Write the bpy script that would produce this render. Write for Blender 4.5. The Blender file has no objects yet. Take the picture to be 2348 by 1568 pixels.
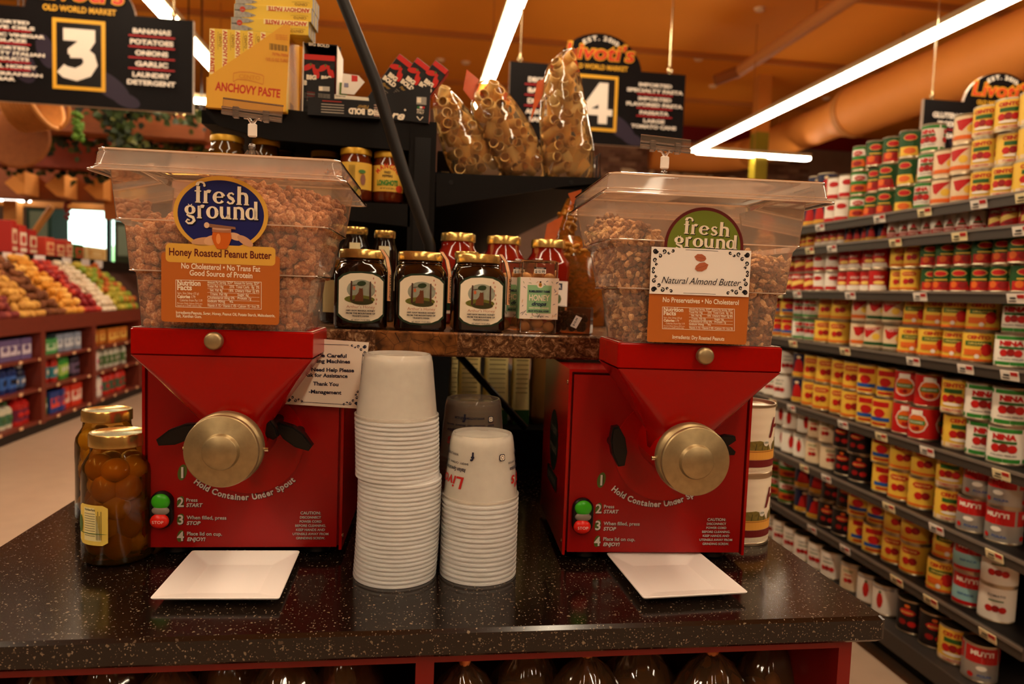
import bpy, math, random
import numpy as np
from mathutils import Matrix, Vector
random.seed(7); rng = np.random.default_rng(11)
PI = math.pi
SC = bpy.context.scene
COL = SC.collection

# ------------------------------------------------------------------ camera
F_PX, PCX, PCY = 1650.0, 1174.0, 784.0
ROLL = 0.036
CAMZ = 1.30
def _cam():
    Yv = np.array([945-PCX, 660-PCY, F_PX]); Yv /= np.linalg.norm(Yv)
    h = np.array([math.cos(ROLL), math.sin(ROLL), 0.])
    Z = np.cross(Yv, h); Z /= np.linalg.norm(Z)
    if Z[1] > 0: Z = -Z
    X = np.cross(Yv, Z); X /= np.linalg.norm(X)
    if X[0] < 0: X = -X
    return np.array([X, Yv, Z])
RC = _cam(); CAM = np.array([0, 0, CAMZ])
cd = bpy.data.cameras.new('camera'); cam = bpy.data.objects.new('camera', cd); COL.objects.link(cam)
cd.sensor_width = 36; cd.lens = F_PX*36/2348; cd.clip_start = .02; cd.clip_end = 200
m = Matrix.Identity(4)
for i in range(3):
    m[i][0] = RC[i][0]; m[i][1] = -RC[i][1]; m[i][2] = -RC[i][2]
m.translation = Vector(CAM); cam.matrix_world = m
cd.dof.use_dof = True; cd.dof.focus_distance = 0.96; cd.dof.aperture_fstop = 4.4
SC.camera = cam
# ------------------------------------------------------------------ world, exposure
w = bpy.data.worlds.new('world'); SC.world = w; w.use_nodes = True
wb = w.node_tree.nodes['Background']; wb.inputs[0].default_value = (.86, 1.0, .95, 1); wb.inputs[1].default_value = 5.0
SC.view_settings.view_transform = 'Standard'; SC.view_settings.look = 'None'
SC.view_settings.exposure = EXPOSURE = 0.0; SC.view_settings.gamma = 1; SC.view_settings.use_curve_mapping = False
STRIP = 40.0            # emission of the ceiling light strips
SC.cycles.transparent_max_bounces = 16

# ------------------------------------------------------------------ photo geometry helpers (a pixel ray met with a real plane)
def ray(px, py): return RC @ np.array([px-PCX, py-PCY, F_PX])
def onz(px, py, z): d = ray(px, py); return CAM + d*(z-CAM[2])/d[2]
def ony(px, py, y): d = ray(px, py); return CAM + d*(y-CAM[1])/d[1]
def onx(px, py, x): d = ray(px, py); return CAM + d*(x-CAM[0])/d[0]
class Fr:
    """upright frame: local x to the right, local -y towards the viewer, z up"""
    def __init__(s, o, yaw=0.):
        s.o = np.array(o, float); s.yaw = yaw
        s.u = np.array([math.cos(yaw), math.sin(yaw), 0]); s.n = np.array([math.sin(yaw), -math.cos(yaw), 0])
    def px(s, x, y, p=0.):
        d = ray(x, y); o = s.o + s.n*p
        q = CAM + d*(np.dot(o-CAM, s.n)/np.dot(d, s.n))
        return float(np.dot(q-s.o, s.u)), float(q[2]-s.o[2])

# ------------------------------------------------------------------ materials
def lin(h):
    if isinstance(h, str):
        h = h.lstrip('#'); v = [int(h[i:i+2], 16)/255 for i in (0, 2, 4)]
    else: v = [x/255 for x in h]
    return tuple(((x+.055)/1.055)**2.4 if x > .04045 else x/12.92 for x in v)
_m = {}
def nn(nt, t, **kw):
    n = nt.nodes.new(t)
    for k, v in kw.items(): setattr(n, k, v)
    return n
def mat(col, rough=.5, metal=0., spec=.32, noise=.0, nscale=60, bump=0., coat=0., key=None):
    k = (str(col), rough, metal, spec, noise, nscale, bump, coat)
    if k in _m: return _m[k]
    M = bpy.data.materials.new('surface_%03d' % len(_m)); M.use_nodes = True
    nt = M.node_tree; b = nt.nodes['Principled BSDF']
    c = lin(col); b.inputs['Base Color'].default_value = (*c, 1)
    b.inputs['Roughness'].default_value = rough; b.inputs['Metallic'].default_value = metal
    b.inputs['Specular IOR Level'].default_value = spec; b.inputs['Coat Weight'].default_value = coat
    if noise or bump:
        tc = nn(nt, 'ShaderNodeTexCoord'); no = nn(nt, 'ShaderNodeTexNoise'); no.inputs['Scale'].default_value = nscale; no.inputs['Detail'].default_value = 4
        nt.links.new(tc.outputs['Object'], no.inputs['Vector'])
        if noise:
            mx = nn(nt, 'ShaderNodeMix', data_type='RGBA')
            mx.inputs[6].default_value = (*[x*(1-noise) for x in c], 1); mx.inputs[7].default_value = (*[min(1, x*(1+noise)) for x in c], 1)
            nt.links.new(no.outputs[0], mx.inputs[0]); nt.links.new(mx.outputs[2], b.inputs['Base Color'])
        if bump:
            bp = nn(nt, 'ShaderNodeBump'); bp.inputs['Strength'].default_value = bump; bp.inputs['Distance'].default_value = .002
            nt.links.new(no.outputs[0], bp.inputs['Height']); nt.links.new(bp.outputs[0], b.inputs['Normal'])
    _m[k] = M; return M
def emit(col, s, key=''):
    k = ('e', str(col), s)
    if k in _m: return _m[k]
    M = bpy.data.materials.new('light_%03d' % len(_m)); M.use_nodes = True; nt = M.node_tree
    nt.nodes.remove(nt.nodes['Principled BSDF']); e = nn(nt, 'ShaderNodeEmission')
    e.inputs[0].default_value = (*(lin(col) if isinstance(col, str) else col), 1); e.inputs[1].default_value = s
    nt.links.new(e.outputs[0], nt.nodes['Material Output'].inputs[0]); _m[k] = M; return M
def film(tint='#ffffff', haze=.1, hcol='#d8c8b4', gloss=.25, rough=.05, trans=.0):
    """thin clear plastic or glass: see-through, a fresnel gloss and some milky haze"""
    k = ('f', tint, haze, hcol, gloss, rough, trans)
    if k in _m: return _m[k]
    M = bpy.data.materials.new('clear_%03d' % len(_m)); M.use_nodes = True; nt = M.node_tree
    nt.nodes.remove(nt.nodes['Principled BSDF']); L = nt.links.new
    tr = nn(nt, 'ShaderNodeBsdfTransparent'); tr.inputs[0].default_value = (*lin(tint), 1)
    df = nn(nt, 'ShaderNodeBsdfDiffuse'); df.inputs[0].default_value = (*lin(hcol), 1)
    tl = nn(nt, 'ShaderNodeBsdfTranslucent'); tl.inputs[0].default_value = (*lin(hcol), 1)
    gl = nn(nt, 'ShaderNodeBsdfGlossy'); gl.inputs['Roughness'].default_value = rough
    mm = nn(nt, 'ShaderNodeMixShader'); mm.inputs[0].default_value = .45 if not trans else trans; L(df.outputs[0], mm.inputs[1]); L(tl.outputs[0], mm.inputs[2])
    m1 = nn(nt, 'ShaderNodeMixShader'); L(tr.outputs[0], m1.inputs[1]); L(mm.outputs[0], m1.inputs[2])
    tc = nn(nt, 'ShaderNodeTexCoord'); no = nn(nt, 'ShaderNodeTexNoise'); no.inputs['Scale'].default_value = 14; no.inputs['Detail'].default_value = 5
    L(tc.outputs['Object'], no.inputs['Vector']); mr = nn(nt, 'ShaderNodeMapRange')
    mr.inputs[1].default_value = .3; mr.inputs[2].default_value = .7; mr.inputs[3].default_value = haze*.8; mr.inputs[4].default_value = min(1, haze*1.2)
    L(no.outputs[0], mr.inputs[0]); L(mr.outputs[0], m1.inputs[0])
    fr = nn(nt, 'ShaderNodeLayerWeight'); fr.inputs[0].default_value = gloss
    m2 = nn(nt, 'ShaderNodeMixShader'); L(fr.outputs['Fresnel'], m2.inputs[0]); L(m1.outputs[0], m2.inputs[1]); L(gl.outputs[0], m2.inputs[2])
    L(m2.outputs[0], nt.nodes['Material Output'].inputs[0]); _m[k] = M; return M
def ramp_mat(name, build):
    M = bpy.data.materials.new(name); M.use_nodes = True; build(M.node_tree, M.node_tree.nodes['Principled BSDF']); return M
def speckle(nt, b):
    L = nt.links.new; tc = nn(nt, 'ShaderNodeTexCoord')
    prev = None; base = (*lin('#140c08'), 1)
    for sc, col, th in ((150, '#75644f', .22), (330, '#8a7864', .24), (90, '#4c3d30', .14)):
        no = nn(nt, 'ShaderNodeTexNoise'); no.inputs['Scale'].default_value = sc*2.2
        L(tc.outputs['Object'], no.inputs['Vector'])
        ad = nn(nt, 'ShaderNodeVectorMath', operation='MULTIPLY_ADD'); ad.inputs[1].default_value = (.006*150/sc,)*3
        L(no.outputs['Color'], ad.inputs[0]); L(tc.outputs['Object'], ad.inputs[2])
        vo = nn(nt, 'ShaderNodeTexVoronoi'); vo.inputs['Scale'].default_value = sc; L(ad.outputs[0], vo.inputs['Vector'])
        sp = nn(nt, 'ShaderNodeSeparateColor'); L(vo.outputs['Color'], sp.inputs[0])
        mu = nn(nt, 'ShaderNodeMath', operation='MULTIPLY'); mu.inputs[1].default_value = th*1.25; L(sp.outputs[0], mu.inputs[0])
        lt = nn(nt, 'ShaderNodeMath', operation='LESS_THAN'); L(vo.outputs['Distance'], lt.inputs[0]); L(mu.outputs[0], lt.inputs[1])
        g2 = nn(nt, 'ShaderNodeMath', operation='GREATER_THAN'); g2.inputs[1].default_value = .45; L(sp.outputs[1], g2.inputs[0])
        m3 = nn(nt, 'ShaderNodeMath', operation='MULTIPLY'); L(lt.outputs[0], m3.inputs[0]); L(g2.outputs[0], m3.inputs[1])
        mx = nn(nt, 'ShaderNodeMix', data_type='RGBA'); L(m3.outputs[0], mx.inputs[0])
        if prev is None: mx.inputs[6].default_value = base
        else: L(prev.outputs[2], mx.inputs[6])
        mx.inputs[7].default_value = (*lin(col), 1); prev = mx
    L(prev.outputs[2], b.inputs['Base Color']); b.inputs['Roughness'].default_value = .15
    b.inputs['Specular IOR Level'].default_value = .5
M_SPECK = ramp_mat('speckled_laminate', speckle)
def marble(nt, b):
    L = nt.links.new; tc = nn(nt, 'ShaderNodeTexCoord')
    n1 = nn(nt, 'ShaderNodeTexNoise'); n1.inputs['Scale'].default_value = 80; n1.inputs['Detail'].default_value = 10; n1.inputs['Roughness'].default_value = .75; n1.inputs['Distortion'].default_value = 1.2
    L(tc.outputs['Object'], n1.inputs['Vector'])
    cr = nn(nt, 'ShaderNodeValToRGB'); e = cr.color_ramp.elements
    e[0].position = .36; e[0].color = (*lin('#1c0f08'), 1); e[1].position = .68; e[1].color = (*lin('#c8a880'), 1)
    q = e.new(.5); q.color = (*lin('#5a3820'), 1); q = e.new(.57); q.color = (*lin('#8a6644'), 1)
    L(n1.outputs[0], cr.inputs[0])
    sx = nn(nt, 'ShaderNodeSeparateXYZ'); L(tc.outputs['Object'], sx.inputs[0])
    a = nn(nt, 'ShaderNodeMath', operation='GREATER_THAN'); a.inputs[1].default_value = -.054; L(sx.outputs[0], a.inputs[0])
    c2 = nn(nt, 'ShaderNodeMath', operation='LESS_THAN'); c2.inputs[1].default_value = .072; L(sx.outputs[0], c2.inputs[0])
    mu = nn(nt, 'ShaderNodeMath', operation='MULTIPLY'); L(a.outputs[0], mu.inputs[0]); L(c2.outputs[0], mu.inputs[1])
    vo = nn(nt, 'ShaderNodeTexVoronoi', feature='DISTANCE_TO_EDGE'); vo.inputs['Scale'].default_value = 38; L(tc.outputs['Object'], vo.inputs['Vector'])
    n2 = nn(nt, 'ShaderNodeTexNoise'); n2.inputs['Scale'].default_value = 45; n2.inputs['Detail'].default_value = 6; L(tc.outputs['Object'], n2.inputs['Vector'])
    c3 = nn(nt, 'ShaderNodeValToRGB'); e = c3.color_ramp.elements
    e[0].position = .35; e[0].color = (*lin('#3c200c'), 1); e[1].position = .62; e[1].color = (*lin('#8a5526'), 1); L(n2.outputs[0], c3.inputs[0])
    lt = nn(nt, 'ShaderNodeMath', operation='LESS_THAN'); lt.inputs[1].default_value = .007; L(vo.outputs['Distance'], lt.inputs[0])
    m4 = nn(nt, 'ShaderNodeMix', data_type='RGBA'); L(lt.outputs[0], m4.inputs[0]); L(c3.outputs[0], m4.inputs[6]); m4.inputs[7].default_value = (*lin('#2a1408'), 1)
    mx = nn(nt, 'ShaderNodeMix', data_type='RGBA'); L(mu.outputs[0], mx.inputs[0]); L(cr.outputs[0], mx.inputs[6]); L(m4.outputs[2], mx.inputs[7])
    L(mx.outputs[2], b.inputs['Base Color']); b.inputs['Roughness'].default_value = .25
M_MARBLE = ramp_mat('stone_laminate', marble)
def wood(c1, c2, scale=8, rough=.5):
    def f(nt, b):
        L = nt.links.new; tc = nn(nt, 'ShaderNodeTexCoord'); mp = nn(nt, 'ShaderNodeMapping'); mp.inputs['Scale'].default_value = (1, 1, 12)
        L(tc.outputs['Object'], mp.inputs[0]); n1 = nn(nt, 'ShaderNodeTexNoise'); n1.inputs['Scale'].default_value = scale; n1.inputs['Detail'].default_value = 6
        L(mp.outputs[0], n1.inputs['Vector']); mx = nn(nt, 'ShaderNodeMix', data_type='RGBA'); L(n1.outputs[0], mx.inputs[0])
        mx.inputs[6].default_value = (*lin(c1), 1); mx.inputs[7].default_value = (*lin(c2), 1); L(mx.outputs[2], b.inputs['Base Color']); b.inputs['Roughness'].default_value = rough
    return ramp_mat('wood', f)
M_REDWOOD = wood('#4a0a06', '#6a1008', 6, .35)
M_CABWOOD = wood('#5a1e10', '#7a2c18', 6, .45)
M_PINE = wood('#c07830', '#e8a458', 5, .6)
M_BEAM = wood('#6e3410', '#9c5220', 5, .6)

RED = mat('#9c0400', .24, spec=.35, noise=.06, nscale=8)
REDP = mat('#900300', .36, spec=.32, noise=.05, nscale=6)
BLACK = mat('#060404', .35, spec=.35)
BLK2 = mat('#0a0706', .55, spec=.14, noise=.2, nscale=30)
METAL = mat('#a8946c', .42, .85, noise=.3, nscale=90, bump=.12)
CHROME = mat('#c9b78e', .2, .95)
GOLD = mat('#e2c070', .24, .9, noise=.08, nscale=40)
WHITE = mat('#efe8e2', .3)
PAPER = mat('#e8d8c4', .6)
CREAM = mat('#ead7b4', .6)
INK = mat('#14100d', .6)
# ------------------------------------------------------------------ mesh builder
class B:
    def __init__(s): s.v = []; s.f = []; s.mi = []; s.sm = []; s.mats = []; s._i = {}; s.n = 0
    def m(s, M):
        k = id(M)
        if k not in s._i: s._i[k] = len(s.mats); s.mats.append(M)
        return s._i[k]
    def add(s, V, Fc, M, smooth=False, T=None):
        if T is not None: V = [tuple(T @ Vector(p)) for p in V]
        n = s.n; s.v.extend(tuple(p) for p in V); s.n += len(V); i = s.m(M)
        for f in Fc: s.f.append([n+q for q in f]); s.mi.append(i); s.sm.append(smooth)
        return s
    def box(s, x0, y0, z0, x1, y1, z1, M, T=None):
        V = [(x, y, z) for x in (x0, x1) for y in (y0, y1) for z in (z0, z1)]
        return s.add(V, [(0, 1, 3, 2), (4, 6, 7, 5), (0, 4, 5, 1), (2, 3, 7, 6), (0, 2, 6, 4), (1, 5, 7, 3)], M, False, T)
    def bbox(s, x0, y0, z0, x1, y1, z1, M, r=.003, T=None, n=2):
        """box with rounded vertical edges and small chamfered top and bottom"""
        w, d = x1-x0, y1-y0; cx, cy = (x0+x1)/2, (y0+y1)/2
        rings = [(z0, -r*.7), (z0+r*.7, 0), (z1-r*.7, 0), (z1, -r*.7)]
        return s.loft([[(cx+a, cy+b, z) for a, b in rrect(w+2*o, d+2*o, r, n)] for z, o in rings], M, True, True, T=T)
    def prism(s, pts, y0, y1, M, T=None, side=None):
        """polygon in x,z extruded from y0 (front) to y1"""
        n = len(pts); V = [(x, y0, z) for x, z in pts]+[(x, y1, z) for x, z in pts]
        A = sum(pts[i][0]*pts[(i+1) % n][1]-pts[(i+1) % n][0]*pts[i][1] for i in range(n))
        fr, bk = tuple(range(n)), tuple(range(2*n-1, n-1, -1))
        if A < 0: fr, bk = fr[::-1], bk[::-1]
        s.add(V, [fr], M, False, T); s.add(V, [bk], side or M, False, T)
        sd = [((i+1) % n, i, n+i, n+(i+1) % n) if A > 0 else (i, (i+1) % n, n+(i+1) % n, n+i) for i in range(n)]
        return s.add(V, sd, side or M, False, T)
    def loft(s, rings, M, cap0=False, cap1=False, smooth=False, T=None, closed=True):
        n = len(rings[0]); V = [p for r in rings for p in r]; Fc = []
        for k in range(len(rings)-1):
            for i in range(n if closed else n-1):
                j = (i+1) % n; Fc.append((k*n+i, k*n+j, (k+1)*n+j, (k+1)*n+i))
        if cap0: Fc.append(tuple(range(n-1, -1, -1)))
        if cap1: Fc.append(tuple((len(rings)-1)*n+i for i in range(n)))
        return s.add(V, Fc, M, smooth, T)
    def lathe(s, prof, M, seg=32, T=None, smooth=True, sharp=32, a0=0, a1=2*PI):
        """profile [(r,z)] spun about z; corners sharper than `sharp` degrees are split"""
        runs = [[prof[0]]]
        for i in range(1, len(prof)):
            runs[-1].append(prof[i])
            if i < len(prof)-1:
                a = math.atan2(prof[i][1]-prof[i-1][1], prof[i][0]-prof[i-1][0]); b = math.atan2(prof[i+1][1]-prof[i][1], prof[i+1][0]-prof[i][0])
                d = abs((b-a+PI) % (2*PI)-PI)
                if d > math.radians(sharp): runs.append([prof[i]])
        full = abs(a1-a0-2*PI) < 1e-6; k = seg if full else seg+1
        for r in runs:
            s.loft([[(max(p[0], 1e-5)*math.cos(a0+(a1-a0)*i/seg), max(p[0], 1e-5)*math.sin(a0+(a1-a0)*i/seg), p[1]) for i in range(k)] for p in r], M, smooth=smooth, T=T, closed=full)
        return s
    def cyl(s, p0, p1, r, M, seg=16, r1=None, cap=True, T=None):
        p0, p1 = Vector(p0), Vector(p1); d = p1-p0; q = d.to_track_quat('Z', 'Y').to_matrix().to_4x4(); q.translation = p0
        if T is not None: q = T @ q
        L = d.length; r1 = r if r1 is None else r1
        pr = ([(0, 0)] if cap else [])+[(r, 0), (r1, L)]+([(0, L)] if cap else [])
        return s.lathe(pr, M, seg, q)
    def tube(s, pts, r, M, seg=8, T=None, cap=True):
        P = [Vector(p) for p in pts]; rings = []; up = Vector((0, 0, 1))
        for i, p in enumerate(P):
            t = (P[min(i+1, len(P)-1)]-P[max(i-1, 0)]).normalized()
            a = t.cross(up)
            if a.length < 1e-3: a = t.cross(Vector((1, 0, 0)))
            a.normalize(); b = a.cross(t); rr = r[i] if isinstance(r, (list, tuple)) else r
            rings.append([tuple(p+a*rr*math.cos(2*PI*k/seg)+b*rr*math.sin(2*PI*k/seg)) for k in range(seg)])
        return s.loft(rings, M, cap, cap, True, T)
    def ball(s, c, r, M, seg=12, rg=8, T=None):
        rx, ry, rz = r if isinstance(r, (tuple, list)) else (r, r, r)
        V = [(c[0], c[1], c[2]-rz)]; Fc = []
        for i in range(1, rg):
            t = PI*i/rg
            for k in range(seg): a = 2*PI*k/seg; V.append((c[0]+rx*math.sin(t)*math.cos(a), c[1]+ry*math.sin(t)*math.sin(a), c[2]-rz*math.cos(t)))
        V.append((c[0], c[1], c[2]+rz)); L = len(V)-1
        for k in range(seg):
            j = (k+1) % seg; Fc.append((0, 1+j, 1+k)); Fc.append((L, L-seg+k, L-seg+j))
            for i in range(rg-2): Fc.append((1+i*seg+k, 1+i*seg+j, 1+(i+1)*seg+j, 1+(i+1)*seg+k))
        return s.add(V, Fc, M, True, T)
    def mesh(s, name):
        me = bpy.data.meshes.new(name); me.from_pydata(s.v, [], s.f)
        for M in s.mats: me.materials.append(M)
        me.polygons.foreach_set('material_index', s.mi); me.polygons.foreach_set('use_smooth', s.sm); me.update()
        return me
    def obj(s, name, parent=None, loc=(0, 0, 0), rz=0, label=None, **kw):
        return link(name, s.mesh(name), parent, loc, rz, label=label, **kw)
def link(name, me, parent=None, loc=(0, 0, 0), rz=0, label=None, cat=None, group=None, kind=None, rot=None):
    o = bpy.data.objects.new(name, me); COL.objects.link(o); o.parent = parent; o.location = loc
    o.rotation_euler = rot if rot else (0, 0, rz)
    if label: o['label'] = label
    if cat: o['category'] = cat
    if group: o['group'] = group
    if kind: o['kind'] = kind
    return o
def thing(name, label, cat, loc=(0, 0, 0), rz=0, group=None, kind=None, rot=None):
    return link(name, None, None, loc, rz, label, cat, group, kind, rot)
def copy_tree(o, parent=None, loc=None, rz=None, label=None, group=None):
    c = o.copy(); COL.objects.link(c); c.parent = parent
    if loc is not None: c.location = loc
    if rz is not None: c.rotation_euler = (0, 0, rz)
    if label: c['label'] = label
    if group: c['group'] = group
    for ch in list(o.children): copy_tree(ch, c)
    return c
def rrect(w, d, r, n=4):
    r = min(r, w/2-1e-5, d/2-1e-5); P = []
    for cx, cy, a in ((w/2-r, d/2-r, 0), (-w/2+r, d/2-r, 90), (-w/2+r, -d/2+r, 180), (w/2-r, -d/2+r, 270)):
        for i in range(n+1): t = math.radians(a+90*i/n); P.append((cx+r*math.cos(t), cy+r*math.sin(t)))
    return P
# ------------------------------------------------------------------ text and flat print
_t = {}
def text_geo(s, bold=0., shear=0., res=3):
    k = (s, bold, shear, res)
    if k in _t: return _t[k]
    cu = bpy.data.curves.new('t', 'FONT'); cu.body = s; cu.size = 1; cu.offset = bold; cu.shear = shear; cu.resolution_u = res; cu.fill_mode = 'FRONT'
    ob = bpy.data.objects.new('t', cu); COL.objects.link(ob); dg = bpy.context.evaluated_depsgraph_get()
    me = bpy.data.meshes.new_from_object(ob.evaluated_get(dg))
    V = [(v.co.x, v.co.y) for v in me.vertices]; Fc = [tuple(p.vertices) for p in me.polygons]
    bpy.data.objects.remove(ob); bpy.data.curves.remove(cu); bpy.data.meshes.remove(me)
    if not V: V = [(0, 0), (1, 0), (0, 1)]; Fc = []
    xs = [p[0] for p in V]
    _t[k] = (V, Fc, min(xs), max(xs)); return _t[k]
CAP = .70
class Lab:
    """flat print: shapes in u,v (metres), emitted through a mapping onto a surface"""
    def __init__(s, step=None): s.it = []; s.step = step; s.lay = 0
    def raw(s, V, Fc, M, lay=None):
        if lay is None: s.lay += 1; lay = s.lay
        s.it.append((V, Fc, M, lay)); return s
    def conv(s, P, M, lay=None):
        if not s.step: return s.raw(P, [tuple(range(len(P)))] if area(P) > 0 else [tuple(range(len(P)-1, -1, -1))], M, lay)
        x0, x1 = min(p[0] for p in P), max(p[0] for p in P); n = max(7 if len(P) > 6 else 1, math.ceil((x1-x0)/s.step)); xs = [x0+(x1-x0)*i/n for i in range(n+1)]
        xs = sorted(set(xs)); V = []; N = len(P)
        for x in xs:
            ys = []
            for i in range(N):
                a, b = P[i], P[(i+1) % N]
                if (a[0]-x)*(b[0]-x) <= 0:
                    if abs(a[0]-b[0]) < 1e-9: ys += [a[1], b[1]]
                    else: ys.append(a[1]+(b[1]-a[1])*(x-a[0])/(b[0]-a[0]))
            ys = ys or [P[0][1]]
            V += [(x, min(ys)), (x, max(ys))]
        return s.raw(V, [(2*i, 2*i+2, 2*i+3, 2*i+1) for i in range(len(xs)-1)], M, lay)
    def rect(s, x0, y0, x1, y1, M, r=0, lay=None):
        if r: return s.conv([((x0+x1)/2+a, (y0+y1)/2+b) for a, b in rrect(x1-x0, y1-y0, r)], M, lay)
        return s.conv([(x0, y0), (x1, y0), (x1, y1), (x0, y1)], M, lay)
    def ell(s, cx, cy, rx, ry, M, n=24, rot=0, lay=None):
        c, d = math.cos(rot), math.sin(rot)
        return s.conv([(cx+rx*math.cos(2*PI*i/n)*c-ry*math.sin(2*PI*i/n)*d, cy+rx*math.cos(2*PI*i/n)*d+ry*math.sin(2*PI*i/n)*c) for i in range(n)], M, lay)
    def stroke(s, P, wd, M, lay=None):
        """polyline of varying width; wd number or list"""
        n = len(P); w_ = wd if isinstance(wd, (list, tuple)) else [wd]*n; V = []
        for i in range(n):
            a, b = P[max(i-1, 0)], P[min(i+1, n-1)]; dx, dy = b[0]-a[0], b[1]-a[1]; l = math.hypot(dx, dy) or 1; nx, ny = -dy/l, dx/l
            V += [(P[i][0]-nx*w_[i]/2, P[i][1]-ny*w_[i]/2), (P[i][0]+nx*w_[i]/2, P[i][1]+ny*w_[i]/2)]
        return s.raw(V, [(2*i, 2*i+2, 2*i+3, 2*i+1) for i in range(n-1)], M, lay)
    def text(s, t, x, y, h, M, w=None, al='c', bold=.02, shear=0., rot=0., lay=None, res=3):
        """h = cap height; w = fitted width; x,y = baseline anchor"""
        V, Fc, a, b = text_geo(t, bold, shear, res); k = h/CAP; kx = (w/(b-a)) if w else k
        off = {'c': -(a+b)/2, 'l': -a, 'r': -b}[al]; c, d = math.cos(rot), math.sin(rot)
        P = []
        for p in V:
            u, v = (p[0]+off)*kx, p[1]*k; P.append((x+u*c-v*d, y+u*d+v*c))
        return s.raw(P, Fc, M, lay)
    def fit(s, t, A, Bp, h, M, bold=.02, shear=0., lay=None, res=3):
        L = math.hypot(Bp[0]-A[0], Bp[1]-A[1]); return s.text(t, A[0], A[1], h, M, w=L, al='l', bold=bold, shear=shear, rot=math.atan2(Bp[1]-A[1], Bp[0]-A[0]), lay=lay, res=res)
    def arc(s, t, cx, cy, r, a0, a1, h, M, bold=.03, inside=False, lay=None, shear=0):
        """letters along an arc from angle a0 to a1 (radians)"""
        if lay is None: s.lay += 1; lay = s.lay
        ws = []
        for ch in t:
            if ch == ' ': ws.append(.32)
            else: V, Fc, a, b = text_geo(ch, bold, shear); ws.append(b-a+.09)
        tot = sum(ws); x = 0
        for ch, w_ in zip(t, ws):
            f = (x+w_/2)/tot; x += w_; a = a0+(a1-a0)*f
            if ch == ' ': continue
            rt = a-PI/2 if a1 < a0 else a+PI/2
            kk = abs(a1-a0)*r/tot
            s.text(ch, cx+r*math.cos(a), cy+r*math.sin(a), h, M, w=(w_-.09)*kk, rot=rt, bold=bold, lay=lay, shear=shear)
        return s
    def xf(s, fn):
        s.it = [([fn(*p) for p in V], F_, M, l) for V, F_, M, l in s.it]; return s
    def emit(s, b, fn, eps=.00015):
        for V, Fc, M, lay in s.it: b.add([fn(p[0], p[1], eps*lay) for p in V], Fc, M)
        return b
def area(P): return sum(P[i][0]*P[(i+1) % len(P)][1]-P[(i+1) % len(P)][0]*P[i][1] for i in range(len(P)))
def flat(p=0.): return lambda u, v, e: (u, -p-e, v)
def round_(r, a0=-PI/2, z0=0): return lambda u, v, e: ((r+e)*math.cos(a0+u/r), (r+e)*math.sin(a0+u/r), z0+v)
# "fresh ground" display lettering drawn as strokes; unit = x-height 1
def fg_word(word, L, x, y, k, M, sl=(0., 0.)):
    """draw a word from x,y; returns end x (unit scale k); serif letters with thick and thin strokes"""
    def arcp(cx, cy, rx, ry, a0, a1, n=18): return [(cx+rx*math.cos(math.radians(a0+(a1-a0)*i/n)), cy+ry*math.sin(math.radians(a0+(a1-a0)*i/n))) for i in range(n+1)]
    def S(P, W): L.stroke([(x+px*k, y+py*k) for px, py in P], [q*k for q in W] if isinstance(W, list) else W*k, M, lay=LAY)
    LAY = L.lay+1
    def bowl(cx, cy, rx, ry, a0=0, a1=360):
        P = arcp(cx, cy, rx, ry, a0, a1, 28); W = [.12+.20*abs(math.cos(math.radians(a0+(a1-a0)*i/28)))**2 for i in range(29)]; S(P, W)
    def stem(cx, y0, y1, w=.3):
        S([(cx, y0), (cx, y1)], w); S([(cx-w*.75, y0+.03), (cx+w*.75, y0+.03)], .09)
    for ch in word:
        if ch == 'f': stem(.3, 0, 1.35, .3); S(arcp(.52, 1.4, .3, .3, 180, 10), [.26]*6+[.16]*13); L.ell(x+.8*k, y+1.42*k, .1*k, .1*k, M, lay=LAY); S([(.02, .95), (.55, .95)], .1); adv = .66
        elif ch == 'r': stem(.25, 0, 1.0, .28); S(arcp(.52, .72, .25, .25, 170, 60), [.1, .12, .12, .14, .16, .18, .2, .22, .24, .25, .26, .26, .26, .26, .26, .26, .26, .26, .26]); adv = .84
        elif ch == 'e': bowl(.5, .5, .36, .44, 15, 325); S([(.18, .52), (.84, .56)], .1); adv = 1.04
        elif ch == 's': S([(.66, .8), (.5, .93), (.3, .88), (.2, .72), (.32, .56), (.55, .44), (.66, .28), (.55, .1), (.34, .05), (.14, .2)], [.14, .14, .16, .22, .26, .28, .24, .18, .14, .18]); adv = .86
        elif ch == 'h': stem(.24, 0, 1.5, .3); S(arcp(.55, .62, .3, .32, 170, 0), [.1]*6+[.2]*6+[.28]*7); stem(.85, 0, .66, .28); adv = 1.15
        elif ch == 'g':
            bowl(.46, .66, .3, .3); S([(.3, .4), (.2, .25), (.4, .15), (.7, .05), (.8, -.2), (.6, -.42), (.3, -.45), (.12, -.3), (.25, -.12), (.42, -.2)], [.12, .14, .2, .26, .26, .2, .16, .16, .13, .12])
            S([(.3, 1.12), (.46, .95), (.62, 1.12)], [.05, .12, .05]); adv = .98
        elif ch == 'o': bowl(.5, .5, .36, .44); adv = 1.02
        elif ch == 'u': S([(.24, 1), (.24, .4)], .28); S(arcp(.52, .4, .28, .34, 180, 360), [.26]*7+[.12]*5+[.2]*7); S([(.84, 1), (.84, 0)], .28); S([(.84, .04), (1.08, .04)], .09); adv = 1.16
        elif ch == 'n': stem(.24, 0, 1, .28); S(arcp(.55, .62, .3, .32, 170, 0), [.1]*6+[.2]*6+[.28]*7); stem(.85, 0, .66, .28); adv = 1.13
        elif ch == 'd': bowl(.44, .5, .32, .44); S([(.84, 0), (.84, 1.5)], .28); S([(.7, .04), (1.05, .04)], .09); adv = 1.1
        x += adv*k
    L.lay = LAY; return x
FGW = {'fresh': .66+.84+1.04+.86+1.15, 'ground': .98+.84+1.02+1.16+1.13+1.1}
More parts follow.
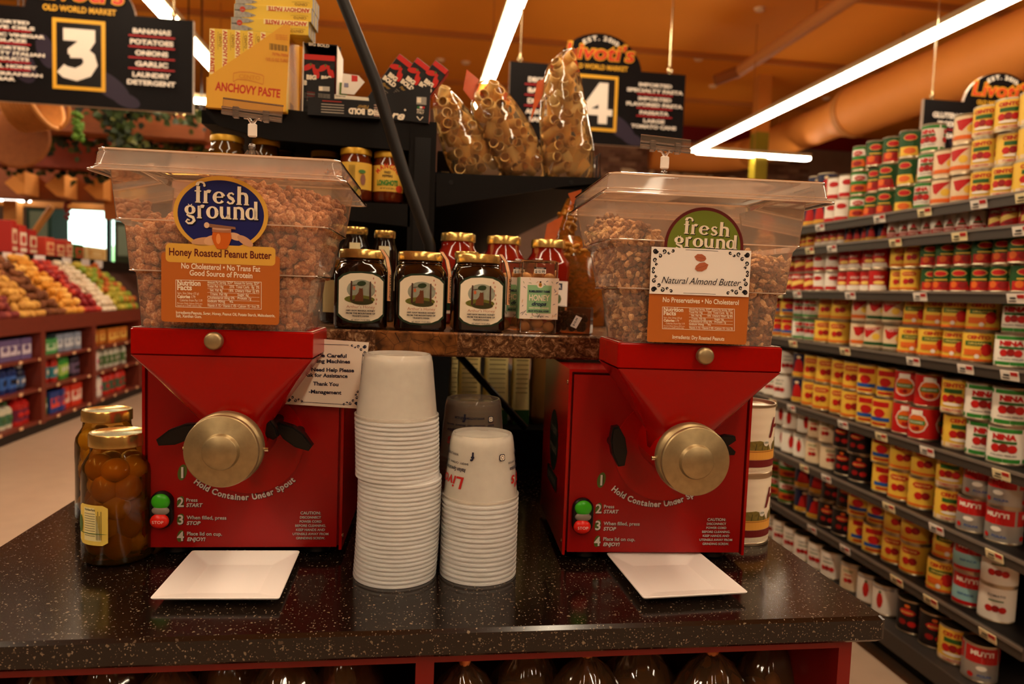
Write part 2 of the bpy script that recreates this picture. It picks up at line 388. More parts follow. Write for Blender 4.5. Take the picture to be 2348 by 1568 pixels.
# ------------------------------------------------------------------ room shell
CEIL = 4.7; X0, X1, Y0, Y1 = -10.0, 9.5, -5.0, 14.0
M_CEIL = mat('#d8841e', .85, noise=.06, nscale=1.5)
M_FLOOR = mat('#a9907a', .4, noise=.12, nscale=9)
M_WALL = mat('#6a4420', .8)
B().box(X0, Y0, -.1, X1, Y1, 0, M_FLOOR).obj('floor', kind='structure')
B().box(X0, Y0, CEIL, X1, Y1, CEIL+.1, M_CEIL).obj('ceiling', kind='structure')
B().box(X0-.2, Y0, 0, X0, Y1, CEIL, M_WALL).obj('wall_left', kind='structure')
B().box(X1, Y0, 0, X1+.2, Y1, CEIL, M_WALL).obj('wall_right', kind='structure')
B().box(X0, Y0-.2, 0, X1, Y0, CEIL, M_WALL).obj('wall_front', kind='structure')
WX0, WX1, WZ0, WZ1 = -6.42, -4.5, 1.5, 2.6
b = B(); G = mat('#8a7466', .85, noise=.2, nscale=4)
b.box(X0, Y1, 0, X1, Y1+.25, WZ0, G); b.box(X0, Y1, WZ1, X1, Y1+.25, CEIL, G)
b.box(X0, Y1, WZ0, WX0, Y1+.25, WZ1, G); b.box(WX1, Y1, WZ0, X1, Y1+.25, WZ1, G)
wback = b.obj('wall_back', kind='structure')
bk = [B().box(-.105, -.012, -.034, .105, .01, .034, mat(c, .9, noise=.35, nscale=12)).mesh('brick') for c in ('#8d6f5c', '#75594a', '#a48871', '#836455')]
nb = 0
for j in range(13):
    z = 3.45+j*.074
    for i in range(22):
        x = 3.1+i*.222+(j % 2)*.11
        if nb < 290:
            o = link('brick', random.choice(bk), wback, (x, Y1-.012+random.uniform(-.004, .006), z)); nb += 1
B().box(2.0, Y1-.06, 4.42, X1, Y1, CEIL, mat('#7a0c08', .6)).obj('trim_1', kind='structure')
# window with frame, mullions, panes
wf = B(); D = mat('#101a16', .5)
wf.box(WX0, Y1-.02, WZ0-.05, WX1, Y1+.1, WZ0, D); wf.box(WX0, Y1-.02, WZ1, WX1, Y1+.1, WZ1+.05, D)
win = wf.obj('window_1', kind='structure')
nm = 2
for i in range(nm+1):
    x = WX0+(WX1-WX0)*i/nm; B().box(x-.035, Y1-.02, WZ0, x+.035, Y1+.08, WZ1, D).obj('mullion', win)
    if i < nm: B().box(x+.035, Y1+.03, WZ0, x+(WX1-WX0)/nm-.035, Y1+.04, WZ1, film('#f4fff8', .05, gloss=.1)).obj('pane', win)
# outside: lawn and trees seen through the window
B().box(-30, Y1+1, -.12, 15, 45, -.02, mat('#9db36a', .9, noise=.2, nscale=2)).obj('ground', kind='structure')
for i, (x, y, r) in enumerate(((-10, 30, 2.0), (-6.5, 34, 2.2), (-15, 32, 2.5))):
    t = thing('tree', ('pale leafy tree outside the left end of the window', 'pale leafy tree outside the middle of the window', 'pale leafy tree far left outside the window')[i], 'tree', (x, y, 0))
    q = B(); 
    for _ in range(14): q.ball((random.uniform(-r, r)*.6, random.uniform(-r, r)*.5, 1.9+random.uniform(-.4, .7)), random.uniform(.5, .9), mat('#b8d8a0', .9, noise=.3, nscale=5), 10, 7)
    q.obj('crown', t); B().cyl((0, 0, -.03), (0, 0, 1.8), .15, mat('#4a3a28', .9), 10).obj('trunk', t)
# ceiling trims: joists, pipes, duct
J = mat('#a86426', .85)
for i, y in enumerate((3.2, 5.4, 7.6, 9.8, 12.0)): B().box(X0, y, CEIL-.07, X1, y+.05, CEIL, J).obj('trim_%d' % (i+2), kind='structure')
p = onz(1840, 67, 4.3)
pp = thing('ceiling_pipe', 'slim tan pipe under the ceiling ending in an elbow', 'pipe', (p[0], 0, 4.3))
B().cyl((0, 3.0, 0), (0, 9.3, 0), .075, mat('#c07c40', .6), 14).obj('pipe', pp)
q = B(); q.cyl((0, 9.2, .0), (-.3, 9.3, -.12), .075, mat('#8c5020', .6), 12); q.obj('elbow', pp)
for y in (5, 7.4): B().cyl((0, y, .05), (0, y, CEIL-4.3), .012, J, 6).obj('hanger', pp)
d = thing('air_duct', 'wide round tan air duct running along the ceiling above the can aisle', 'duct', (0, 0, 0))
a = onz(2150, 180, 3.95); DM = mat('#d8883a', .6, noise=.06, nscale=3)
dx = a[0]
B().cyl((dx, 2.5, 3.95), (dx, 9.4, 3.95), .34, DM, 28).obj('duct_section', d)
B().cyl((dx, 9.4, 3.95), (dx, 9.8, 3.95), .34, DM, 28, r1=.26).obj('reducer', d)
B().cyl((dx, 9.8, 3.95), (dx, 12.6, 3.95), .26, DM, 28).obj('duct_section', d)
B().cyl((dx, 9.33, 3.95), (dx, 9.45, 3.95), .355, mat('#b87838', .6), 28).obj('collar', d)
q = B(); q.tube([(dx, 12.5, 3.95), (dx-.1, 12.9, 3.95), (dx-.5, 13.2, 3.95), (dx-1.6, 13.3, 3.95)], .26, DM, 20); q.obj('elbow', d)
for y in (4.5, 8.5, 11.5): B().cyl((dx, y, 4.2), (dx, y, CEIL), .012, J, 6).obj('hanger', d)
a = onz(1560, 28, 4.5)
for i, (px, py) in enumerate(((1742, 20), (1602, 135), (1635, 197), (1088, 82), (1010, 137), (1068, 143), (1895, 225))):
    s = onz(px, py, CEIL-.005)
    if s[1] < 13.5: q = B(); q.lathe([(0, -.035), (.05, -.03), (.07, 0)], mat('#d8b088', .5), 16); q.obj('ceiling_sensor', loc=(s[0], s[1], CEIL), label='small round pale disc on the tan ceiling', cat='ceiling disc', group='round discs on the ceiling')
s = ony(1737, 400, 10.6)
q = B(); q.box(-.1, -.1, 0, .1, .1, 3.85, mat('#7c6c18', .5)); q.box(-.1, -.1, 3.85, .1, .1, CEIL, mat('#c07428', .8)); q.obj('column', loc=(s[0], 10.6, 0), label='yellow-green square column behind the right bin', cat='column')
# wall lettering
fr = Fr((0, Y1-.03, 0)); L = Lab(); A = fr.px(1420, 458); Bq = fr.px(1925, 495)
L.fit('PASTICCERIA', A, Bq, .62, mat('#efe2c0', .5), bold=.012)
b = B(); L.emit(b, lambda u, v, e: (u, Y1-.03, v)); L.emit(b, lambda u, v, e: (u, Y1-.055, v))
b.obj('wall_lettering', label='cream capital letters on the brick back wall', cat='lettering')
# ------------------------------------------------------------------ light strips
SE = emit((1.0, .80, .56), STRIP)
HOUS = mat('#c8b48c', .5)
def strip(label, x0, y0, x1, y1, z, wd=.11, group=None):
    t = thing('light_strip', label, 'light', (0, 0, 0), group=group)
    if abs(x1-x0) < 1e-6: a = (x0-wd/2, y0, x0+wd/2, y1)
    else: a = (x0, y0-wd/2, x1, y0+wd/2)
    B().box(a[0], a[1], z-.02, a[2], a[3], z+.02, SE).obj('diffuser', t)
    B().box(a[0]-.012, a[1]-.012, z+.02, a[2]+.012, a[3]+.012, z+.07, HOUS).obj('housing', t)
    n = 4 if y0 != y1 else 1
    for i in range(n):
        f = (i+.5)/n; B().cyl((x0+(x1-x0)*f, y0+(y1-y0)*f, z+.07), (x0+(x1-x0)*f, y0+(y1-y0)*f, CEIL), .006, J, 5).obj('hanger', t)
    return t
SZ = 3.5
xa = onz(1950, 172, SZ)[0]; xb = onz(1150, 102, SZ)[0]; xc = onz(415, 72, SZ)[0]
ya = onz(1583, 345, SZ)[1]; yc = 9.3
strip('long bright ceiling light strip crossing the upper right', xa, -4.2, xa, ya, SZ)
strip('bright ceiling light strip above the pasta bags', xb, -4.2, xb, 9.0, SZ)
strip('bright ceiling light strip passing behind the aisle three sign', xc, -4.2, xc, yc, SZ)
strip('light strip crossing the aisle by the brick wall, right of the clip', xa+.075, ya+.06, ony(1858, 372, ya)[0], ya+.06, SZ, .12)
xd0 = ony(268, 242, yc)[0]; xd1 = ony(470, 256, yc)[0]
strip('short light strip just below the aisle three sign', xd0, yc, xd0+.85, yc, SZ, .1)
strip('light strip just left of the black shelf end', xd1-.45, yc+.2, xd1+.7, yc+.2, SZ, .1)
strip('ceiling light strip over the far left of the produce aisle', -5.3, 1, -5.3, 8.5, SZ)  # extra strip added out of view to light the store
for i, (px0, py0, px1, py1, y) in enumerate(((0, 447, 64, 460, 9.2), (160, 437, 210, 455, 9.2), (130, 350, 164, 353, 9.9))):
    a = ony(px0, py0, y); c = ony(px1, py1, y); zz = (a[2]+c[2])/2
    t = thing('light_strip', ('short light tube at the left edge under the beam', 'short light tube under the wooden canopy near the window', 'small light tube above the rafter tails')[i], 'light')
    B().cyl((a[0], y, zz), (c[0]+.02, y, zz), .045, emit((1., .92, .8), 9), 10).obj('diffuser', t)
    B().box(a[0], y-.05, zz+.045, c[0], y+.05, zz+.08, HOUS).obj('housing', t)
for i, (px, py, r) in enumerate(((365, 270, .055), (425, 313, .05), (455, 335, .05), (205, 355, .035), (151, 432, .03))):
    a = ony(px, py, 8.6)
    t = thing('spotlight', ['large round spot lamp under the aisle three sign', 'spot lamp left of the pepper jars, upper one', 'spot lamp left of the pepper jars, lower one', 'tiny spot lamp at the corner of the left bin lid', 'tiny spot lamp above the window'][i], 'spot light', a)
    B().ball((0, -.02, -.01), (r, r, r), emit((1., .93, .82), 7), 12, 8).obj('bulb', t)
    B().lathe([(r*.6, 0.0), (r*1.2, .06), (r*1.1, .17), (0, .17)], BLACK, 14, Matrix.Rotation(-.9, 4, 'X')).obj('shade', t)
    B().cyl((0, .1, .12), (0, .1, CEIL-a[2]), .008, BLACK, 6).obj('stem', t)
# ------------------------------------------------------------------ hanging aisle signs
YEL = mat('#e0a92c', .5); SW = mat('#efe6d8', .5); SR = mat('#b4141c', .5); SB = mat('#0c0708', .6, spec=.12, noise=.4, nscale=3); PUR = mat('#281c30', .55)
def sign(label, o, num, left, right, zb=2.35, zt=2.87):
    """o = left end at plate; plate 1.255 wide"""
    W, T_ = 1.255, .03; t = thing('aisle_sign', label, 'sign', (o[0], o[1], 0))
    P = [(0, zb), (W, zb), (W, zt), (.93, zt)]
    P += [(W/2+.305*math.cos(math.radians(a)), zt-.035+.27*math.sin(math.radians(a))) for a in range(5, 176, 9)]+[(.325, zt), (0, zt)]
    b = B(); b.prism(P, 0, T_, SB, side=mat('#c8b8a8', .5)); b.obj('sign_plate', t)
    L = Lab(); H = zt-zb
    for (cx, cz, rx, rz, r) in ((.30, zb+.23, .07, .13, .5), (.78, zb+.13, .14, .06, -.6), (.88, zb+.05, .08, .04, -.3), (.44, zb+.3, .05, .1, .3)): L.ell(cx, cz, rx, rz, PUR, rot=r)
    fx0, fx1, fz0, fz1 = .475, .765, zb+.09, zt-.05
    L.rect(fx0, fz0, fx1, fz1, YEL); L.rect(fx0+.022, fz0+.022, fx1-.022, fz1-.022, BLACK)
    if num == '3':
        a, c, z0, z1 = fx0+.05, fx1-.05, fz0+.055, fz1-.055; h = z1-z0
        L.conv([(a+.01, z1-.07), (c-.005, z1-.07), (c-.005, z1), (a+.01, z1)], SW); l = L.lay
        L.raw([(c-.10, z1-.069), (a+.035, z0+h*.60), (a+.035, z0+h*.50), (a+.135, z0+h*.50), (c-.005, z1-.069)], [(0, 1, 2, 3, 4)], SW)
        P = [(a+.045, z0+h*.53), (a+.12, z0+h*.555), (a+.15, z0+h*.46), (a+.16, z0+h*.34), (a+.135, z0+h*.2), (a+.08, z0+h*.11), (a+.02, z0+h*.15), (a-.005, z0+h*.22)]
        L.stroke(P, [.06, .07, .075, .08, .08, .075, .07, .06], SW)
    elif num == '4':
        a, c, z0, z1 = fx0+.035, fx1-.035, fz0+.05, fz1-.05; h = z1-z0
        L.rect(c-.1, z0, c-.035, z1, SW); L.conv([(c-.1, z1), (a, z0+h*.36), (a+.06, z0+h*.34), (c-.1, z1-.15)], SW); L.rect(a, z0+h*.2, c, z0+h*.36, SW)
    else: L.text(num, (fx0+fx1)/2, fz0+.06, .3, SW, bold=.05)
    L.text("Livoti's", W/2, zt+.055, .105, YEL, w=.50, bold=.05, shear=.15); L.text("Livoti's", W/2, zt+.055, .1, mat('#c4281c', .5), w=.49, bold=.018, shear=.15)
    L.text('OLD WORLD MARKET', W/2, zt-.012, .032, YEL, w=.40, bold=.03)
    L.arc('EST. 2010', W/2, zt-.03, .215, math.radians(124), math.radians(56), .03, SW)
    for rows, x in ((left, .235), (right, 1.03)):
        n = sum(len(r) for r in rows); zz = zt-.105 if n > 5 else zt-.13; st = min(.062, (H-.16)/(n+.5*len(rows)))
        for k, r in enumerate(rows):
            for s_ in r: L.text(s_, x, zz, st*.58, SW, bold=.045, w=min(.41, .029*len(s_)+.01)); zz -= st
            if k < len(rows)-1: L.rect(x-.13, zz+st*.56, x+.13, zz+st*.56+.008, SR); zz -= st*.4
    b = B(); L.emit(b, flat(0), .0008); b.obj('sign_print', t)
    for x in (.07, 1.14): q = B(); q.cyl((x, .015, zt), (x, .015, CEIL), .006, CHROME, 6); q.ball((x, .015, zt+.03), (.018, .01, .03), CHROME, 8, 6); q.obj('hanger', t)
    return t
a4 = ony(1170, 137, 5.0)
sign('black aisle four sign hanging behind the pasta bags', (a4[0], 5.0), '4', [['DECECCO'], ['BARILLA'], ['DIVELLA'], ['ASSORTED', 'SAUCES']], [['IMPORTED', 'SPECIALTY PASTA'], ['IMPORTED', 'FLAVORED PASTA'], ['PASSATA'], ['LARGE', 'TOMATO CANS']])
a3 = ony(443, 48, 4.65)
sign('black aisle three sign hanging at the upper left', (a3[0]-1.255, 4.65), '3', [['IMPORTED', 'OLIVE OILS'], ['BALSAMIC VINEGAR', '& GLAZE'], ['IMPORTED', 'SPECIALTY ITALIAN', 'PRODUCTS'], ['LOCAL HONEY'], ['MEDITERRANEAN', 'BAR']], [['BANANAS'], ['POTATOES'], ['ONIONS'], ['GARLIC'], ['LAUNDRY', 'DETERGENT']], 2.30, 2.845)
a5 = ony(2120, 225, 5.0)
sign('black aisle sign above the stacked cans at the right edge', (a5[0], 5.0), '5', [['GLUTEN FREE', 'PRODUCTS'], ['BEANS']], [['CANNED', 'VEGETABLES']], 2.32, 2.84)
# ------------------------------------------------------------------ cans
TOM = mat('#b81a12', .45); TOM2 = mat('#8e120e', .45); LEAF = mat('#2c5a1e', .5); TIN = mat('#b8a88c', .3, .9)
CY = mat('#e0b43c', .42); CYP = mat('#ecc864', .42); CRD = mat('#b61712', .42); CW = mat('#e6ddcc', .45); CG = mat('#1d4a1c', .42); CG2 = mat('#2f7a2a', .42); CK = mat('#17100e', .42); NV = mat('#131a3c', .42); CB = mat('#20509a', .42); COR = mat('#d8641c', .42); CYA = mat('#8fc0c0', .45); CRM = mat('#d8c09a', .45); SIL = mat('#a8a298', .35, .5)
def motif(L, k, w, h):
    c = w/2
    def toms(y, s, n=3):
        for i in range(n): L.ell(c+(i-(n-1)/2)*s*1.25, y+(.12*s if i % 2 else 0), s*.78, s*.72, TOM if i % 2 == 0 else TOM2, n=12)
    if k == 'cento': L.rect(0, 0, w, h*.13, CRM); L.text('CENTO', c, h*.80, h*.12, CRD, w=w*.72, bold=.05); L.rect(w*.2, h*.60, w*.8, h*.74, LEAF); toms(h*.42, h*.17); L.ell(c, h*.25, w*.33, h*.05, CW, n=12); L.text('TOMATOES', c, h*.03, h*.07, CRD, w=w*.6)
    elif k == 'centoorg': L.text('CENTO', c, h*.80, h*.12, CRD, w=w*.7, bold=.05); L.rect(w*.1, h*.55, w*.9, h*.72, LEAF); L.text('ORGANIC', c, h*.60, h*.07, CYP, w=w*.6); L.ell(w*.75, h*.42, h*.2, h*.22, TOM, n=14); L.rect(w*.08, h*.2, w*.62, h*.42, COR); L.ell(w*.5, h*.17, h*.08, h*.08, CW, n=10); L.rect(0, 0, w, h*.08, COR)
    elif k == 'nina': L.rect(0, 0, w, h*.12, CG2); L.rect(0, h*.88, w, h, CG2); L.text('NINA', c, h*.68, h*.15, CRD, w=w*.66, bold=.07); L.rect(w*.16, h*.56, w*.84, h*.64, LEAF); toms(h*.42, h*.17); L.text('ITALIAN PEELED', c, h*.19, h*.05, CK, w=w*.7)
    elif k == 'del': L.rect(0, 0, w, h*.38, TOM); L.ell(w*.3, h*.25, h*.17, h*.16, COR, n=10); L.ell(w*.7, h*.22, h*.2, h*.16, TOM2, n=10); L.ell(c, h*.76, w*.33, h*.14, CYP, n=14); L.ell(c, h*.76, w*.30, h*.12, CRD, n=14); L.rect(w*.2, h*.45, w*.8, h*.5, CY)
    elif k == 'delcorn': L.rect(0, 0, w, h*.38, CY); L.ell(c, h*.2, w*.3, h*.14, COR, n=10); L.ell(c, h*.76, w*.33, h*.14, CYP, n=14); L.ell(c, h*.76, w*.30, h*.12, CRD, n=14)
    elif k == 'tutto': L.conv([(w*.08, h*.85), (w*.28, h*.35), (w*.7, h*.75), (w*.92, h*.92)], CRD); L.ell(w*.72, h*.5, h*.17, h*.15, CY, n=12); L.rect(0, h*.12, w, h*.26, CG); L.rect(0, 0, w, h*.05, TIN); L.text('TUTTO', c, h*.78, h*.08, CW, w=w*.5)
    elif k == 'tutto2': L.conv([(w*.08, h*.85), (w*.28, h*.35), (w*.7, h*.75), (w*.92, h*.92)], CRD); L.ell(w*.72, h*.5, h*.17, h*.15, CY, n=12); L.rect(0, h*.1, w, h*.26, COR)
    elif k == 'pastene': L.rect(w*.15, h*.70, w*.85, h*.9, CRD, r=h*.08); L.text('PASTENE', c, h*.76, h*.08, CYP, w=w*.5); toms(h*.42, h*.19, 2); L.rect(0, h*.04, w, h*.12, COR)
    elif k == 'pastblue': L.rect(w*.15, h*.72, w*.85, h*.92, CRD); L.ell(c, h*.5, w*.24, h*.17, TOM, n=12); L.rect(w*.1, h*.2, w*.9, h*.34, CB); L.rect(w*.2, h*.06, w*.8, h*.14, CRD)
    elif k == 'mutti': L.rect(0, h*.52, w, h, CRD); L.text('MUTTI', c, h*.76, h*.13, CW, w=w*.66, bold=.05); L.ell(c, h*.38, w*.16, h*.08, CW, n=10); L.ell(w*.2, h*.14, h*.09, h*.08, TOM, n=10); L.text('POLPA', w*.6, h*.12, h*.07, CB, w=w*.4)
    elif k == 'mutticy': L.rect(0, h*.55, w, h, CRD); L.text('MUTTI', c, h*.74, h*.13, CW, w=w*.66, bold=.05); L.rect(0, 0, w, h*.12, CRD); L.text('BIPACK', c, h*.3, h*.07, CB, w=w*.5)
    elif k == 'blackred': L.ell(c, h*.66, w*.3, h*.12, CRD, n=12); L.ell(w*.35, h*.3, h*.14, h*.1, TOM2, n=10); L.ell(w*.68, h*.28, h*.14, h*.1, TOM, n=10); L.ell(c, h*.87, w*.1, h*.06, COR, n=8); L.text('ROSSO', c, h*.62, h*.06, CYP, w=w*.4)
    elif k == 'pear': L.ell(w*.5, h*.48, w*.13, h*.3, TOM, n=14); L.ell(w*.5, h*.8, w*.06, h*.05, LEAF, n=8); L.rect(0, h*.9, w, h, SIL)
    elif k == 'navy': L.conv([(w*.2, h*.2), (w*.8, h*.2), (w*.72, h*.6), (w*.56, h*.8), (w*.44, h*.8), (w*.28, h*.6)], TOM); L.ell(c, h*.86, w*.12, h*.07, CRM, n=8); L.rect(0, 0, w, h*.18, CY); L.text('SAN MARZANO', c, h*.06, h*.06, CRD, w=w*.7)
    elif k == 'redwhite': L.rect(0, 0, w, h*.25, CW); L.text('SOUP', c, h*.62, h*.12, CW, w=w*.5); L.ell(c, h*.38, w*.3, h*.1, CYP, n=12)
    elif k == 'paste': L.conv([(w*.2, h*.3), (w*.8, h*.3), (w*.5, h*.85)], CRD); L.rect(0, 0, w, h*.25, CRD); L.rect(w*.25, h*.36, w*.75, h*.46, CG); L.text('PASTE', c, h*.07, h*.1, CW, w=w*.6)
    elif k == 'hunts': L.conv([(0, h*.15), (w, h*.45), (w, h*.7), (0, h*.45)], CYP); L.text("SPICE", c, h*.74, h*.14, CW, w=w*.8, bold=.04); L.ell(w*.6, h*.15, w*.25, h*.08, TOM2, n=10)
    elif k == 'oval': L.ell(c, h*.5, w*.4, h*.34, CW, n=18); L.ell(c, h*.5, w*.36, h*.3, COR, n=18); L.rect(w*.2, h*.45, w*.8, h*.6, CG2); L.rect(w*.3, h*.78, w*.7, h*.95, CW); L.text('ORGANIC', c, h*.5, h*.06, CW, w=w*.5); toms(h*.32, h*.1, 2)
    elif k == 'cream': toms(h*.35, h*.14, 2); L.text('DOP', c, h*.7, h*.09, LEAF, w=w*.4); L.rect(0, h*.92, w, h, SIL); L.rect(w*.35, h*.55, w*.65, h*.6, CRD)
    elif k == 'bean': L.rect(0, h*.6, w, h*.9, CW); L.ell(c, h*.72, w*.3, h*.12, CRD, n=12); L.rect(0, h*.1, w, h*.42, COR); L.ell(c, h*.25, w*.28, h*.12, TOM2, n=10); L.text('GOYA', c, h*.68, h*.07, CW, w=w*.35)
    elif k == 'beanred': L.rect(0, h*.5, w, h*.95, CW); L.ell(c, h*.7, w*.32, h*.14, CRD, n=12); L.rect(0, 0, w, h*.2, CRD)
    elif k == 'twtom': L.text('TOMATO', c, h*.74, h*.07, CK, w=w*.5); toms(h*.35, h*.15, 3); L.rect(w*.3, h*.6, w*.7, h*.64, LEAF)
KBASE = dict(cento=CY, centoorg=CY, nina=CW, **{'del': CG}, delcorn=CG, tutto=CRM, tutto2=CRM, pastene=CY, pastblue=CY, mutti=SIL, mutticy=CYA, blackred=CK, pear=CW, navy=NV, redwhite=CRD, paste=CW, hunts=CRD, oval=CRD, cream=CRM, bean=CG2, beanred=CW, twtom=CW)
_can = {}
def can_mesh(k, r, h):
    key = (k, r, h)
    if key in _can: return _can[key]
    b = B(); base = KBASE[k]
    b.lathe([(0, .0008), (r*.93, .0008), (r, 0), (r, .004), (r*.985, .005), (r*.985, h-.005), (r, h-.004), (r, h), (r*.95, h), (r*.93, h-.004), (0, h-.004)], TIN, 20)
    b.lathe([(r*.992, .006), (r*.992, h-.006)], base, 20)
    L = Lab(step=r*.28); per = 2*PI*r/3
    motif(L, k, per*.92, h-.014)
    for i in range(3): L.emit(b, round_(r*.994, -PI/2+i*2*PI/3-per*.46/r, .007), .00035)
    _can[key] = b.mesh('can'); return _can[key]
KD = dict(cento='yellow can of whole tomatoes', centoorg='yellow can with tomato and green band', nina='white can with green rims', **{'del': 'dark green can with red lower half'}, delcorn='green can with yellow lower half', tutto='cream can, red swoosh and green band', tutto2='cream can, red swoosh and orange band', pastene='yellow can with red banner', pastblue='yellow can with red and blue bands', mutti='silver can with a red upper half', mutticy='pale blue can with a red upper half', blackred='black can with a dark red print', pear='white can with long red tomato', navy='dark blue can with a red jar print', redwhite='red can with a cream oval', paste='small white can with red peak', hunts='small red can with a cream slanted band', oval='red can with a large round print', cream='cream can with two small tomatoes', bean='green can with an orange band', beanred='white can with a red oval', twtom='white can with tomato cluster')
XG = 1.75   # front edge of the shelves on the can aisle
LEV = [('top deck', 1.64), ('second shelf', 1.545), ('third shelf', 1.35), ('fourth shelf', 1.125), ('fifth shelf', .83), ('sixth shelf', .585), ('seventh shelf', .34), ('bottom deck', .15)]
def yat(px, z): return float(onx(px, CY-40, XG+.03)[1]) if False else float(onx(px, 690-(z-1.3)*600, XG+.03)[1])
g = thing('aisle_shelving', 'long black shelving run full of cans on the right aisle', 'shelving', (XG, 0, 0))
YA, YB = 1.75, 4.95
b = B(); b.box(.42, YA, 0, .46, YB, 1.66, BLACK); b.obj('back_panel', g)
b = B(); b.box(.04, YA, 0, .42, YB, .12, mat('#1a1512', .5)); b.box(-.04, YA, .12, .42, YB, .148, mat('#2a2420', .5)); b.box(-.05, YA, .09, -.04, YB, .148, mat('#3a332c', .45)); b.obj('base_deck', g)
LIP = mat('#3a322a', .4); tagm = []
for c in ('#e8e0d0', '#e8d9a8'):
    q = B(); q.box(-.0015, -.032, -.014, .0015, .032, .014, mat(c, .5)); q.box(-.003, -.03, .001, -.0015, -.006, .012, mat('#b02018', .5)); q.box(-.003, 0.0, -.009, -.0015, .026, -.006, INK); q.box(-.003, .0, -.001, -.0015, .02, .004, INK); tagm.append(q.mesh('price_tag'))
for i, (nm, z) in enumerate(LEV[:-1]):
    b = B(); b.box(0, YA, z-.02, .42, YB, z, BLK2)
    b.box(-.012, YA, z-.034, 0, YB, z+.002, LIP); b.box(-.016, YA, z-.006, -.012, YB, z+.003, mat('#6b6055', .35))
    s = b.obj('shelf', g)
    y = YA+.12
    while y < YB-.3:
        o = link('price_tag', random.choice(tagm), s, (-.015, y, z-.018)); o.rotation_euler = (0, -.25, 0); y += random.choice((.17, .24, .31, .4))
for y in (YA, 2.97, 4.2, YB-.05): B().box(.40, y, 0, .425, y+.05, 1.64, mat('#241e1a', .5)).obj('upright', g)
# (level, kind, px of the right edge, px of the left edge, radius, height, rows)
BLK = [
 (0, 'cento', 2348, 2262, .0425, .1, 3), (0, 'cento', 2262, 2205, .0425, .1, 3), (0, 'tutto2', 2205, 2125, .040, .098, 3), (0, 'nina', 2125, 2075, .038, .1, 3), (0, 'delcorn', 2075, 2030, .0375, .1, 3), (0, 'del', 2030, 1965, .0375, .1, 3), (0, 'bean', 1965, 1935, .0375, .1, 3), (0, 'beanred', 1935, 1895, .0375, .1, 2), (0, 'navy', 1895, 1850, .042, .115, 2), (0, 'hunts', 1850, 1820, .04, .1, 1),
 (1, 'hunts', 2348, 2238, .028, .0735, 1), (1, 'paste', 2238, 2025, .027, .072, 1), (1, 'navy', 2025, 1930, .026, .07, 1), (1, 'redwhite', 1930, 1870, .026, .072, 1), (1, 'pastene', 1870, 1660, .026, .07, 1),
 (2, 'del', 2348, 2090, .0375, .0865, 2), (2, 'pastene', 2090, 2015, .0375, .0865, 2), (2, 'redwhite', 2015, 1905, .0375, .0865, 2), (2, 'beanred', 1905, 1868, .0375, .085, 2), (2, 'hunts', 1868, 1650, .045, .085, 2),
 (3, 'nina', 2348, 2250, .0505, .1015, 2), (3, 'centoorg', 2250, 2058, .0505, .1015, 2), (3, 'tutto', 2058, 1985, .0505, .1015, 2), (3, 'tutto2', 1985, 1920, .0505, .1015, 2), (3, 'pastene', 1920, 1865, .0505, .1015, 2), (3, 'nina', 1865, 1810, .0505, .1015, 2), (3, 'pastblue', 1810, 1640, .0505, .1015, 2),
 (4, 'nina', 2348, 2215, .0505, .117, 2), (4, 'cento', 2215, 2120, .0505, .117, 2), (4, 'oval', 2120, 2035, .0505, .117, 2), (4, 'pastblue', 2035, 1968, .0505, .117, 2), (4, 'pastene', 1968, 1840, .0505, .117, 2), (4, 'navy', 1840, 1790, .0505, .117, 2), (4, 'twtom', 1790, 1640, .0505, .117, 2),
 (5, 'mutti', 2348, 2210, .0505, .112, 2), (5, 'cento', 2210, 2115, .0505, .112, 2), (5, 'pastene', 2115, 2030, .0505, .112, 2), (5, 'pastblue', 2030, 1965, .0505, .112, 2), (5, 'blackred', 1965, 1895, .0505, .112, 2), (5, 'cream', 1895, 1842, .0505, .112, 2), (5, 'pear', 1842, 1640, .0505, .112, 2),
 (6, 'twtom', 2348, 2315, .0505, .112, 2), (6, 'mutticy', 2315, 2195, .0505, .112, 2), (6, 'centoorg', 2195, 2095, .0505, .112, 2), (6, 'pastene', 2095, 2020, .0505, .112, 2), (6, 'pastblue', 2020, 1945, .0505, .112, 2), (6, 'blackred', 1945, 1865, .0505, .112, 2), (6, 'navy', 1865, 1795, .0505, .112, 2), (6, 'bean', 1795, 1640, .0505, .112, 2),
 (7, 'mutti', 2348, 2290, .0505, .117, 1), (7, 'cento', 2290, 2225, .0505, .117, 1), (7, 'blackred', 2225, 2045, .0505, .117, 1), (7, 'pear', 2045, 1960, .0505, .112, 1), (7, 'cream', 1960, 1915, .0505, .112, 1), (7, 'twtom', 1915, 1660, .0505, .112, 1)]
place = {0: 'top can shelf', 1: 'second can shelf', 2: 'third can shelf', 3: 'fourth can shelf', 4: 'fifth can shelf', 5: 'sixth can shelf', 6: 'seventh can shelf', 7: 'floor can shelf'}
lasty = {}
